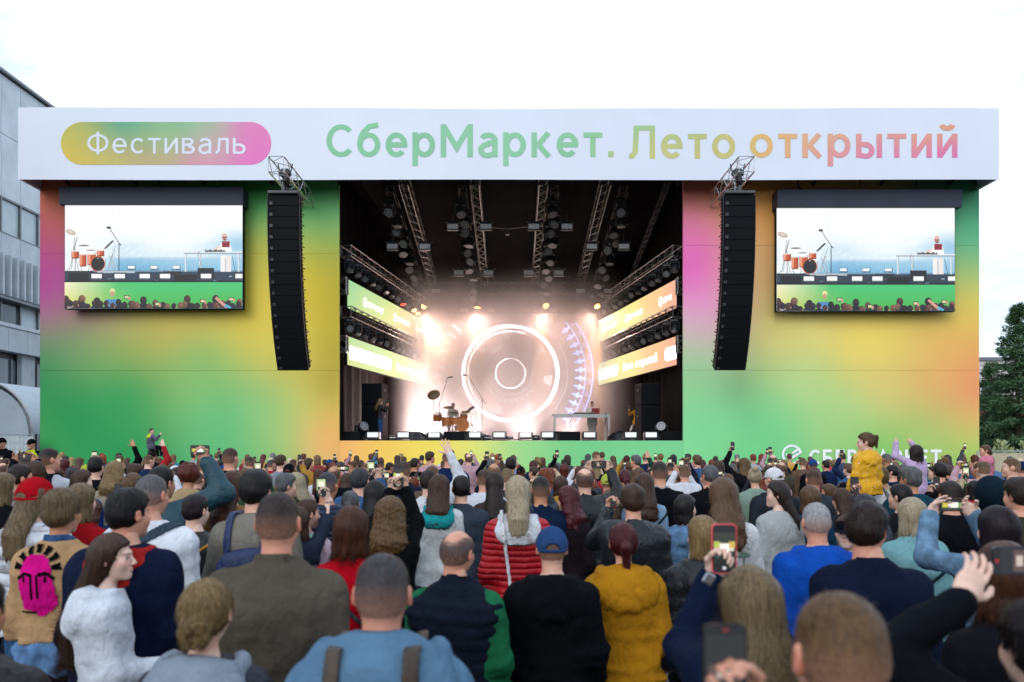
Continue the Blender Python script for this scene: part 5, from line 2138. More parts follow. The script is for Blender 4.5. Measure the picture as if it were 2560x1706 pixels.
def hand_frame(E, W_, hint):
    """rotation that puts the hand's +Z along the forearm (or hint[0]) and its palm (+Y) towards hint[1]"""
    z = (W_ - E).normalized() if hint is None or hint[0] is None else Vector(hint[0]).normalized()
    pn = Vector((0, 1, 0)) if hint is None or len(hint) < 2 or hint[1] is None else Vector(hint[1])
    y = (pn - z * pn.dot(z))
    if y.length < .05:
        y = Vector((1, 0, 0)) - z * z.x
    y.normalize()
    x = y.cross(z)
    return Matrix((x, y, z)).transposed()


def body_mesh(key, arms, legs, build, fem, hyaw, hpit, hrol, h, hh, hs):
    if key is not None and key in _BODY:
        return _BODY[key]
    lo, hi = arms_box(arms, .1)
    lo = np.minimum(lo, [-.3, -.2, -.02]); hi = np.maximum(hi, [.3, .25, 1.58])
    L_ = np.array([q for l in legs for q in l])
    lo = np.minimum(lo, L_.min(0) - .1); hi = np.maximum(hi, L_.max(0) + .1)
    v, q = polygonise(body_field(arms, legs, build, fem), lo, hi, h)
    c = np.ones((len(v), 4)); c[:, 3] = 0
    parts = [(v, q, c, 0)]
    v, q, c = head_part(fem, hh)
    M = np.array(rot_head(hyaw, hpit, hrol))
    v = (v * hs) @ M.T + np.array(HEADC)
    parts.append((v, q, c, 0))
    for s, (S, E, W_, hp, fr) in zip((-1, 1), arms):
        v, q, c = hand_part(hp, max(hh * .88, .0055) if hp != 'relaxed' else .012)
        v = v.copy()
        # thumb side: palm towards +Y (away from the viewer) puts the right thumb on -X
        if s > 0:
            v[:, 0] *= -1
            q = q[:, ::-1]
        ks = .92 if fem else 1.0
        M = np.array(hand_frame(E, W_, fr))
        v = (v * ks) @ M.T + np.array(W_)
        parts.append((v, q, c, 0))
    me = np_mesh('body', parts)
    if key is not None:
        _BODY[key] = me
    return me


def garment_mesh(key, g, arms, build, fem, seed, h):
    if key is not None and key in _GARM:
        return _GARM[key]
    lo, hi = arms_box(arms, .09 + g.get('ease', .012))
    hem = g.get('hem', .8)
    lo = np.minimum(lo, [-.28 - build * .2, -.26 - build * .2, hem - .03]); hi = np.maximum(hi, [.28 + build * .2, .2 + build * .2, 1.56 if not g.get('up') else 1.82])
    lo[2] = hem - .03 if g.get('sleeve', 1) < .5 else min(lo[2], hem - .03)
    f = garment_field(g, arms, build, fem, seed)
    v, q = polygonise(f, lo, hi, h)
    parts = [(v, q, None, 0)]
    me = np_mesh('garment', parts)
    if key is not None:
        _GARM[key] = me
    return me, f


# --- materials of people
def mat_skin(name, col):
    if name in _MC:
        return _MC[name]
    t = NT(name)
    a = t.n('VertexColor'); a.layer_name = 'Col'
    n = t.rng(t.noise(40, 4), .3, .7, .9, 1.08)
    m = t.n('VectorMath', operation='MULTIPLY'); m.inputs[0].default_value = col[:3]
    t.l(a.outputs[0], m.inputs[1])
    s = t.n('VectorMath', operation='SCALE'); t.l(m.outputs[0], s.inputs[0]); t.l(n, s.inputs['Scale'])
    eye = t.math('GREATER_THAN', a.outputs[1], .75)
    iris = t.math('GREATER_THAN', a.outputs[1], .25)
    c = t.mix(iris, s.outputs[0], (.03, .02, .015, 1))
    c = t.mix(eye, c, (.62, .58, .56, 1))
    t.l(c, t.b.inputs['Base Color'])
    t.b.inputs['Roughness'].default_value = .48
    t.b.inputs['Subsurface Weight'].default_value = .0
    t.b.inputs['Specular IOR Level'].default_value = .4
    t.bump(t.noise(220, 2), .12, .001)
    _MC[name] = t.m
    return t.m


SKINS = [mat_skin('skin_fair', hx('d9a68c', .82)), mat_skin('skin_rosy', hx('d49a80', .8)), mat_skin('skin_light', hx('dcb098', .82)), mat_skin('skin_tan', hx('c08a68', .8)), mat_skin('skin_pale', hx('e2bca8', .82))]
SKINC = hx('cf9c84', .68)


def mat_hair(name, dark, light, rough=.42):
    n_ = 'hair_' + name
    if n_ in _MC:
        return _MC[n_]
    t = NT(n_)
    a = t.n('VertexColor'); a.layer_name = 'Col'
    sep = t.n('SeparateColor'); t.l(a.outputs[0], sep.inputs[0])
    st = t.noise(1.0, 2.0, vscale=(420, 420, 40))
    sm = t.noise(1.0, 3.0, vscale=(150, 150, 4))
    f = t.math('ADD', t.math('MULTIPLY', sep.outputs[0], .55), t.math('MULTIPLY', t.rng(st, .25, .75, -.25, .45), .4))
    f = t.math('ADD', f, t.rng(sm, .32, .68, -.17, .28))
    c = t.mix(t.math('MULTIPLY', f, .9, True), dark, light)
    den = t.rng(t.noise(120, 4.0, rough=.75), .3, .7, -.4, .4)
    df = t.math('ADD', sep.outputs[1], t.math('MULTIPLY', den, t.math('SUBTRACT', 1.05, sep.outputs[1])), True)
    c = t.mix(df, SKINC, c)
    t.l(c, t.b.inputs['Base Color'])
    t.b.inputs['Roughness'].default_value = rough
    t.b.inputs['Specular IOR Level'].default_value = .22
    t.bump(t.math('ADD', t.math('MULTIPLY', st, .4), sm), .55, .005)
    _MC[n_] = t.m
    return t.m


HAIRC = {
    'black': ('0a0808', '2c2526'), 'darkbrown': ('140d0a', '45322a'), 'brown': ('25170f', '6d4c37'), 'chestnut': ('2a140d', '7c4a2e'), 'lightbrown': ('3a281a', '96714e'),
    'auburn': ('32100a', '8e3f24'), 'red': ('4a160a', 'b3562a'), 'wine': ('2a0a0c', '80303a'), 'darkblond': ('33210f', '9c7646'), 'blond': ('58401e', 'd2b27c'),
    'platinum': ('857250', 'f0e2c4'), 'grey': ('2e2e30', '98989a'), 'darkgrey': ('17171a', '5d5d62'), 'white': ('7d7d7e', 'eceaea'), 'ashblond': ('3c2e1e', 'b4986c'), 'purpleblack': ('0e070b', '32202a')}


def hairm(c):
    d, l = HAIRC[c]
    return mat_hair(c, hx(d, .6), hx(l, .66))


def mat_cloth(col, kind='knit'):
    n_ = 'cloth_%s_%s' % (kind, col)
    if n_ in _MC:
        return _MC[n_]
    t = NT(n_)
    c = hx(col, .7)
    f = t.rng(t.noise(7, 5), .3, .7, .82, 1.14)
    if kind == 'dotted':
        tcd = t.n('TexCoord'); vo = t.n('TexVoronoi'); vo.inputs['Scale'].default_value = 17; t.l(tcd.outputs['Object'], vo.inputs['Vector'])
        dots = t.math('LESS_THAN', vo.outputs['Distance'], .14)
    if kind == 'denim':
        f = t.math('MULTIPLY', f, t.rng(t.noise(14, 4), .35, .7, .75, 1.35))
    fine = t.rng(t.noise(300, 2), .3, .7, .92, 1.08)
    f = t.math('MULTIPLY', f, fine)
    s = t.n('VectorMath', operation='SCALE'); s.inputs[0].default_value = c[:3]; t.l(f, s.inputs['Scale'])
    t.l(s.outputs[0] if kind != 'dotted' else t.mix(dots, s.outputs[0], (.72, .68, .6, 1)), t.b.inputs['Base Color'])
    rough = {'dotted': .6, 'quilt': .5, 'quiltw': .5, 'knit': .9, 'denim': .85, 'leather': .38, 'nylon': .5, 'cotton': .88}[kind]
    t.b.inputs['Roughness'].default_value = rough
    t.b.inputs['Specular IOR Level'].default_value = .06 if kind in ('knit', 'cotton', 'denim') else .3
    w_ = t.noise(9, 2.5, vscale=(1.0, 1.0, .5))
    rg = t.math('ABSOLUTE', t.math('SUBTRACT', t.noise(13, 2, vscale=(1.0, 1.0, .6)), .5))
    h = t.math('ADD', t.math('MULTIPLY', t.noise(60, 4), .22), t.math('ADD', t.math('MULTIPLY', w_, 1.0), t.math('MULTIPLY', rg, 1.7)))
    tc2 = t.n('TexCoord'); sp2 = t.n('SeparateXYZ'); t.l(tc2.outputs['Object'], sp2.inputs[0])
    if kind in ('cotton', 'denim', 'leather', 'nylon'):      # shoulder and back seams
        ax_ = t.math('ABSOLUTE', sp2.outputs[0])
        seam = t.math('LESS_THAN', t.math('ABSOLUTE', t.math('SUBTRACT', ax_, .163)), .004)
        if kind in ('denim', 'leather'):
            yk = t.math('LESS_THAN', t.math('ABSOLUTE', t.math('SUBTRACT', sp2.outputs[2], 1.3)), .004)
            seam = t.math('MAXIMUM', seam, yk)
        h = t.math('SUBTRACT', h, t.math('MULTIPLY', seam, .22))
    if kind.startswith('quilt'):
        per = .042 if kind == 'quilt' else .085
        zz = t.math('ADD', sp2.outputs[2], t.math('MULTIPLY', t.noise(4, 2), .02))
        wv = t.math('POWER', t.math('ABSOLUTE', t.math('SINE', t.math('MULTIPLY', zz, math.pi / per))), .5)
        h = t.math('ADD', h, t.math('MULTIPLY', wv, 1.0 if kind == 'quilt' else 1.6))
    t.bump(h, .75, .022)
    _MC[n_] = t.m
    return t.m


M_SHOE = mat_plain('shoe_leather', (.03, .03, .032, 1), .5)
M_EYEW = mat_plain('glasses_frame', (.015, .012, .012, 1), .3)


def local_of(root_loc, yaw, scale, p):
    d = Vector(p) - Vector(root_loc)
    return Matrix.Rotation(-yaw, 3, 'Z') @ d / scale


PERSONS = []


def person(x, y, H, label, group=None, yaw=0.0, head=(0, 0, 0), fem=0, build=0.0, arms=(None, None), top=None, hair=('short', 'brown'), legs='1a1e2a',
           skin=0, lod=1, seed=0, sit=False, z0=0.0, hs=.955, cap=None, share=None, extra=None, cat='person', legkind='denim', tops=None):
    """lod 0 = close, 1 = middle, 2 = far.  share = key under which the meshes are reused"""
    sc = H / 1.75
    root = empty('person', (x, y, z0), yaw, label, cat, group)
    root.scale = (sc,) * 3
    h = (.034, .04, .05)[lod]; hh = (.007, .0106, .016)[lod]; hg = (.0134, .021, .034)[lod]
    kf = (1.0 if y < 3.3 else 1.2, 1.0 if y < 6.6 else 1.25, 1.0)[lod]
    hh, hg = round(hh * min(kf, 1.15), 5), hg * kf
    sp = []
    for a in arms:
        if isinstance(a, tuple):
            w = local_of((x, y, z0), yaw, sc, a[0]) if a[0] is not None and len(a) > 3 and a[3] == 'world' else a[0]
            fr = a[2] if len(a) > 2 else None
            sp.append(('to', tuple(w), a[1], fr))
        else:
            sp.append(a)
    A = person_arms(sp, fem)
    lg = LEGS_SIT if sit else LEGS_STAND
    key = None if share is None else (share, lod, fem, round(head[0], 2), build)
    me = body_mesh(key, A, lg, build, fem, *head, h, hh, hs)
    body = mk('body', me, SKINS[skin], root)
    Mh = rot_head(*head)
    hp = HEADC.copy()
    if hair is not None:
        n_s = (1500, 420, 0)[lod] if len(hair) < 4 else hair[3]
        hm = hair_mesh(hair[0], hair[2] if len(hair) > 2 else 1, round((.0066, .010, .015)[lod] * kf, 5), n_s)
        o = mk('hair', hm, hairm(hair[1]), root, hp, Mh.to_euler())
        o.scale = (hs,) * 3
    if cap is not None:
        kind, c = cap[0], cap[1]
        cr = None
        for nm, cm in cap_meshes(kind, (.006, .008, .013)[lod]):
            mt = mat_cloth(c if nm != 'brim' or len(cap) < 3 else cap[2], 'cotton')
            if nm == 'crown':
                cr = mk('cap' if kind == 'cap' else 'beanie', cm, mt, root, hp, Mh.to_euler())
                cr.scale = (hs * (1.08 if hair and hair[0] in ('long', 'bob', 'wavy', 'verylong') else 1.01),) * 3
                if len(cap) > 3 and cap[3]:      # worn back to front
                    cr.rotation_euler = (Mh @ Matrix.Rotation(cap[3], 3, 'Z')).to_euler()
            else:
                mk('brim' if nm == 'brim' else 'strap', cm, mt, cr)
    tf = None
    fields = []
    for i, g in enumerate(tops or ([top] if top else [])):
        gk = None if share is None else (share, lod, fem, build, g.get('kind'), g.get('var', 0))
        r_ = garment_mesh(gk, g, A, build, fem, seed + 13 * i, hg)
        if isinstance(r_, tuple):
            gm, tf1 = r_
            fields.append(tf1)
        else:
            gm = r_
        if gk is not None:
            _GARM[gk] = gm
        o = mk(g.get('name', 'jacket'), gm, mat_cloth(g['col'], g.get('cloth', 'knit')), root)
    if fields:
        tf = fields[0] if len(fields) == 1 else (lambda X, Y, Z: np.minimum.reduce([np.broadcast_to(q_(X, Y, Z), np.broadcast(X, Y, Z).shape) for q_ in fields]))
    tm, sm = trousers_mesh(lg, .03 if lod else .022)
    mk('trousers', tm, mat_cloth(legs, legkind), root)
    mk('shoes', sm, M_SHOE, root)
    root['hold'] = 0
    PERSONS.append(root)
    if extra:
        extra(root, tf, A, sc, hg)
    del root['hold']
    return root, tf, A


def band_part(root, tf, name, p0, n, half, mat, zr=(.8, 1.52), yr=(-1, 1), off=.006, th=.006, h=.009, xr=(-.4, .4)):
    """strap lying on a garment: slab |n.(p-p0)| < half cut from a shell round the garment"""
    nn = Vector(n).normalized()

    def f(X, Y, Z):
        d = np.abs(tf(X, Y, Z) - off) - th
        s_ = np.abs((X - p0[0]) * nn[0] + (Y - p0[1]) * nn[1] + (Z - p0[2]) * nn[2]) - half
        d = smax(d, s_, .004)
        d = smax(d, np.maximum(yr[0] - Y, Y - yr[1]), .004)
        return smax(d, np.maximum(xr[0] - X, X - xr[1]), .004)
    v, q = polygonise(f, (max(-.34, xr[0] - .02), max(-.34, yr[0] - .02), zr[0]), (min(.34, xr[1] + .02), min(.28, yr[1] + .02), zr[1]), h)
    if len(v) == 0:
        return None
    return mk(name, np_mesh(name, [(v, q, None, 0)]), mat, root)


# --- phones
def rrect(w, h, r, n=4):
    p = []
    for cx, cz, a in ((w / 2 - r, h / 2 - r, 0), (-w / 2 + r, h / 2 - r, 90), (-w / 2 + r, -h / 2 + r, 180), (w / 2 - r, -h / 2 + r, 270)):
        p += [(cx + r * math.cos(R(a + 90 * k / n)), cz + r * math.sin(R(a + 90 * k / n))) for k in range(n + 1)]
    return p


PH_W, PH_H = .073, .150
k = MB(); k.prism(rrect(PH_W, PH_H, .011), -.0038, .0038); PH_BODY = k.mesh('phone_body')
k = MB(); k.prism(rrect(PH_W + .005, PH_H + .005, .012), -.003, .0055); PH_CASE = k.mesh('phone_case')
SCRM = mat_vcol_emit('phone_screen_pixels', 1.0)


def phone_screen(var):
    m = MB()
    W, H = PH_W - .006, PH_H - .006
    r_ = random.Random(var)
    y = [-.0042]

    def q(x0, z0, x1, z1, c, k=1.0):
        y[0] -= .00004
        m.flat([(x0 * W - W / 2, z0 * H - H / 2), (x1 * W - W / 2, z0 * H - H / 2), (x1 * W - W / 2, z1 * H - H / 2), (x0 * W - W / 2, z1 * H - H / 2)], y[0], tuple(v * k for v in hx(c)[:3]) + (1,))
    q(0, 0, 1, 1, '0b0c0e')
    if var % 4 == 0:      # portrait film of the stage
        q(.0, .18, 1, .86, '2c3028'); q(.05, .45, .95, .62, 'e8e2c8', .9); q(.0, .52, .28, .66, 'b8c850', .9); q(.72, .52, 1, .66, 'd8b850', .9)
        q(.3, .42, .7, .6, 'fff4ee', 1.1); q(0, .18, 1, .40, '1c2420'); q(.06, .3, .3, .36, '3a5048'); q(.42, .05, .58, .11, 'f2f2f2', .8)
    elif var % 4 == 1:    # bright picture
        q(.0, .2, 1, .9, 'cfe0a8', .8); q(.1, .25, .9, .5, '26382c'); q(.2, .5, .85, .78, 'f6f6de', .9); q(.0, .2, 1, .3, '142018'); q(.44, .04, .56, .1, 'ffffff', .7)
    elif var % 4 == 2:    # dark recording screen
        q(.0, .12, 1, .9, '1d1f22'); q(.1, .35, .9, .55, '5a4a44'); q(.3, .4, .7, .52, 'e8d8cc', .7); q(.44, .945, .58, .965, 'c02020', .7); q(.43, .03, .57, .09, 'c82020', .6)
    else:                 # sideways film: the stage runs along the long edge
        q(.12, .03, .9, .97, '3a4a30'); q(.3, .3, .75, .7, 'f0eee6', 1.0); q(.35, .08, .72, .28, 'd8c848', .9); q(.35, .72, .72, .92, '70b860', .9); q(.12, .03, .3, .97, '181c1c')
    return m.mesh('phone_screen', vcol=True)


PH_SCR = [phone_screen(i) for i in range(4)]
PH_BACKM = mat_plain('phone_glass', (.02, .022, .026, 1), .15)


def phone(p, label, land=False, case=None, var=None, yaw=0.0, pitch=0.0, scale=1.0, group='phones held up in the crowd'):
    r_ = empty('phone', p, (pitch, R(90) if land else 0, yaw), label, 'phone', group)
    r_.scale = (scale,) * 3
    mk('phone_body', PH_BODY, PH_BACKM, r_)
    mk('phone_screen', PH_SCR[(3 if land else 0) if var is None else var], SCRM, r_)
    if case:
        mk('phone_case', PH_CASE, mat_plain('case_' + case, hx(case), .5), r_)
    return r_

# ---------------------------------------------------------------- things standing on the stage
def SP4(x, y, d):
    """photograph position measured on the enlarged stage view"""
    return P(820 + x / 2.558, 760 + y / 2.558, d)


# wash bars along the front edge
k = MB(); k.box((0, .1, 0), (.50, .2, .30), bev=.02); WB_BODY = k.mesh('lamp_body')
k = MB()
for s in (-1, 1):
    k.box((s * .28, .1, -.03), (.03, .14, .3), bev=.008)
k.box((0, .1, -.19), (.58, .26, .03), bev=.008)
WB_BR = k.mesh('bracket')
k = MB(); k.flat([(-.22, -.075), (.22, -.075), (.22, .115), (-.22, .115)], -.004); WB_FACE = k.mesh('lens_panel')
t = NT('wash_lens')
t.b.inputs['Base Color'].default_value = (.5, .5, .5, 1)
_c = t.mix(t.rng(t.noise(3.0, 2.0, vscale=(2.0, 1, 9.0)), .35, .65, 0, 1), (.75, .9, 1.0, 1), (1.0, .86, .8, 1))
t.l(_c, t.b.inputs['Emission Color'])
t.b.inputs['Emission Strength'].default_value = .5
M_WASH = t.m
for i, a in enumerate((932, 1008, 1085, 1187, 1248, 1314, 1369, 1474, 1577, 1628)):
    q = P(a, 1091, 31.55); q.z = DECK + .215
    r_ = empty('wash_lamp', q, R(2 * math.sin(i * 4)), f'glowing wash lamp in a bracket on the stage edge, {ORDN[i]} from the left', 'lamp', 'wash lamps on the stage edge')
    mk('lamp_body', WB_BODY, M_BPL, r_); mk('bracket', WB_BR, M_BPL, r_); mk('lens_panel', WB_FACE, M_WASH, r_)
# low black loudspeakers on the edge
k = MB(); k.box((0, .3, 0), (.82, .6, .36), bev=.02); LF_BODY = k.mesh('speaker_body')
k = MB(); k.box((0, -.008, 0), (.78, .02, .32), bev=.006); LF_GR = k.mesh('grille')
for i, a in enumerate((874, 1135, 1425, 1684)):
    q = P(a, 1090, 31.6); q.z = DECK + .185
    r_ = empty('low_loudspeaker', q, 0, f'low black loudspeaker lying on the stage edge, {ORDN[i]} from the left', 'loudspeaker', 'low loudspeakers on the stage edge')
    mk('speaker_body', LF_BODY, M_BPAINT, r_); mk('grille', LF_GR, M_GRILL, r_)
# floor monitors
def wedge(x, y, d, w, label, mat, side=1, rz=0.0):
    q = SP4(x, y, d); q.z = DECK + .005
    r_ = empty('floor_monitor', q, rz, label, 'loudspeaker', 'floor monitors')
    k = MB(); k.prism([(-.34, 0), (.36, 0), (.36, .10), (.02, .40), (-.34, .40)] if side > 0 else [(-.36, 0), (.34, 0), (.34, .40), (-.02, .40), (-.36, .10)], -w / 2, w / 2)
    k.obj('monitor_body', mat, r_)
    k = MB(); k.lathe([(.02, 0), (.16, 0), (.17, .012), (.15, .012), (.05, -.02), (.0, -.02)], 16, Matrix.Rotation(R(90), 3, 'X'), (-.04 * side, -w / 2 - .005, .17)); k.obj('speaker_cone', M_BPL, r_)
    k = MB(); k.box((.24 * side, 0, .255), (.03, w * .9, .32), (0, R(-50) * side, 0)); k.obj('grille', M_GRILL, r_)


wedge(577, 800, 34.2, .62, 'big grey floor monitor left of the drum kit', M_GREYBOX)
wedge(905, 830, 33.4, .6, 'low black floor monitor in front of the bass drum', M_BPAINT)
wedge(1440, 830, 33.6, .6, 'low black floor monitor in front of the performer table, left one', M_BPAINT, -1)
wedge(1847, 835, 33.2, .6, 'black floor monitor right of the table with round speaker showing', M_BPAINT, -1)


def stack(xa, xb, y0, y1, y2, d, sd):
    a, b_ = SP4(xa, y1, d), SP4(xb, y0, d)
    w = b_.x - a.x
    for nm, z0, z1, lb in (('bass_loudspeaker', DECK + .01, a.z, 'tall black bass loudspeaker under the stack'), ('top_loudspeaker', a.z + .01, b_.z, 'square black loudspeaker on top of the stack')):
        r_ = empty(nm, ((a.x + b_.x) / 2, d, z0), R(-8) if sd == 'left' else R(8), f'{lb} on the {sd} side of the stage', 'loudspeaker', 'side fill loudspeakers')
        k = MB(); k.box((0, .45, (z1 - z0) / 2), (w, .9, z1 - z0), bev=.02); k.obj('cabinet_body', M_BPAINT, r_)
        k = MB(); k.box((0, -.01, (z1 - z0) / 2), (w * .92, .03, (z1 - z0) * .92), bev=.01); k.obj('grille', M_GRILL, r_)
        for s in (-1, 1):
            k = MB(); k.box((s * (w / 2 + .012), .4, (z1 - z0) * .7), (.03, .2, .08), bev=.01); k.obj('handle', M_BPL, r_)


stack(212, 345, 508, 650, 850, 33.6, 'left')
stack(2000, 2125, 508, 650, 870, 33.0, 'right')
# big lamps standing on the deck near the stacks
for i, (x, y, d) in enumerate(((215, 815, 32.2), (2135, 815, 32.2), (1968, 812, 36.0))):
    q = SP4(x, y, d); q.z = DECK + .02
    r_ = empty('floor_lamp_head', q, (0, 0, R(40 - 60 * i)), f'moving head lamp standing on the deck {["beside the left loudspeaker stack", "at the far right edge", "behind the right loudspeaker stack"][i]}', 'lamp', 'deck moving head lamps')
    r_.scale = (1.3,) * 3
    a = mk('lamp_base', MH_BASE, M_BPL, r_, (0, 0, 0), (R(180), 0, 0))
    mk('yoke', MH_YOKE, M_BPL, r_, (0, 0, 0), (R(180), 0, 0))
    b_ = mk('lamp_head', MH_HEAD, M_BPL, r_, (0, 0, .38), (R(-20), 0, 0))
    mk('lens', MH_LENS, [M_BPL, M_LENS], b_)


def pole_stand(p, h, boom, label, name='microphone_stand', base='tripod'):
    r_ = empty(name, p, 0, label, 'stand', 'microphone stands')
    k = MB(); k.cyl((0, 0, .12), (0, 0, h), .014, n=6); k.obj('pole', M_BPL, r_)
    for j in range(3):
        a = R(90 + 120 * j)
        k = MB(); k.cyl((0, 0, .2), (.3 * math.cos(a), .3 * math.sin(a), .01), .012, n=5); k.obj('leg', M_BPL, r_)
    if boom:
        k = MB(); k.cyl((boom[0] * -.25, 0, h - boom[1] * .25), (boom[0], 0, h + boom[1]), .011, n=5); k.obj('boom', M_BPL, r_)
        k = MB(); k.cyl((boom[0], 0, h + boom[1]), (boom[0] - .22 * (1 if boom[0] < 0 else -1) * -1 * -1, -.02, h + boom[1] + .03), .024, .032, n=8)
        k.obj('microphone', M_BPL, r_)


q = SP4(985, 820, 35.2); q.z = DECK
pole_stand(q, 1.9, (-.62, 1.0), 'tall boom microphone stand right of the drum kit')
q = SP4(715, 830, 35.6); q.z = DECK
pole_stand(q, 1.75, (.35, 1.1), 'tall boom microphone stand over the left of the drum kit')

# drum kit
M_AMBER = mat_plain('amber_drum_lacquer', hx('c87018', .9), .22, 0.0, .25, 3.0)
M_HEADW = mat_plain('drum_skin_white', (.75, .74, .7, 1), .5)
M_HEADB = mat_plain('drum_skin_black', (.008, .008, .009, 1), .25)
M_BRASS = mat_plain('cymbal_bronze', hx('a88a4c'), .3, .9, .2, 10)
kd = 36.2
kp = SP4(800, 815, kd); kp.z = DECK
rz_ = .36
r_ = empty('drum_riser', (kp.x, kd + .3, DECK), 0, 'low black riser under the drum kit', 'riser')
k = MB(); k.box((0, .2, rz_ / 2), (2.9, 2.4, rz_ - .02)); k.obj('riser_deck', M_BPAINT, r_)
k = MB(); k.box((0, -1.02, rz_ - .05), (2.92, .05, .09)); k.obj('edge_rail', M_ALU, r_)
kit = empty('drum_kit', (kp.x, kd, DECK + rz_), 0, 'amber drum kit with black bass drum head and raised cymbals', 'drum kit')
ppm = FPX / kd


def kx(x, y):
    return (x - 800) / 2.558 / ppm, (SP4(0, y, kd).z - DECK - rz_)


def drum(x, y, r, dep, axis, hoop=True, head=None):
    px_, pz_ = kx(x, y)
    M = Matrix.Identity(3) if axis == 'z' else (Matrix.Rotation(R(90), 3, 'X') if axis == 'y' else Matrix.Rotation(R(22), 3, 'X'))
    o_ = Vector((px_, 0 if axis != 'y' else .0, pz_))
    k = MB(); k.lathe([(r, -dep / 2), (r, dep / 2)], 24, M, o_)
    d_ = k.obj('bass_drum' if axis == 'y' else 'tom_drum', M_AMBER, kit, smooth=False)
    for e in (-1, 1):
        k = MB(); k.lathe([(r * 1.03, e * dep / 2 - .02), (r * 1.05, e * dep / 2), (r * 1.03, e * dep / 2 + .02), (r * .97, e * dep / 2 + .02)], 24, M, o_); k.obj('hoop', M_CHROME if axis != 'y' else M_AMBER, d_)
        k = MB(); k.lathe([(r * .97, e * (dep / 2 + .012)), (0, e * (dep / 2 + .013))], 24, M, o_); k.obj('drum_skin', head or M_HEADW, d_)
    return d_


bd = drum(858, 775, .30, .4, 'y', head=M_HEADB)
for x, y, r, dp, ax in ((700, 722, .20, .28, 'x'), (757, 755, .22, .42, 'z'), (868, 718, .16, .24, 'x'), (815, 752, .23, .36, 'z')):
    drum(x, y, r, dp, ax)


def cymbal(x, y, r, tilt, base_x):
    px_, pz_ = kx(x, y)
    r0 = empty('cymbal_stand', (0, 0, 0)); r0.parent = kit
    M = Matrix.Rotation(tilt, 3, 'X') @ Matrix.Rotation(tilt * .4, 3, 'Y')
    k = MB(); k.lathe([(.0, .035), (.05, .03), (.06, .012), (r, -.012), (r, -.016), (.05, .0), (0, .0)], 24, M, (px_, .1, pz_)); k.obj('cymbal', M_BRASS, r0, smooth=True)
    bx = kx(base_x, 0)[0]
    k = MB(); k.cyl((px_, .1, pz_), (bx, .12, .25), .013, n=6); k.obj('pole', M_CHROME, r0)
    for j in range(3):
        a = R(30 + 120 * j)
        k = MB(); k.cyl((bx, .12, .45), (bx + .32 * math.cos(a), .12 + .3 * math.sin(a), .01), .012, n=5); k.obj('leg', M_CHROME, r0)


cymbal(675, 580, .30, R(-42), 672)
cymbal(770, 663, .26, R(-14), 775)
cymbal(803, 696, .24, R(-12), 812)
cymbal(880, 690, .2, R(20), 925)
px_, pz_ = kx(918, 668)
k = MB(); k.box((px_, .05, pz_), (.28, .2, .05), (R(30), R(-30), 0), bev=.01); k.box((px_ - .12, .05, pz_ - .1), (.2, .2, .04), (R(30), R(-30), 0), bev=.01); k.obj('drum_pad', M_BPL, kit)
for x0, x1 in ((925, 905), (940, 960), (905, 930), (948, 920)):
    a0 = kx(x0, 690); a1 = kx(x1, 812)
    k = MB(); k.cyl((a0[0], .1, a0[1]), (a1[0], .05, .02), .014, n=6); k.obj('rack_leg', M_CHROME, kit)

# performer's table with equipment
td = 35.4
tz = SP4(0, 706, td).z
tx0, tx1 = SP4(1437, 0, td).x, SP4(1807, 0, td).x
tab = empty('equipment_table', ((tx0 + tx1) / 2, td, DECK), 0, 'long pale metal table holding the music equipment', 'table')
W_ = tx1 - tx0
k = MB(); k.box((0, .4, tz - DECK - .02), (W_, .9, .06), bev=.01); k.obj('table_top', M_STEEL, tab)
k = MB(); k.box((0, -.05, tz - DECK - .10), (W_ - .1, .04, .1)); k.obj('apron', M_STEEL, tab)
for sx in (-.5, .5):
    for yy in (-.02, .8):
        k = MB(); k.box((sx * (W_ - .14) + (-.0 if yy < .5 else .12 * -sx), yy, (tz - DECK - .05) / 2), (.07, .07, tz - DECK - .06)); k.obj('leg', M_STEEL, tab)
lap = empty('laptop', SP4(1715, 695, td - .05) + Vector((0, .3, 0)), 0, 'burgundy laptop open on the equipment table in front of the performer', 'laptop')
lap.location.z = tz + .012
k = MB(); k.box((0, .11, .012), (.36, .25, .02), bev=.006); k.obj('keyboard_base', M_BPL, lap)
k = MB(); k.box((0, -.04, .14), (.36, .015, .25), (R(14), 0, 0), bev=.006); k.obj('lid', mat_plain('burgundy_shell', hx('8c1c30'), .35), lap)
ctl = empty('music_controller', SP4(1640, 695, td) + Vector((0, .25, 0)), 0, 'low black mixing controller with knobs on the equipment table', 'controller')
ctl.location.z = tz + .012
k = MB(); k.box((0, 0, .03), (.95, .42, .05), bev=.01); k.obj('controller_body', M_BPL, ctl)
for j in range(16):
    k = MB(); k.cyl((-.42 + .056 * j, -.1 + .08 * (j % 3), .055), (-.42 + .056 * j, -.1 + .08 * (j % 3), .085 + .02 * (j % 2)), .016, n=7); k.obj('knob', M_CHROME if j % 3 == 0 else M_BPL, ctl)
for j, x in enumerate((1545, 1770)):
    k = MB(); a = SP4(x, 705, td - .15); b_ = SP4(x + 20, 830, td - .1)
    k.tube([a + (b_ - a) * u + Vector((.06 * math.sin(9 * u), -.02, 0)) for u in np.linspace(0, 1, 9)], .012, 5)
    tag(k.obj('cable', M_CABLE), f'black cable hanging from the {"left half" if j == 0 else "right end"} of the equipment table', 'cable')
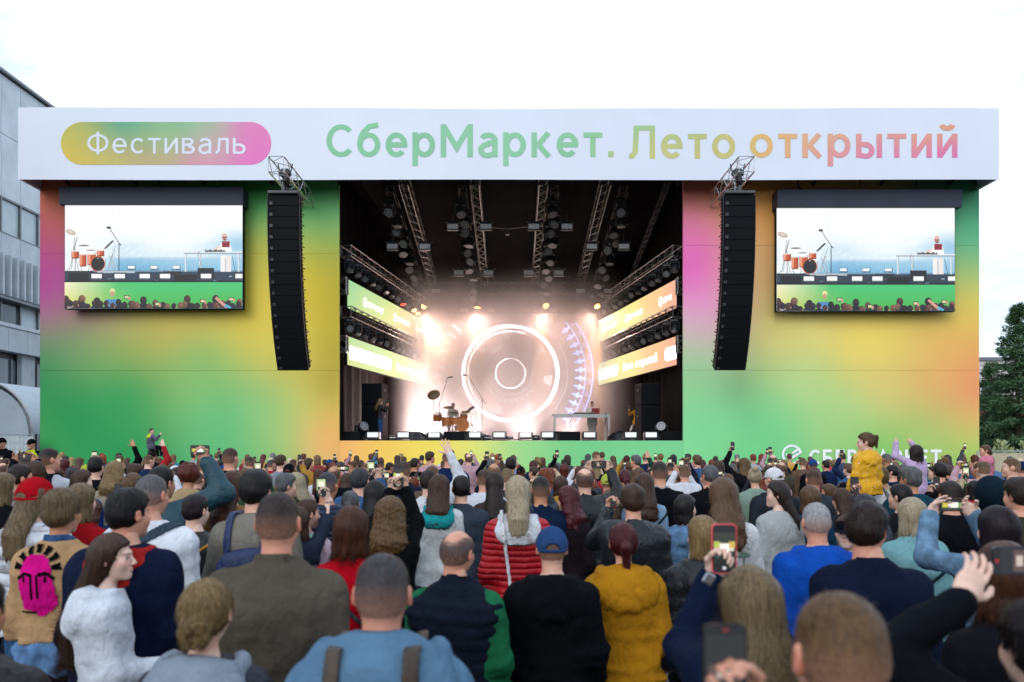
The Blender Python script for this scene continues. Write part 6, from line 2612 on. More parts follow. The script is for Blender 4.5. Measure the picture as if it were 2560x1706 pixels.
# cables and boxes on the deck edge
for j, (x0, x1) in enumerate(((370, 430), (520, 640), (990, 1060), (1150, 1230), (1330, 1360), (1790, 1850))):
    a, b_ = SP4(x0, 868, 31.5), SP4(x1, 868, 31.5)
    a.z = b_.z = DECK + .02
    k = MB(); k.tube([a.lerp(b_, u) + Vector((0, .1 * math.sin(7 * u + j), .05 * abs(math.sin(5 * u + j)))) for u in np.linspace(0, 1, 10)], .014, 5)
    tag(k.obj('cable', M_CABLE), f'black cable looping along the stage edge, {ORDN[j]} loop from the left', 'cable', 'cables on the stage edge')
for j, (x, y) in enumerate(((415, 848), (1018, 850), (1330, 850), (1160, 864))):
    q = SP4(x, y, 31.8); q.z = DECK + .01
    r_ = empty('splitter_box', q, R(10 * j), f'small box of cable sockets on the stage edge, {ORDN[j]} from the left', 'box', 'socket boxes on the stage edge')
    k = MB(); k.box((0, 0, .11), (.26, .2, .2 if j < 3 else .1), bev=.02); k.obj('box_body', M_GREYBOX if j < 1 else M_BPL, r_)
    for c in range(4):
        k = MB(); k.cyl((-.09 + .06 * c, -.1, .12), (-.09 + .06 * c, -.115, .12), .02, n=8); k.obj('socket', M_CHROME, r_)

# ---------------------------------------------------------------- performers and crew
def J(col, **kw):
    d = dict(col=col, kind=kw.pop('kind', 'top'))
    d.update(kw)
    return d


def at_stage(x, y, d):
    q = SP4(x, y, d)
    return q.x


q = at_stage(1690, 0, 36.4)
person(q, 36.5, 1.84, 'bald performer in white with glasses bending over the table with burgundy laptop', yaw=R(180), head=(R(8), R(-22), 0), arms=(((-.20, .42, 1.08), 'relaxed'), ((.18, .42, 1.08), 'relaxed')),
       top=J('efece6', cloth='cotton', ease=.02, hem=.7), hair=('buzz', 'darkgrey'), legs='e8e6e0', lod=1, seed=3, skin=1, z0=DECK, legkind='cotton')
dr = at_stage(797, 0, 36.9)
person(dr, 37.1, 1.74, 'drummer in pale shirt with shaggy hair sitting behind the amber drum kit', yaw=R(180), head=(R(-15), R(-15), 0), arms=(((-.25, .40, 1.12), 'fist'), ((.22, .42, 1.05), 'fist')),
       top=J('dcd6c0', cloth='cotton', ease=.012, sleeve=.4), hair=('tousled', 'brown'), legs='2a2a30', lod=1, seed=4, sit=True, z0=DECK + rz_ - .32)
k = MB(); k.lathe([(.0, 0), (.17, 0), (.18, .04), (.16, .07), (0, .07)], 16, None, (dr, 37.1, DECK + rz_ + .40)); k.cyl((dr, 37.1, DECK + rz_), (dr, 37.1, DECK + rz_ + .4), .03)
tag(k.obj('drum_stool', M_BPL), 'round black drum stool under the drummer', 'stool')
ph = at_stage(330, 0, 32.6)
person(ph, 32.7, 1.74, 'blonde photographer in black leather jacket and jeans aiming a camera on the stage', yaw=R(-68), fem=1, head=(0, R(-4), 0), arms=(((-.06, .30, 1.46), 'pinch', ((0, .6, .8), (0, -1, .2))), ((.07, .30, 1.44), 'pinch', ((0, .6, .8), (0, -1, .2)))),
       top=J('16161a', cloth='leather', ease=.014, hem=.9), hair=('long', 'blond'), legs='34527c', lod=1, seed=5, z0=DECK)
cq = SP4(378, 622, 32.6)
r_ = empty('photo_camera', cq, R(-68), 'black photo camera held up by the blonde photographer on the stage', 'camera')
k = MB(); k.box((0, 0, 0), (.13, .07, .09), bev=.015); k.obj('camera_body', M_BPL, r_)
k = MB(); k.cyl((0, .03, 0), (0, .15, 0), .035, .04, n=12); k.obj('camera_lens', M_BPL, r_)
yw = at_stage(1978, 0, 36.6)
ya = SP4(1932, 690, 36.4)
person(yw, 36.6, 1.72, 'woman in yellow jacket behind the right loudspeakers filming with raised arm', yaw=R(165), fem=1, head=(R(10), 0, 0), arms=(None, (SP4(1926, 682, 36.35), 'grip', (None, (0, 1, 0)), 'world')),
       top=J('d8a018', cloth='cotton', ease=.016, hem=.78), hair=('tousled', 'chestnut'), legs='241c20', lod=1, seed=6, z0=DECK)
phone(SP4(1925, 655, 36.3), 'red phone held up by the woman in yellow behind the loudspeakers', case='d83038', var=2, group='phones on the stage')

# ---------------------------------------------------------------- surroundings
M_CONC = mat_plain('grey_concrete', hx('d0d6da', 1.0), .85, 0, .12, .7, bump=.3, bscale=5, bdist=.02)
M_CONC2 = mat_plain('grey_stone_slab', hx('c6ccd0', 1.0), .8, 0, .16, .9, bump=.2, bscale=8, bdist=.01)
M_PANE = mat_plain('window_glass', (.10, .13, .15, 1), .06, 0.0, .3, .5)
M_PANEW = mat_plain('sky_pale_pane', hx('b9c6c8'), .4, 0, .1, 1)  # pale sky reflection put into the pane colour
M_DARKW = mat_plain('dark_recess', (.02, .018, .018, 1), .5)
M_FRAMEG = mat_plain('window_frame_grey', (.16, .17, .18, 1), .4, .4)
BX0 = -24.6
bld = empty('concrete_building', (BX0, 45, 0), 0, 'grey concrete slab building with window bands at the left edge behind the stage', 'building')
bl = lambda n, mb, m: mb.obj(n, m, bld)
k = MB(); k.box((-5.1, 0, 10.0), (10, 44, 19.9)); bl('core_wall', k, M_DARKW)
PANW = 1.5
y_lo, y_n = -10.6, 22
def panel_rows(z0, z1, mat, th=.14, xo=.0):
    k = MB(); k.box((xo + th / 2, 0, (z0 + z1) / 2), (th, PANW - .025, z1 - z0 - .02), bev=.008)
    me = k.mesh('wall_panel')
    for i in range(y_n):
        mk('wall_panel', me, mat, bld, (0, y_lo + i * PANW, 0))
panel_rows(17.07, 19.9, M_CONC); panel_rows(14.05, 17.07, M_CONC)
panel_rows(11.2, 12.3, M_CONC2); panel_rows(6.6, 7.75, M_CONC2, .5); panel_rows(7.75, 7.95, M_CONC, .55)
k = MB(); k.box((.1, 0, 20.0), (.5, 33.5, .12)); bl('parapet_cap', k, M_FRAMEG)
kf = MB(); kf.box((.06, 0, .88), (.14, .09, 1.74)); kf.box((.06, PANW / 2, 1.71), (.12, PANW, .07)); kf.box((.06, PANW / 2, .03), (.12, PANW, .07)); WFM = kf.mesh('frame')
kp_ = MB(); kp_.box((.0, PANW / 2, .88), (.03, PANW - .02, 1.7)); WPM = kp_.mesh('pane')
for i in range(y_n):
    w_ = mk('window', WPM, M_PANEW, bld, (.02, y_lo - .75 + i * PANW, 12.3))
    mk('frame', WFM, M_FRAMEG, w_)
    w_ = mk('window', WPM, M_PANEW if i % 3 else M_PANE, bld, (.02, y_lo - .75 + i * PANW, 7.95))
    w_.scale = (1, 1, .68)
    mk('frame', WFM, M_FRAMEG, w_)
kf = MB(); kf.box((.3, 0, 10.2), (.7, .12, 1.95)); FNM = kf.mesh('fin')
for i in range(int(y_n * PANW / .55)):
    mk('fin', FNM, M_CONC2, bld, (0, y_lo - .7 + i * .55, 0))
kf = MB(); kf.box((.25, 0, 9.12), (.6, 33, .12)); bl('fin_ledge', kf, M_FRAMEG)
for i in range(8):
    k = MB()
    for j in range(7):
        k.cyl((.1 + .0 * j, -.45 + .15 * j, 0), (.1, -.45 + .15 * j, 6.6), .09, n=8)
    k.box((0, 0, 3.3), (.22, 1.05, 6.58))
    o = k.obj('fluted_column', M_CONC2, bld, (.05, y_lo - 3.4 + i * 4.6, 0))
    k = MB(); k.box((-.06, 2.3, 3.2), (.05, 3.2, 6.2)); o2 = k.obj('entrance_glass', M_PANE, bld, (.0, y_lo - 3.4 + i * 4.6, 0))
    for j in range(3):
        k = MB(); k.box((0, 1.0 + j * 1.25, 3.2), (.1, .08, 6.2)); k.obj('mullion', M_FRAMEG, o2)

# arched tent and mesh fence on the left
c = P(-52, 1085, 34.0)
arc_r = 2.27
tent = empty('arched_tent', (c.x, 34.0, 0), 0, 'white arched tent end with metal rim at the left edge', 'tent')
M_TENT = mat_plain('white_tent_cloth', hx('ccd6dc'), .7, 0, .08, 1.0, bump=.3, bscale=2, bdist=.03)
k = MB(); k.prism([(arc_r * .93, -c.z)] + [(arc_r * .93 * math.cos(R(a)), arc_r * .93 * math.sin(R(a))) for a in range(0, 181, 9)] + [(-arc_r * .93, -c.z)], 0, .06)
k.obj('end_wall', M_TENT, tent, (0, 0, c.z))
k = MB(); k.tube([(arc_r * math.cos(R(a)), -.06, arc_r * math.sin(R(a))) for a in range(0, 181, 6)], .045, 6); k.obj('rim_tube', M_ALU, tent, (0, 0, c.z))
k = MB()
for a in range(0, 180, 6):
    k.cyl((arc_r * math.cos(R(a)), -.06, arc_r * math.sin(R(a))), (arc_r * .94 * math.cos(R(a + 6)), .1, arc_r * .94 * math.sin(R(a + 6))), .018, n=4)
k.obj('rim_lacing', M_ALU, tent, (0, 0, c.z))
k = MB()
for a in range(0, 180, 6):
    p0, p1 = (arc_r * math.cos(R(a)), arc_r * math.sin(R(a))), (arc_r * math.cos(R(a + 6)), arc_r * math.sin(R(a + 6)))
    k.add([(p0[0], 0, p0[1]), (p1[0], 0, p1[1]), (p1[0], 5, p1[1]), (p0[0], 5, p0[1])], [(0, 1, 2, 3)])
k.obj('roof_cloth', M_TENT, tent, (0, 0, c.z))

M_WIRE = mat_plain('galvanised_wire', (.38, .4, .42, 1), .4, .6)


def mesh_fence(x0, x1, y, h, label, cloth=None):
    n = max(1, int(round((x1 - x0) / 3.4)))
    f_ = empty('mesh_fence', (x0, y, 0), 0, label, 'fence', 'mesh fences')
    w = (x1 - x0) / n
    for i in range(n):
        k = MB()
        for sx in (.03, w - .03):
            k.cyl((i * w + sx, 0, 0), (i * w + sx, 0, h), .022, n=6)
        k.cyl((i * w + .03, 0, h), (i * w + w - .03, 0, h), .02, n=6); k.cyl((i * w + .03, 0, .15), (i * w + w - .03, 0, .15), .02, n=6)
        fr = k.obj('panel_frame', M_WIRE, f_)
        k = MB()
        for j in range(int(w / .16)):
            k.cyl((i * w + .06 + j * .16, 0, .15), (i * w + .06 + j * .16, 0, h), .004, n=3, caps=False)
        for j in range(int((h - .2) / .25)):
            k.cyl((i * w + .03, 0, .2 + j * .25), (i * w + w - .03, 0, .2 + j * .25), .004, n=3, caps=False)
        k.obj('wire_grid', M_WIRE, fr)
        if cloth:
            k = MB(); k.box((i * w + w / 2, .05, h / 2), (w - .1, .012, h - .15)); k.obj('privacy_cloth', cloth, fr)
        k = MB(); k.box((i * w, 0, .07), (.3, .6, .13), bev=.03); k.obj('foot_block', M_CONC, f_)


mesh_fence(P(-60, 0, 30.0).x, P(100, 0, 30.6).x, 30.2, 2.5, 'wire mesh fence with pale cloth left of the stage wing', mat_plain('grey_cloth', hx('b4bec0'), .8))
mesh_fence(P(2452, 0, 30.0).x, P(2452, 0, 30.0).x + 10.2, 30.3, 1.86, 'wire mesh fence with beige cloth right of the stage wing', mat_plain('beige_cloth', hx('b7ad90'), .8))

# conifer, bushes and far houses on the right
M_BARK = mat_plain('bark', hx('4a3a2c'), .9, 0, .3, 9, bump=.8, bscale=18, bdist=.03)


def mat_leaf(name, a, b_):
    t = NT(name)
    v = t.n('VertexColor'); v.layer_name = 'Col'
    sep = t.n('SeparateColor'); t.l(v.outputs[0], sep.inputs[0])
    t.l(t.mix(sep.outputs[0], hx(a), hx(b_)), t.b.inputs['Base Color'])
    t.b.inputs['Roughness'].default_value = .6
    return t.m


M_SPRUCE = mat_leaf('spruce_needles', '24402a', '648a58')
M_HEDGE = mat_leaf('pale_blossom_leaves', '7d8c52', 'd9dfb4')
M_DECID = mat_leaf('green_leaves', '1f3a1c', '48682e')


def leaf_quads(cent, axis, n, spread, size, r_, wd=.22):
    """n small random needle sprays about the points cent"""
    idx = r_.integers(0, len(cent), n)
    p = cent[idx] + r_.normal(0, 1, (n, 3)) * spread
    a = axis[idx] + r_.normal(0, .55, (n, 3))
    a /= np.linalg.norm(a, axis=1)[:, None]
    b = np.cross(a, r_.normal(0, 1, (n, 3)))
    b /= np.linalg.norm(b, axis=1)[:, None]
    L = size * r_.uniform(.6, 1.4, n)[:, None]
    V = np.stack([p - b * L * wd * .7, p + a * L * .5 - b * L * wd, p + a * L, p + a * L * .5 + b * L * wd], 1).reshape(-1, 3)
    F = np.arange(4 * n).reshape(-1, 4)
    C = np.ones((4 * n, 4)); C[:, 0] = np.repeat(np.clip(r_.normal(.42, .25, n), 0, 1), 4)
    return V, F, C


def conifer(x, y, H, rad, label, seed, n=9000):
    r_ = np.random.default_rng(seed)
    tr = empty('conifer_tree', (x, y, 0), 0, label, 'tree', 'trees right of the stage')
    k = MB(); k.tube([(.05 * math.sin(i), 0, H * i / 8) for i in range(9)], [.16 * (1 - i / 8.5) * H / 8 + .015 for i in range(9)], 8); k.obj('trunk', M_BARK, tr)
    kb = MB()
    cent, axs = [], []
    nb = 150
    for i in range(nb):
        u = (i / nb) ** .85
        z = H * (.10 + .88 * u)
        ln = rad * (1 - u) ** .95 * r_.uniform(.55, 1.15) + .18
        a = r_.uniform(0, 6.28)
        up = .35 * u - .12
        p0 = np.array([0, 0, z]); d = np.array([math.cos(a), math.sin(a), up]); d /= np.linalg.norm(d)
        pts = []
        for s_ in np.linspace(0, 1, 6):
            q = p0 + d * ln * s_ + np.array([0, 0, -.22 * ln * s_ ** 2 + .16 * ln * s_ ** 4])
            pts.append(tuple(q))
        kb.tube(pts, [.03 * (1 - u * .6) * (1 - s_ * .8) + .004 for s_ in np.linspace(0, 1, 6)], 4)
        m_ = max(3, int(ln / .16))
        for s_ in np.linspace(.22, 1.05, m_):
            q = p0 + d * ln * s_ + np.array([0, 0, -.22 * ln * s_ ** 2 + .16 * ln * s_ ** 4])
            side = np.cross(d, [0, 0, 1])
            for sg in (-1, 1):
                cent.append(q + side * sg * .12 * ln * (1.1 - s_)); axs.append(d * .8 + side * sg * .6 + np.array([0, 0, -.12]))
    kb.obj('branches', M_BARK, tr)
    V, F, C = leaf_quads(np.array(cent), np.array(axs), n, .05, .24, r_, .10)
    mk('crown', np_mesh('crown', [(V, F, C, 0)], False), M_SPRUCE, tr)


q = P(2546, 0, 47.0); conifer(q.x, 47.0, 10.55, 2.6, 'tall dark conifer rising at the right edge beside the stage', 3, 40000)
q = P(2478, 0, 52.0); conifer(q.x, 52.0, 7.6, 2.3, 'shorter dark conifer between the stage wing and the tall conifer', 5, 18000)
q = P(2640, 0, 50.0); conifer(q.x, 50.0, 8.6, 2.6, 'conifer half cut off by the right edge of the picture', 8, 18000)


def bush(x0, x1, y, z1, label, seed, mat, n=5000, z0=.2, dep=.7, size=.16, name='hedge', cat='hedge'):
    r_ = np.random.default_rng(seed)
    h_ = empty(name, ((x0 + x1) / 2, y, 0), 0, label, cat)
    w = x1 - x0
    c = r_.uniform(-1, 1, (700, 3)) * np.array([w / 2, dep / 2, .5])
    c[:, 2] = z0 + (c[:, 2] + .5) * (z1 - z0) * (.86 + .14 * np.sin(c[:, 0] * 5 + seed))
    ax_ = np.tile([0, -.3, 1.0], (700, 1))
    V, F, C = leaf_quads(c, ax_, n, .06, size, r_)
    mk('foliage', np_mesh('foliage', [(V, F, C, 0)], False), mat, h_)
    for i in range(6):
        xx = -w / 2 + w * (i + .5) / 6
        k = MB(); k.tube([(xx, 0, 0), (xx + .05, .05, z1 * .5), (xx - .03, 0, z1 * .8)], [.03, .02, .008], 5); k.obj('stem', M_BARK, h_)


q = P(2448, 0, 33.5); bush(q.x, q.x + 7, 33.5, P(0, 1108, 33.5).z, 'pale flowering hedge behind the fence at the right edge', 2, M_HEDGE, 9000, size=.2)
q = P(2440, 0, 57.0); bush(q.x - 1, q.x + 12, 57.0, 5.2, 'dark leafy shrubbery at the foot of the conifers', 6, M_DECID, 9000, z0=.1, dep=2.2, size=.4, name='shrub_row', cat='shrubs')

M_CREAM = mat_plain('cream_plaster', hx('c4bdb8'), .85, 0, .1, .2)
M_REDB = mat_plain('red_brick_wall', hx('9c4a3c'), .85, 0, .12, .5)
hq = P(2420, 0, 120.0)
hs_ = empty('far_house', (hq.x, 120, 0), 0, 'pale and red house block far behind the conifers', 'building')
k = MB(); k.box((9, 5, 7.5), (22, 10, 14.9)); k.obj('wall', M_CREAM, hs_)
k = MB(); k.box((9, -.15, 4.6), (21.9, .3, 9.0)); k.obj('lower_wall', M_REDB, hs_)
k = MB(); k.box((9, 5, 15.2), (22.6, 10.6, .5)); k.obj('roof', M_FRAMEG, hs_)
k = MB(); k.box((0, 0, 0), (1.2, .1, 1.5)); HW = k.mesh('window')
for i in range(8):
    for j in range(4):
        o = mk('window', HW, M_PANE, hs_, (.2 + i * 2.5, -.34 if j < 3 else -.03, 2.0 + j * 3.1))

# ---------------------------------------------------------------- the crowd: people one can pick out in the photograph
HEROES = []
GRP = 'spectators in front of the stage'


def wr(pc, side, up=.8, lat=.6):
    """arm goal for a hand that holds a phone whose centre is at pc"""
    z = Vector((-lat * side, 0, up)).normalized()
    y = Vector((0, -1, 0))
    w = Vector(pc) - z * .078 - y * .026 - Vector((0, 0, .028))
    return (w, 'grip', (z, y), 'world')


def wl_(pc, side):
    """hand on the end of a phone held sideways"""
    z = Vector((-.72 * side, .1, .6)).normalized()
    w = Vector(pc) + Vector((side * .125, .012, -.055))
    return (w, 'pinch', (z, Vector((0, -1, 0))), 'world')


def hero(px, ytop, d, label, **kw):
    lod = kw.pop('lod', 0 if d < 5.0 else (1 if d < 10.5 else 2))
    Ht = CAMZ - (ytop - HOR) * d / FPX - kw.pop('dh', .015)
    x = (px - 1280) * d / FPX
    hd = kw.pop('head', (0, 0, 0))
    kw['head'] = tuple(R(a) for a in hd)
    kw['yaw'] = R(kw.get('yaw', 0))
    HEROES.append((x, d))
    kw.setdefault('seed', len(HEROES) * 7)
    kw.setdefault('skin', len(HEROES) % 5)
    if kw.get('hair'):
        hr = kw['hair']
        kw['hair'] = (hr[0], hr[1], hr[2] % 2 + 1, {0: 1200 if d > 2.6 else 2200, 1: 300, 2: 0}[lod])
    r_ = person(x, d, Ht, label, GRP, lod=lod, **kw)
    # how far short of its goal a holding hand stays, so that the phone can be put into the hand
    ds = []
    M_ = Matrix.Rotation(kw['yaw'], 3, 'Z')
    for a, b in zip(kw.get('arms', ()), r_[2]):
        if isinstance(a, tuple) and a[1] in ('grip', 'pinch', 'reach'):
            ds.append(M_ @ Vector(b[2]) * (Ht / 1.75) + Vector((x, d, 0)) - Vector(a[0]))
    SHORT[0] = sum(ds, Vector()) / len(ds) if ds else Vector()
    return r_


SHORT = [Vector()]


def phone_h(p, *a, **kw):
    return phone(Vector(p) + SHORT[0], *a, **kw)


def strap(name, p0, n, half, col, cloth='cotton', **kw):
    def f(root, tf, A, sc, hg):
        band_part(root, tf, name, p0, n, half, mat_cloth(col, cloth), **kw)
    return f


def many(*fs):
    def f(*a):
        for q in fs:
            q(*a)
    return f


def backpack(col, label, col2=None, w=.30, h=.40, z=1.12, dep=.13):
    def f(root, tf, A, sc, hg):
        r_ = empty('backpack', root.location, root.rotation_euler.z, label, 'backpack')
        r_.scale = root.scale
        wb = Wob(5, 6)
        y0 = -.20

        def g_(X, Y, Z):
            q_ = (np.abs(X / (w / 2)) ** 4 + np.abs((Y - y0) / (dep / 2)) ** 3 + np.abs((Z - z) / (h / 2)) ** 4 + 1e-9) ** .25
            return (q_ - 1) * dep / 2 - .006 * wb(X, Y, Z, 30)
        v, q = polygonise(g_, (-w / 2 - .05, y0 - dep, z - h / 2 - .05), (w / 2 + .05, y0 + dep, z + h / 2 + .05), .014)
        mk('bag', np_mesh('bag', [(v, q, None, 0)]), mat_cloth(col, 'nylon'), r_)
        for s in (-1, 1):
            o = band_part(r_, tf, 'shoulder_strap', (s * .105, 0, 0), (1, 0, 0), .024, mat_cloth(col2 or col, 'nylon'), zr=(1.05, 1.52), off=.008, th=.008, xr=(s * .105 - .05, s * .105 + .05))
    return f


def drape(tf, xz, off):
    """points (x, z) laid on the back of a garment, off metres proud of it"""
    a = np.array(xz, float)
    x, z = a[:, 0], a[:, 1]
    y = np.full(len(a), -.42)
    for _ in range(40):
        v = np.asarray(tf(x, y, z)) - off
        y = y + np.clip(v * .8, 0, .05)
    return [(float(p_), float(q_), float(r_)) for p_, q_, r_ in zip(x, y, z)]


def draped_fill(root, tf, outline, name, mat, off, h=.009):
    """grid-filled polygon lying on the back of a garment"""
    xs = [p_[0] for p_ in outline]; zs = [p_[1] for p_ in outline]

    def ins(x, z):
        r_ = False
        for i in range(len(outline)):
            (x0, z0), (x1, z1) = outline[i], outline[i - 1]
            if (z0 > z) != (z1 > z) and x < (x1 - x0) * (z - z0) / (z1 - z0) + x0:
                r_ = not r_
        return r_
    idx, pts, b = {}, [], MB()

    def vid(i, j):
        if (i, j) not in idx:
            idx[(i, j)] = len(pts)
            pts.append((min(xs) + i * h, min(zs) + j * h))
        return idx[(i, j)]
    for i in range(int((max(xs) - min(xs)) / h) + 2):
        for j in range(int((max(zs) - min(zs)) / h) + 2):
            if ins(min(xs) + (i + .5) * h, min(zs) + (j + .5) * h):
                b.f.append((vid(i, j), vid(i + 1, j), vid(i + 1, j + 1), vid(i, j + 1))); b.mi.append(0)
    if pts:
        b.v = drape(tf, pts, off)
        b.c = [(1, 1, 1, 1)] * len(pts)
        b.obj(name, mat, root)


def palm_print(root, tf):
    """small palm motif on the back of the white shirt"""
    x0, z0 = .09, 1.16
    m = mat_plain('print_green', hx('5a7466'), .8)
    for a in range(7):
        an = R(20 + a * 24)
        d = (math.cos(an), math.sin(an)); n_ = (-d[1] * .007, d[0] * .007)
        c = (x0, z0 + .085)
        draped_fill(root, tf, [c, (c[0] + d[0] * .03 + n_[0], c[1] + d[1] * .03 + n_[1]), (c[0] + d[0] * .06, c[1] + d[1] * .055), (c[0] + d[0] * .03 - n_[0], c[1] + d[1] * .03 - n_[1])], 'palm_leaf', m, .004, .004)
    draped_fill(root, tf, [(x0 - .006, z0), (x0 + .006, z0), (x0 + .004, z0 + .085), (x0 - .004, z0 + .085)], 'palm_stem', m, .004, .004)


def face_patch(root, tf):
    """knitted patch: a pink face with black tufts of hair, lying on the back of the jacket"""
    cx, cz = -.04, 1.27
    k_ = 1.0
    O = lambda pts: [(cx + x * k_, cz + z * k_) for x, z in pts]
    pk, bk = mat_cloth('e0108a', 'knit'), mat_cloth('08070a', 'knit')
    draped_fill(root, tf, O([(-.085, .10), (-.07, .145), (-.03, .165), (.02, .165), (.06, .14), (.08, .09), (.085, .05), (.10, -.02), (.105, -.09), (.06, -.13), (.04, -.15), (.0, -.15), (-.005, -.125), (-.075, -.115), (-.085, -.06), (-.095, 0), (-.09, .05)]), 'pink_patch', pk, .006, .008)
    for i in range(7):
        a = R(168 - i * 26)
        x, z = .084 * math.cos(a), .08 + .092 * math.sin(a)
        d = (math.cos(a), math.sin(a)); n_ = (-d[1], d[0])
        w0, w1, l = .011, .017, .042
        draped_fill(root, tf, O([(x + n_[0] * w0, z + n_[1] * w0), (x - n_[0] * w0, z - n_[1] * w0), (x - n_[0] * w1 + d[0] * l, z - n_[1] * w1 + d[1] * l), (x + n_[0] * w1 + d[0] * l, z + n_[1] * w1 + d[1] * l)]), 'hair_tuft', bk, .008, .006)
    for nm, pts in (('eyebrow_line', [(-.1, .05), (-.06, .075), (-.02, .07), (-.012, .06), (-.02, .054), (-.055, .06), (-.09, .035)]), ('eyebrow_line', [(.012, .06), (.02, .075), (.06, .08), (.10, .05), (.09, .035), (.06, .062), (.02, .055)]),
                    ('nose_line', [(-.026, .06), (-.015, .06), (-.017, -.065), (-.026, -.065)]), ('nose_line', [(.004, .06), (.014, .06), (.013, -.06), (.004, -.06)]),
                    ('mouth_line', [(-.085, -.125), (.0, -.125), (.0, -.134), (-.085, -.134)]), ('eye_line', [(-.064, .055), (-.054, .055), (-.054, .025), (-.064, .025)]), ('eye_line', [(.048, .055), (.058, .055), (.058, .025), (.048, .025)])):
        draped_fill(root, tf, O(pts), nm, bk, .0095, .005)


# --- nearest row
hero(954, 1374, 2.27, 'man with greying crew cut in blue-grey hooded jacket, nearest at the bottom centre', build=.12, hair=('crop', 'darkgrey', 3), skin=1,
     tops=[J('5d7f9a', name='jacket', ease=.026, hood=1.34, cloth='cotton', hem=.72), J('0c0d14', kind='collar', name='collar', ease=-.03, sleeve=0, collar=.035, hem=1.3)],
     extra=backpack('3c4436', 'olive and brown backpack on the man in blue-grey hooded jacket', '4a3c30', h=.3, z=1.0))
hero(2110, 1466, 1.45, 'man with short dark-blond hair nearest to the viewer at the bottom right', hair=('crop', 'darkblond', 5, 3500), skin=1, top=J('15161c', ease=.02, collar=.03), build=.1)
hero(512, 1440, 2.54, 'blonde woman with twisted low bun in grey hood and navy jacket', fem=1, hair=('bun', 'blond', 2, 2600), skin=2,
     tops=[J('131a28', name='jacket', ease=.028, cloth='nylon', hem=.75), J('8d98a4', kind='hood', name='hood', ease=-.02, sleeve=0, hood=1.05, hem=1.28, cloth='cotton')])
hero(268, 1328, 3.70, 'young woman with very long brown hair in white hoodie looking to the right', fem=1, yaw=-62, head=(-22, 2, 0), hair=('verylong', 'brown', 4, 2600), skin=4,
     top=J('dde2ea', ease=.03, hood=1.05, cloth='cotton', hem=.72), arms=(2, 2), legs='11131a')
hero(692, 1222, 3.16, 'tall man with short dark hair in long grey-brown coat', hair=('crop', 'darkbrown', 7), skin=1, build=.14, top=J('5a5348', ease=.024, collar=.034, hem=.5, flare=.04, cloth='cotton'), arms=(3, 3), legs='1c1c20')
hero(876, 1262, 4.20, 'woman with straight brown bob in bright red sweater with grey strap', fem=1, hair=('bob', 'chestnut', 2, 2600), skin=2, top=J('b4081e', ease=.012),
     extra=strap('bag_strap', (0, 0, 1.24), (.72, 0, .69), .013, '3f4648'))
hero(1380, 1313, 4.05, 'man in blue baseball cap and black hoodie', hair=('buzz', 'brown', 2), cap=('cap', '2c4a78'), skin=2, build=.05, top=J('0c0e13', ease=.022, hood=1.0, cloth='cotton'), legs='23395c')
hero(1559, 1302, 4.37, 'woman with wine-red ponytail in mustard hoodie', fem=1, hair=('pony', 'wine', 3, 2600), skin=2, build=.1, top=J('b8801a', ease=.034, hood=1.12, cloth='cotton', hem=.62), arms=(1, 1), legs='1c222e')
hero(1142, 1317, 3.81, 'balding man in dark padded vest with green sleeves', hair=('bald', 'darkgrey', 4), skin=1, build=.16, yaw=-14, head=(-14, 0, 4),
     tops=[J('1f6b46', name='shirt', ease=.004, cloth='cotton'), J('161d2a', kind='vest', name='vest', ease=.026, puff=.062, sleeve=0, collar=.036, cloth='cotton', hem=.78)], arms=(1, 1))
# blonde with the red phone
pc = P(1810, 1372, 2.66)
hero(1878, 1408, 2.34, 'woman with long dark-blond hair in navy sweater holding up a red phone', fem=1, build=.05, hair=('long', 'ashblond', 6, 3500), skin=4, top=J('101a33', ease=.02), arms=(wr(pc, -1, .8, .35), None), head=(6, 0, 0),
     extra=lambda root, tf, A, sc, hg: None)
phone_h(pc, 'phone in a coral red case held by the woman with long dark-blond hair', case='e8505a', var=0, scale=1.06)
wq = P(1772, 1448, 2.56)
k = MB(); k.box((0, 0, 0), (.036, .012, .04), bev=.006); k.obj('wrist_watch', mat_plain('watch_metal', (.25, .26, .28, 1), .3, .8), None, wq, (0, R(32), 0), label='grey smart watch on the wrist of the woman with the red phone', category='watch')
# phone from below, and whoever holds it
pc = P(1811, 1672, 1.36)
hero(1850, 1768, .98, 'spectator below the bottom edge holding up a dark phone', hair=('short', 'brown', 2), top=J('20242c'), arms=(None, wr(pc, 1)), dh=.0, lod=1)
phone_h(pc, 'black phone rising from the bottom edge in front of the dark-blond woman', var=2, scale=1.02)
# dark arm with raised hand at the right edge
pc = P(2560, 1420, 2.2)
hero(2610, 1500, 2.0, 'person with black hair at the right edge whose pale hand reaches up to a phone', fem=0, hair=('tousled', 'black', 4), skin=4, build=.05, yaw=8, top=J('0e1118', ease=.024, cloth='cotton'),
     arms=((P(2404, 1500, 2.08), 'reach', (Vector((.62, .15, .78)), Vector((.3, 1, .1))), 'world'), None))
phone(P(2552, 1402, 2.25), 'dark phone at the right edge held above the pale hand', land=True, var=2, scale=1.1)
hero(-70, 1440, 2.5, 'person in black jacket cut off by the left edge', hair=('short', 'black', 3), top=J('0a0b0e', ease=.03, cloth='nylon'), arms=(1, 1))

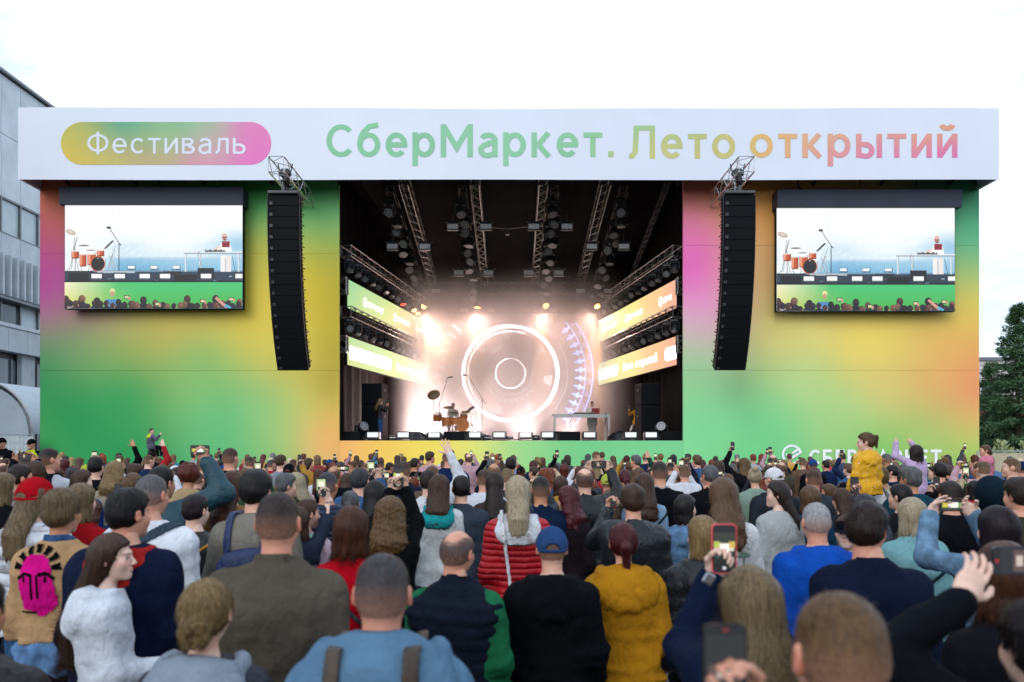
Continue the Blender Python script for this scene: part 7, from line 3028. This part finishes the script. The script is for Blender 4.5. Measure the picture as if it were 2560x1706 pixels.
# --- second row
pc = P(2382, 1262, 4.48)
hero(2500, 1262, 4.14, 'woman with dark brown hair in pale denim jacket filming sideways at the right', fem=1, hair=('bob', 'purpleblack', 6, 1600), top=J('6b8aa4', ease=.02, cloth='denim', collar=.02), arms=(wl_(pc, -1), wl_(pc, 1)), yaw=12)
phone_h(pc, 'phone held sideways by the woman in pale denim jacket', land=True)
hero(2520, 1350, 2.75, 'person with round reddish-brown hair partly hidden by the pale hand', fem=1, hair=('bob', 'chestnut', 9, 1600), top=J('16161c', ease=.02), legs='15151a')
hero(2175, 1254, 3.76, 'man with dark tousled hair in navy sweatshirt looking right', hair=('tousled', 'darkbrown', 2, 2600), skin=1, build=.1, top=J('121a30', ease=.022, collar=.022), head=(-38, 0, 0), yaw=-8)
hero(2043, 1251, 4.59, 'man with cropped white hair in bright blue hoodie', hair=('crop', 'white', 8), skin=1, build=.1, tops=[J('1450b4', ease=.024, hood=1.0, cloth='cotton'), J('e8e8ea', kind='tee', name='shirt', ease=-.014, sleeve=0, hem=1.3, collar=.012)])
hero(2283, 1241, 5.38, 'woman with platinum bob in pale teal coat', fem=1, hair=('bob', 'platinum', 7, 2200), top=J('7fb0b4', ease=.024, collar=.03, hem=.5, flare=.03, cloth='cotton'), build=.06,
     extra=strap('bag_strap', (0, 0, 1.15), (-.6, 0, .8), .012, '1c2a30'))
hero(1757, 1286, 4.59, 'woman with short straw-blond hair in dark jacket turning left', fem=1, hair=('bob', 'blond', 11, 1800), head=(28, 0, 0), top=J('14171f', ease=.03, cloth='nylon', hood=.9), legs='14161c')
pc = P(1537, 1247, 6.15)
hero(1583, 1209, 5.82, 'man with brown mop hair in dark quilted leather jacket filming', hair=('tousled', 'brown', 5, 1500), build=.08, top=J('1a2026', ease=.026, cloth='leather', collar=.02), arms=(wr(pc, -1), None))
phone_h(pc, 'phone held up by the man in quilted leather jacket', var=2)
hero(1810, 1191, 5.49, 'woman with long wavy light brown hair in white shirt with palm print', fem=1, hair=('wavy', 'lightbrown', 3, 2600), top=J('e3e3e2', ease=.024, cloth='cotton'), skin=4,
     extra=lambda root, tf, A, sc, hg: palm_print(root, tf))
hero(1715, 1234, 6.72, 'black-haired woman with pale face turned right in denim jacket', fem=1, yaw=-20, head=(-48, 0, 0), hair=('bob', 'black', 4, 1500), skin=4, top=J('6687aa', ease=.02, cloth='denim', hood=.7))
hero(1945, 1200, 7.06, 'woman with long dark brown hair seen in left profile', fem=1, head=(62, 0, 0), yaw=15, hair=('long', 'darkbrown', 8, 1800), skin=4, top=J('b4b8b6', ease=.02))
hero(1295, 1186, 5.82, 'woman with long platinum hair in red quilted jacket with white hood', fem=1, build=.04, hair=('longhood', 'platinum', 2, 2600), tops=[J('b80f20', ease=.026, cloth='quilt', hem=.84), J('e6e8ee', kind='hood', name='hood', ease=-.02, sleeve=0, hood=.95, hem=1.3, cloth='cotton')],
     extra=strap('bag_strap', (-.09, 0, 1.3), (.96, 0, .12), .013, 'e8e8ea', xr=(-.2, .02)), legs='2c476e')
hero(1352, 1187, 6.94, 'sturdy man with short black hair in navy polo shirt', build=.2, hair=('crop', 'black', 9), skin=3, top=J('13233f', ease=.01, sleeve=.42, collar=.03, cloth='cotton'), legs='2b4a78')
pc = P(996, 1191, 5.5)
hero(974, 1241, 5.15, 'woman with curly dark-blond hair in black sweater filming with both arms up', fem=1, hair=('curly', 'darkblond', 3, 3000), skin=2, top=J('0b0c0f', ease=.018), arms=(wr(pc + Vector((-.01, 0, -.015)), -1), wr(pc, 1)))
phone_h(pc, 'phone held up by the woman with curly dark-blond hair', var=0)
hero(87, 1195, 5.26, 'woman in red baseball cap with long ash-blond hair and white jacket', fem=1, hair=('long', 'ashblond', 9, 2200), cap=('cap', 'b00c1c'), head=(-20, 0, 0), hs=.97, top=J('dfe2e8', ease=.03, cloth='quiltw'), legs='3a5f88')
hero(151, 1220, 4.32, 'person with short ash-blond hair in tan and denim jacket with pink face patch', fem=1, hair=('tousled', 'ashblond', 7, 2200), head=(-8, 0, 0), legs='131318',
     tops=[J('c09a70', ease=.026, cloth='cotton', hem=.99), J('5f83ac', kind='waist', name='denim_waist', ease=.024, cloth='denim', hem=.82, sleeve=0, ztop=1.02), J('3f5f8c', kind='collar', name='denim_collar', ease=-.03, cloth='denim', hem=1.36, sleeve=0, collar=.034)],
     extra=lambda root, tf, A, sc, hg: face_patch(root, tf))
hero(200, 1206, 5.60, 'woman with grey-blond shoulder hair in red top', fem=1, hair=('bob', 'ashblond', 12, 1600), head=(-22, 0, 0), top=J('a3141c', ease=.016))
hero(317, 1217, 3.92, 'man with dark thinning hair in navy jacket with red hood lining', hair=('short', 'black', 6, 1800), skin=1, build=.14, head=(-24, 0, 0), yaw=-5, tops=[J('121b34', ease=.028, cloth='cotton'), J('b02a26', kind='hood', name='hood', ease=-.02, sleeve=0, hood=.95, hem=1.32)])
hero(376, 1181, 4.76, 'man with grey crew cut in white T-shirt with grey shoulder strap', hair=('crop', 'grey', 10), skin=1, build=.18, head=(-12, 0, 0), top=J('e9ecf2', ease=.018, sleeve=.42, cloth='cotton', collar=.012),
     extra=strap('bag_strap', (.05, 0, 1.42), (-.55, 0, .83), .028, '3d4c58', xr=(-.2, .3)))
pc = P(500, 1125, 6.25)
hero(402, 1164, 6.16, 'man in teal padded jacket stretching an arm up with a phone', hair=('short', 'black', 9), skin=1, build=.1, head=(-20, 0, 0), top=J('1f4652', ease=.036, cloth='nylon'), arms=(None, wr(pc, 1)))
phone_h(pc, 'phone held sideways high up by the man in teal jacket', land=True)
hero(471, 1153, 8.51, 'woman with big curly auburn hair in beige coat', fem=1, hair=('afro', 'auburn', 2, 1500), top=J('b59a74', ease=.02), lod=1)
hero(488, 1233, 5.60, 'boy with purple-black short hair in dark leather jacket', hair=('short', 'purpleblack', 7), top=J('15181d', ease=.02, cloth='leather'), head=(-20, 0, 0), extra=strap('bag_strap', (0, 0, 1.3), (-.6, 0, .8), .011, 'c8923c'))
hero(580, 1175, 6.50, 'woman with long dark red-brown hair in tan coat', fem=1, hair=('long', 'chestnut', 3, 1800), head=(-14, 0, 0), top=J('9a7444', ease=.022, hem=.5, flare=.03))
hero(640, 1173, 5.04, 'man with black tousled hair in khaki hooded jacket and patterned backpack', hair=('tousled', 'black', 8, 2200), skin=2, head=(-14, 0, 0), top=J('827d72', ease=.028, hood=1.05, cloth='cotton'),
     extra=backpack('22305a', 'dark blue patterned backpack on the man in khaki hooded jacket'))
hero(766, 1245, 6.05, 'girl with brown ponytail in pink jacket with mint hood', fem=1, yaw=-18, head=(-30, 0, 0), hair=('pony', 'brown', 5, 1200), tops=[J('dcb8c4', ease=.024, cloth='nylon'), J('b4dcc4', kind='hood', name='hood', ease=-.02, sleeve=0, hood=.9, hem=1.32)])
pc = P(805, 1211, 6.2)
hero(818, 1176, 6.72, 'man with grey-flecked black hair in striped navy padded jacket', hair=('crop', 'darkgrey', 11), head=(-10, 0, 0), top=J('142040', ease=.03, cloth='quilt'))
hero(742, 1252, 5.82, 'person hidden behind the girl in pink with raised bare forearm and phone', fem=1, hair=('bob', 'brown', 15, 600), top=J('2a3040', sleeve=.6), arms=(None, wr(pc, 1)), dh=.05)
phone_h(pc, 'phone held up beside the head of the man in striped navy jacket', var=1)
hero(875, 1224, 6.94, 'woman with grey ponytail', fem=1, hair=('pony', 'grey', 8, 900), top=J('9aa0a8'))
hero(937, 1198, 6.61, 'woman with straight black hair beside the curly blonde', fem=1, hair=('long', 'black', 4, 1500), top=J('14161c'))
hero(1153, 1187, 7.28, 'man with short black hair in plain grey blazer', hair=('short', 'black', 10, 1200), skin=2, build=.06, top=J('3a4350', ease=.016, collar=.022, cloth='cotton'))
hero(1237, 1178, 8.06, 'woman with very long dark brown hair behind the red quilted jacket', fem=1, hair=('verylong', 'darkbrown', 6, 900), top=J('4a3a38'))
hero(1097, 1184, 7.17, 'woman with brown wavy bob and turquoise jacket trim', fem=1, hair=('wavy', 'brown', 9, 900), tops=[J('e0e4e2', ease=.02), J('22a0a4', kind='hood', name='hood', ease=-.02, sleeve=0, hood=.9, hem=1.3)])
hero(1210, 1171, 8.96, 'man with short light brown hair in white hoodie', hair=('crop', 'brown', 12), top=J('e2e4ea', ease=.024, hood=.95, cloth='cotton'))
hero(1122, 1119, 11.6, 'tall bald man in navy shirt', hair=('buzz', 'darkgrey', 6), skin=1, build=.16, top=J('14264e', ease=.014), lod=1, dh=.005)
hero(1418, 1215, 6.94, 'woman with dark red curls looking left', fem=1, head=(50, 0, 0), hair=('curly', 'wine', 6, 1200), top=J('231c22'))
pc = P(1497, 1162, 7.85)
hero(1462, 1170, 7.50, 'bald-topped man in black leather jacket filming with both hands', hair=('bald', 'black', 7), skin=2, build=.15, top=J('12171b', ease=.022, cloth='leather', collar=.03), arms=(wl_(pc, -1), wl_(pc, 1)), dh=.0)
phone_h(pc, 'phone held sideways by the bald-topped man in black leather', land=True, var=2)
hero(1611, 1181, 7.95, 'woman with long wavy brown hair in light blue shirt', fem=1, hair=('wavy', 'brown', 12, 1200), top=J('8fb0cc', cloth='cotton'), extra=strap('bag_strap', (0, 0, 1.15), (-.7, 0, .7), .012, '16181c'))
hero(1650, 1150, 8.40, 'man with faded crew cut in black jumper with grey collar', hair=('crop', 'darkbrown', 13), build=.1, tops=[J('0f1218', ease=.018), J('9aa2ac', kind='collar', name='collar', ease=-.03, sleeve=0, hem=1.33, collar=.025)])
hero(1776, 1161, 8.96, 'man with silver grey hair in black jacket', hair=('short', 'grey', 9, 900), skin=1, build=.1, top=J('101318', ease=.02, collar=.03), head=(14, 0, 0))
hero(1888, 1167, 10.08, 'woman with pinned-up platinum hair in sage top', fem=1, hair=('top_knot', 'platinum', 3, 700), top=J('8fa596'), head=(-10, 0, 0))
hero(2035, 1171, 8.96, 'man with short brown hair in dark grey sweater', hair=('crop', 'brown', 14), skin=1, top=J('3c444e', ease=.016))
hero(2026, 1212, 7.28, 'woman with two-tone brown hair in teal denim', fem=1, hair=('bob', 'lightbrown', 14, 1000), top=J('1c4a66', cloth='denim'))
hero(2105, 1219, 7.84, 'woman with wavy brown shoulder hair next to the girl in yellow', fem=1, head=(20, 0, 0), hair=('wavy', 'brown', 16, 1000), top=J('2c2a30'))
hero(2277, 1166, 8.06, 'man with curly grey hair in petrol blue hoodie', hair=('tousled', 'grey', 13, 1000), skin=3, build=.08, head=(30, 0, 0), top=J('14424f', ease=.024, hood=1.0, cloth='cotton'))
hero(2251, 1206, 6.94, 'woman with black hair tied low facing left', fem=1, head=(40, 0, 0), hair=('tight', 'black', 5, 900), top=J('1a1c22'))
hero(2378, 1200, 6.27, 'man with dark combed hair in front of the sideways phone', hair=('short', 'darkbrown', 13, 1200), top=J('111319', ease=.02), skin=1)
hero(2480, 1194, 6.27, 'person in dark teal hood pulled up', hair=None, top=J('132430', ease=.02, up=1, cloth='cotton'), lod=1)
hero(2552, 1192, 5.60, 'man with dark curly hair at the right edge in olive top', hair=('tousled', 'darkbrown', 15, 1500), head=(20, 0, 0), top=J('3d3a2c', ease=.02), skin=1)
hero(2120, 1282, 5.04, 'boy in black cap and glasses facing the viewer between two men', yaw=155, head=(-10, 6, 0), hair=('short', 'brown', 16, 500), cap=('cap', '0e1018'), top=J('1a1c24'), skin=4)
pc = P(60, 1137, 10.42)
pc2 = P(62, 1140, 8.65)
hero(122, 1117, 8.96, 'tall man with short brown hair in white shirt and black strap', hair=('crop', 'darkbrown', 15), head=(-38, 0, 0), skin=1, top=J('c9ccd2', cloth='cotton', ease=.014), extra=strap('bag_strap', (.1, 0, 1.3), (1, 0, .2), .02, '14161c'))
hero(85, 1150, 8.29, 'person in black sleeve raising a phone at the left', fem=1, hair=('bob', 'brown', 17, 700), top=J('10131c'), arms=(wl_(pc2, -1), wl_(pc2, 1)))
phone_h(pc2, 'phone held sideways by the person in black sleeve at the left', land=True, var=2)
hero(50, 1159, 7.39, 'man with short dark hair and checked collar near the left edge', hair=('short', 'darkbrown', 17, 900), head=(-45, 0, 0), skin=1, top=J('9a8c94', collar=.028, cloth='cotton'))
hero(6, 1180, 6.72, 'woman with ash hair at the left edge', fem=1, hair=('bob', 'ashblond', 18, 900), head=(-30, 0, 0), top=J('12131a'))
hero(205, 1172, 8.51, 'woman with straight brown hair in blue cardigan looking right', fem=1, head=(-55, 0, 0), hair=('long', 'brown', 12, 900), top=J('152f78'), skin=4)
pc = P(236, 1142, 10.4)
hero(238, 1140, 10.08, 'man with dark hair in black sleeves filming upright', hair=('short', 'black', 16, 600), top=J('101218'), arms=(None, wr(pc, 1)))
phone_h(pc, 'phone held upright by the man in black sleeves', var=1)
hero(575, 1117, 10.08, 'man with fade haircut in black sweatshirt', hair=('crop', 'brown', 16), head=(-18, 0, 0), skin=1, top=J('0d0f13', ease=.018, collar=.02), lod=1)
hero(285, 1153, 9.30, 'woman with blond curls and a thick braid beside her', fem=1, hair=('curly', 'blond', 9, 900), top=J('c8b8a0'))
hero(330, 1180, 7.62, 'woman with light brown hair in cream top', fem=1, hair=('long', 'lightbrown', 14, 1000), top=J('cfc8bc'))
hero(1010, 1150, 10.08, 'man with short brown hair in dark blazer left of centre', hair=('crop', 'brown', 18), top=J('20263a'))
hero(1268, 1167, 9.63, 'man with shaved pale head near the centre', hair=('buzz', 'ashblond', 5), skin=4, top=J('3a3c44'))


# --- children carried on shoulders
def child(px, ytop, d, H, label, **kw):
    ztop = CAMZ - (ytop - HOR) * d / FPX
    x = (px - 1280) * d / FPX
    hd = kw.pop('head', (0, 0, 0)); kw['head'] = tuple(R(a) for a in hd)
    kw['yaw'] = R(kw.get('yaw', 0))
    person(x, d, H, label, 'children on shoulders', sit=True, z0=ztop - H, hs=1.27, **kw)


child(2166, 1088, 8.2, 1.12, 'little girl in dotted yellow jacket with side ponytail sitting on shoulders', lod=0, fem=1, head=(55, -5, 0), yaw=12, hair=('kid_tail', 'darkblond', 3, 900), skin=4, seed=31, build=.06,
      top=J('f2b41a', ease=.04, hood=1.05, cloth='dotted', hem=.80), legs='15161c', arms=(1, 2))
hero(2178, 1150, 8.45, 'man in white T-shirt with grey pack carrying the girl in yellow', hair=('short', 'brown', 19, 400), top=J('e8eaee', cloth='cotton', ease=.018, sleeve=.45), build=.1, dh=.03,
     extra=backpack('6c7078', 'grey backpack on the man carrying the girl in yellow', h=.3, z=1.2))
child(2291, 1118, 9.2, 1.02, 'girl in lilac jacket raising both fists on shoulders', fem=1, hair=('bob', 'darkbrown', 21, 600), lod=1, seed=33, top=J('cdb4d6', ease=.03, cloth='cotton'), yaw=5,
      arms=((P(2240, 1108, 9.3), 'fist', None, 'world'), (P(2278, 1107, 9.4), 'fist', None, 'world')))
hero(2287, 1185, 9.35, 'man in black T-shirt carrying the girl in lilac', hair=('short', 'black', 20, 300), top=J('101218'), dh=.03)
child(378, 1073, 18.4, .84, 'small boy in grey and neon hood waving on shoulders before the left wing', head=(-60, 0, 0), yaw=-40, hair=('crop', 'brown', 19), lod=1, seed=35, arms=(None, (P(399, 1088, 18.3), 'wave', None, 'world')),
      tops=[J('6a6478', ease=.03), J('cfe030', kind='hood', name='hood', ease=-.01, sleeve=0, hood=1.0, hem=1.32)], skin=2)
hero(380, 1120, 18.6, 'man carrying the small boy on shoulders', hair=('short', 'black', 22, 0), top=J('14161c'), dh=.02)
child(2464, 1116, 14.0, 1.15, 'child in pink hooded jacket on shoulders at the right edge', fem=1, head=(50, 0, 0), yaw=30, hair=('bun', 'lightbrown', 9, 300), lod=1, seed=37, top=J('dd8898', ease=.035, hood=1.0, cloth='cotton'), legs='34527c')
hero(2462, 1162, 14.2, 'person in grey carrying the child in pink', hair=('short', 'brown', 23, 0), top=J('6a6e76'), dh=.02)

# --- stewards left of the stage
for px, tp, lb, vest in ((80, 1097, 'steward in black cap and neon yellow vest left of the stage', True), (6, 1094, 'steward in black cap and dark coat at the left edge', False)):
    hero(px, tp, 24.5, lb, yaw=175, hair=('crop', 'black', 24), cap=('cap', '0c0d10'), skin=1, build=.12, lod=1,
         tops=[J('0e1014', ease=.02, collar=.03)] + ([J('c4dc1c', kind='vest', name='vest', ease=.03, sleeve=0, hem=.85)] if vest else []))

# ---------------------------------------------------------------- the rest of the crowd, row by row
cr = random.Random(77)
TOPC = [('11141b', 'black'), ('0d0e12', 'black'), ('161c2e', 'navy'), ('1b2a4a', 'navy'), ('2b3038', 'dark grey'), ('4a4f57', 'grey'), ('8a9098', 'light grey'), ('dfe1e6', 'white'), ('c9b898', 'beige'), ('5f80a4', 'denim blue'),
        ('3d5f8c', 'denim blue'), ('7a1a22', 'red'), ('a82a30', 'red'), ('2e4a38', 'green'), ('4a4638', 'olive'), ('c8a0a8', 'pink'), ('2a7a8a', 'teal'), ('141418', 'black'), ('b88a38', 'mustard'), ('6a5444', 'brown'), ('2c58a0', 'blue')]
HM = [('crop', 'short-cropped'), ('short', 'short'), ('short', 'short'), ('tousled', 'tousled'), ('bald', 'thinning'), ('buzz', 'shaved')]
HF = [('bob', 'bobbed'), ('long', 'long'), ('long', 'long'), ('wavy', 'wavy'), ('pony', 'ponytailed'), ('bun', 'pinned-up'), ('curly', 'curly'), ('afro', 'frizzy'), ('bob', 'bobbed')]
HCM = ['black', 'darkbrown', 'darkbrown', 'brown', 'brown', 'darkgrey', 'grey', 'lightbrown', 'darkblond']
HCF = ['darkbrown', 'brown', 'brown', 'chestnut', 'lightbrown', 'darkblond', 'blond', 'auburn', 'black', 'platinum', 'red', 'wine']
CNAME = {'darkbrown': 'dark brown', 'darkgrey': 'dark grey', 'lightbrown': 'light brown', 'darkblond': 'dark blond', 'platinum': 'platinum', 'wine': 'wine-red'}
POSES = {
    'down': (None, 1), 'two': (((-.075, .36, 1.63), 'grip', ((.35, 0, .8), (0, -1, 0))), ((.075, .36, 1.63), 'grip', ((-.35, 0, .8), (0, -1, 0)))),
    'one': (None, ((.10, .40, 1.72), 'grip', ((-.35, 0, .8), (0, -1, 0)))), 'wide': (((-.135, .34, 1.66), 'pinch', ((.7, .1, .6), (0, -1, 0))), ((.135, .34, 1.66), 'pinch', ((-.7, .1, .6), (0, -1, 0)))),
    'wave': (None, ((.20, .16, 1.90), 'wave', None)), 'high': (((-.17, .2, 1.86), 'grip', ((.35, 0, .8), (0, -1, 0))), None)}
PHL = {'two': (0, .36 - .026, 1.63 + .115, False), 'one': (.10 - .03, .40 - .026, 1.72 + .10, False), 'wide': (0, .33, 1.715, True), 'high': (-.17 + .03, .2 - .026, 1.86 + .10, False)}
ROWS = [6.9, 7.8, 8.8, 9.9, 11.1, 12.5, 14.1, 15.9, 17.9, 20.2, 22.8, 25.6, 28.2]
spots = []
for ri, d in enumerate(ROWS):
    half = .665 * d
    sp = .60 + .016 * ri
    n = int(2 * half / sp)
    for i in range(n):
        x = -half + (i + .5) * 2 * half / n + cr.uniform(-.16, .16) + (sp / 2 if ri % 2 else 0) * .5
        y = d + cr.uniform(-.28, .28)
        if d < 9 and any(abs(x - a) < .40 and abs(y - b) < .5 for a, b in HEROES):
            continue
        if d >= 9 and any(math.hypot(x - a, y - b) < .42 for a, b in HEROES):
            continue
        if y > 29.2 or (y > 23.5 and (x < P(104, 0, y).x or x > P(2446, 0, y).x)):
            continue
        spots.append((x, y))
# keep the 300-or-so that show largest as people of their own; the far remainder is one mass
spots.sort(key=lambda s: s[1])
NEAR = spots[:max(0, 296 - len(PERSONS))]
REST = spots[len(NEAR):]


def zone(x, y):
    px = 1280 + x / y * FPX
    for lim, nm in ((150, 'at left edge'), (610, 'below left screen'), (850, 'below left loudspeakers'), (1070, 'below stage left'), (1290, 'below drum kit'), (1500, 'below table'),
                    (1710, 'below stage right'), (1930, 'below right loudspeakers'), (2400, 'below right screen')):
        if px < lim:
            return nm
    return 'at right edge'


labels = {}
specs_ = []
for i, (x, y) in enumerate(NEAR):
    fem = cr.random() < .54
    st, sn = cr.choice(HF if fem else HM)
    hc = cr.choice(HCF if fem else HCM)
    tc, tn = cr.choice(TOPC)
    H = cr.gauss(1.655, .075) if fem else cr.gauss(1.765, .08)
    H = min(1.92, max(1.5, H))
    r_ = cr.random()
    pose = 'down' if r_ < .64 else ('two' if r_ < .72 else ('one' if r_ < .82 else ('wide' if r_ < .91 else ('high' if r_ < .955 else 'wave'))))
    capc = None
    if cr.random() < .07:
        capc = cr.choice([('101218', 'black'), ('1c2a4c', 'navy'), ('e4e4e6', 'white'), ('2a4a86', 'blue'), ('b8c050', 'lime')])
    depth = 'middle rows' if y < 14 else 'far rows'
    gname = cr.choice(['top', 'hood', 'collar'])
    gw = {'top': 'top', 'hood': 'hoodie', 'collar': 'jacket'}[gname]
    who = 'woman' if fem else 'man'
    act = {'down': '', 'two': ' filming upright', 'one': ' filming one-handed', 'wide': ' filming sideways', 'high': ' filming overhead', 'wave': ' waving'}[pose]
    hd = f'{capc[1]} cap' if capc else f'{sn} {CNAME.get(hc, hc)} hair'
    lb = f'{who}, {hd}, {tn} {gw}{act}, {depth} {zone(x, y)}'
    specs_.append([x, y, fem, st, hc, tc, H, pose, capc, gname, lb])
    labels.setdefault(lb, []).append(i)
for lb, ids in labels.items():
    if len(ids) > 1:
        ids = sorted(ids, key=lambda q: specs_[q][0] / specs_[q][1])
        for n_, q in enumerate(ids):
            specs_[q][10] = lb.replace(' rows', f', {ORDN[n_]} such')
YAWS = [0, 0, 0, 26, -26, 60, -60]
for i, (x, y, fem, st, hc, tc, H, pose, capc, gname, lb) in enumerate(specs_):
    lod = 1 if y < 10.5 else 2
    f_ = 1 if fem else 0
    hyaw = R(cr.choice(YAWS)) if pose in ('down', 'wave') else 0
    g_ = {'top': J(tc, kind='top', ease=.014), 'hood': J(tc, kind='hoodie', ease=.024, hood=1.0), 'collar': J(tc, kind='coat', ease=.02, collar=.028)}[gname]
    yw = R(cr.uniform(-9, 9))
    if capc:
        st = 'bob' if fem else 'buzz'
    root, _, A = person(x, y, H, lb, GRP, yaw=yw, fem=f_, head=(hyaw, 0, 0), arms=POSES[pose], top=g_, hair=(st, hc, cr.choice([1, 2]), 260 if lod == 1 else 0), legs=cr.choice(['1a1e2a', '26364e', '121216', '3a4a60']),
                        skin=cr.randrange(5), lod=lod, seed=cr.randrange(3), share=pose, cap=('cap', capc[0]) if capc else None)
    if pose in PHL:
        ox, oy, oz, ld = PHL[pose]
        sc = H / 1.75
        p_ = Matrix.Rotation(yw, 3, 'Z') @ Vector((ox, oy, oz)) * sc + Vector((x, y, 0))
        phone(p_, f'phone held up by {"woman" if fem else "man"} in {lb.split(",")[2].split(" filming")[0].strip()}, ' + lb.split(',')[-1].strip(), land=ld, yaw=yw, var=3 if ld else cr.choice([0, 1, 2]))
# phone labels that coincide get their order from the left
ph_ = {}
for o in bpy.data.objects:
    if o.name.startswith('phone') and o.get('category') == 'phone':
        ph_.setdefault(o['label'], []).append(o)
for lb, os_ in ph_.items():
    if len(os_) > 1:
        for n_, o in enumerate(sorted(os_, key=lambda q: q.location.x / q.location.y)):
            o['label'] = lb + f', {ORDN[n_]} such'
# the remaining far heads: one mass
if REST:
    parts_r = []
    hv, hq_, hcol = head_part(0, .026)
    tv = [polygonise(garment_field(J('000000', ease=.016), person_arms((None, 1), 0), 0.0, 0, 3), (-.3, -.22, .78), (.3, .22, 1.54), .06)]
    hairs = [polygonise(hair_field(s_, 2)[0], *hair_field(s_, 2)[1:3], .025) for s_ in ('short', 'crop', 'bob', 'long', 'tousled')]
    for x, y in REST:
        sc = cr.uniform(1.56, 1.86) / 1.75
        M = np.array(Matrix.Rotation(R(cr.uniform(-30, 30)), 3, 'Z'))
        o_ = np.array([x, y, 0])
        sk = np.array(list(hx('cf9c84', .8)[:3]) + [1])
        parts_r.append(((hv + np.array(HEADC)) @ M.T * sc + o_, hq_, np.tile(sk, (len(hv), 1)), 0))
        v, q = hairs[cr.randrange(5)]
        d_, l_ = HAIRC[cr.choice(HCM + HCF)]
        c_ = np.array(hx(d_)) * .6 + np.array(hx(l_)) * .4
        parts_r.append(((v + np.array(HEADC)) @ M.T * sc + o_, q, np.tile(c_, (len(v), 1)), 0))
        v, q = tv[0]
        parts_r.append((v @ M.T * sc + o_, q, np.tile(np.array(hx(cr.choice(TOPC)[0])), (len(v), 1)), 0))
    t = NT('far_crowd')
    a = t.n('VertexColor'); a.layer_name = 'Col'
    t.l(a.outputs[0], t.b.inputs['Base Color'])
    t.b.inputs['Roughness'].default_value = .75
    mk('crowd', np_mesh('crowd', parts_r), t.m, None, kind='stuff', label='far heads packed against the stage front', category='crowd')
print('persons', len(PERSONS), 'rest', len(REST), 'tris', sum(len(o.data.polygons) * 2 for o in bpy.data.objects if o.type == 'MESH'), 'unique', sum(len(m.polygons) * 2 for m in bpy.data.meshes))
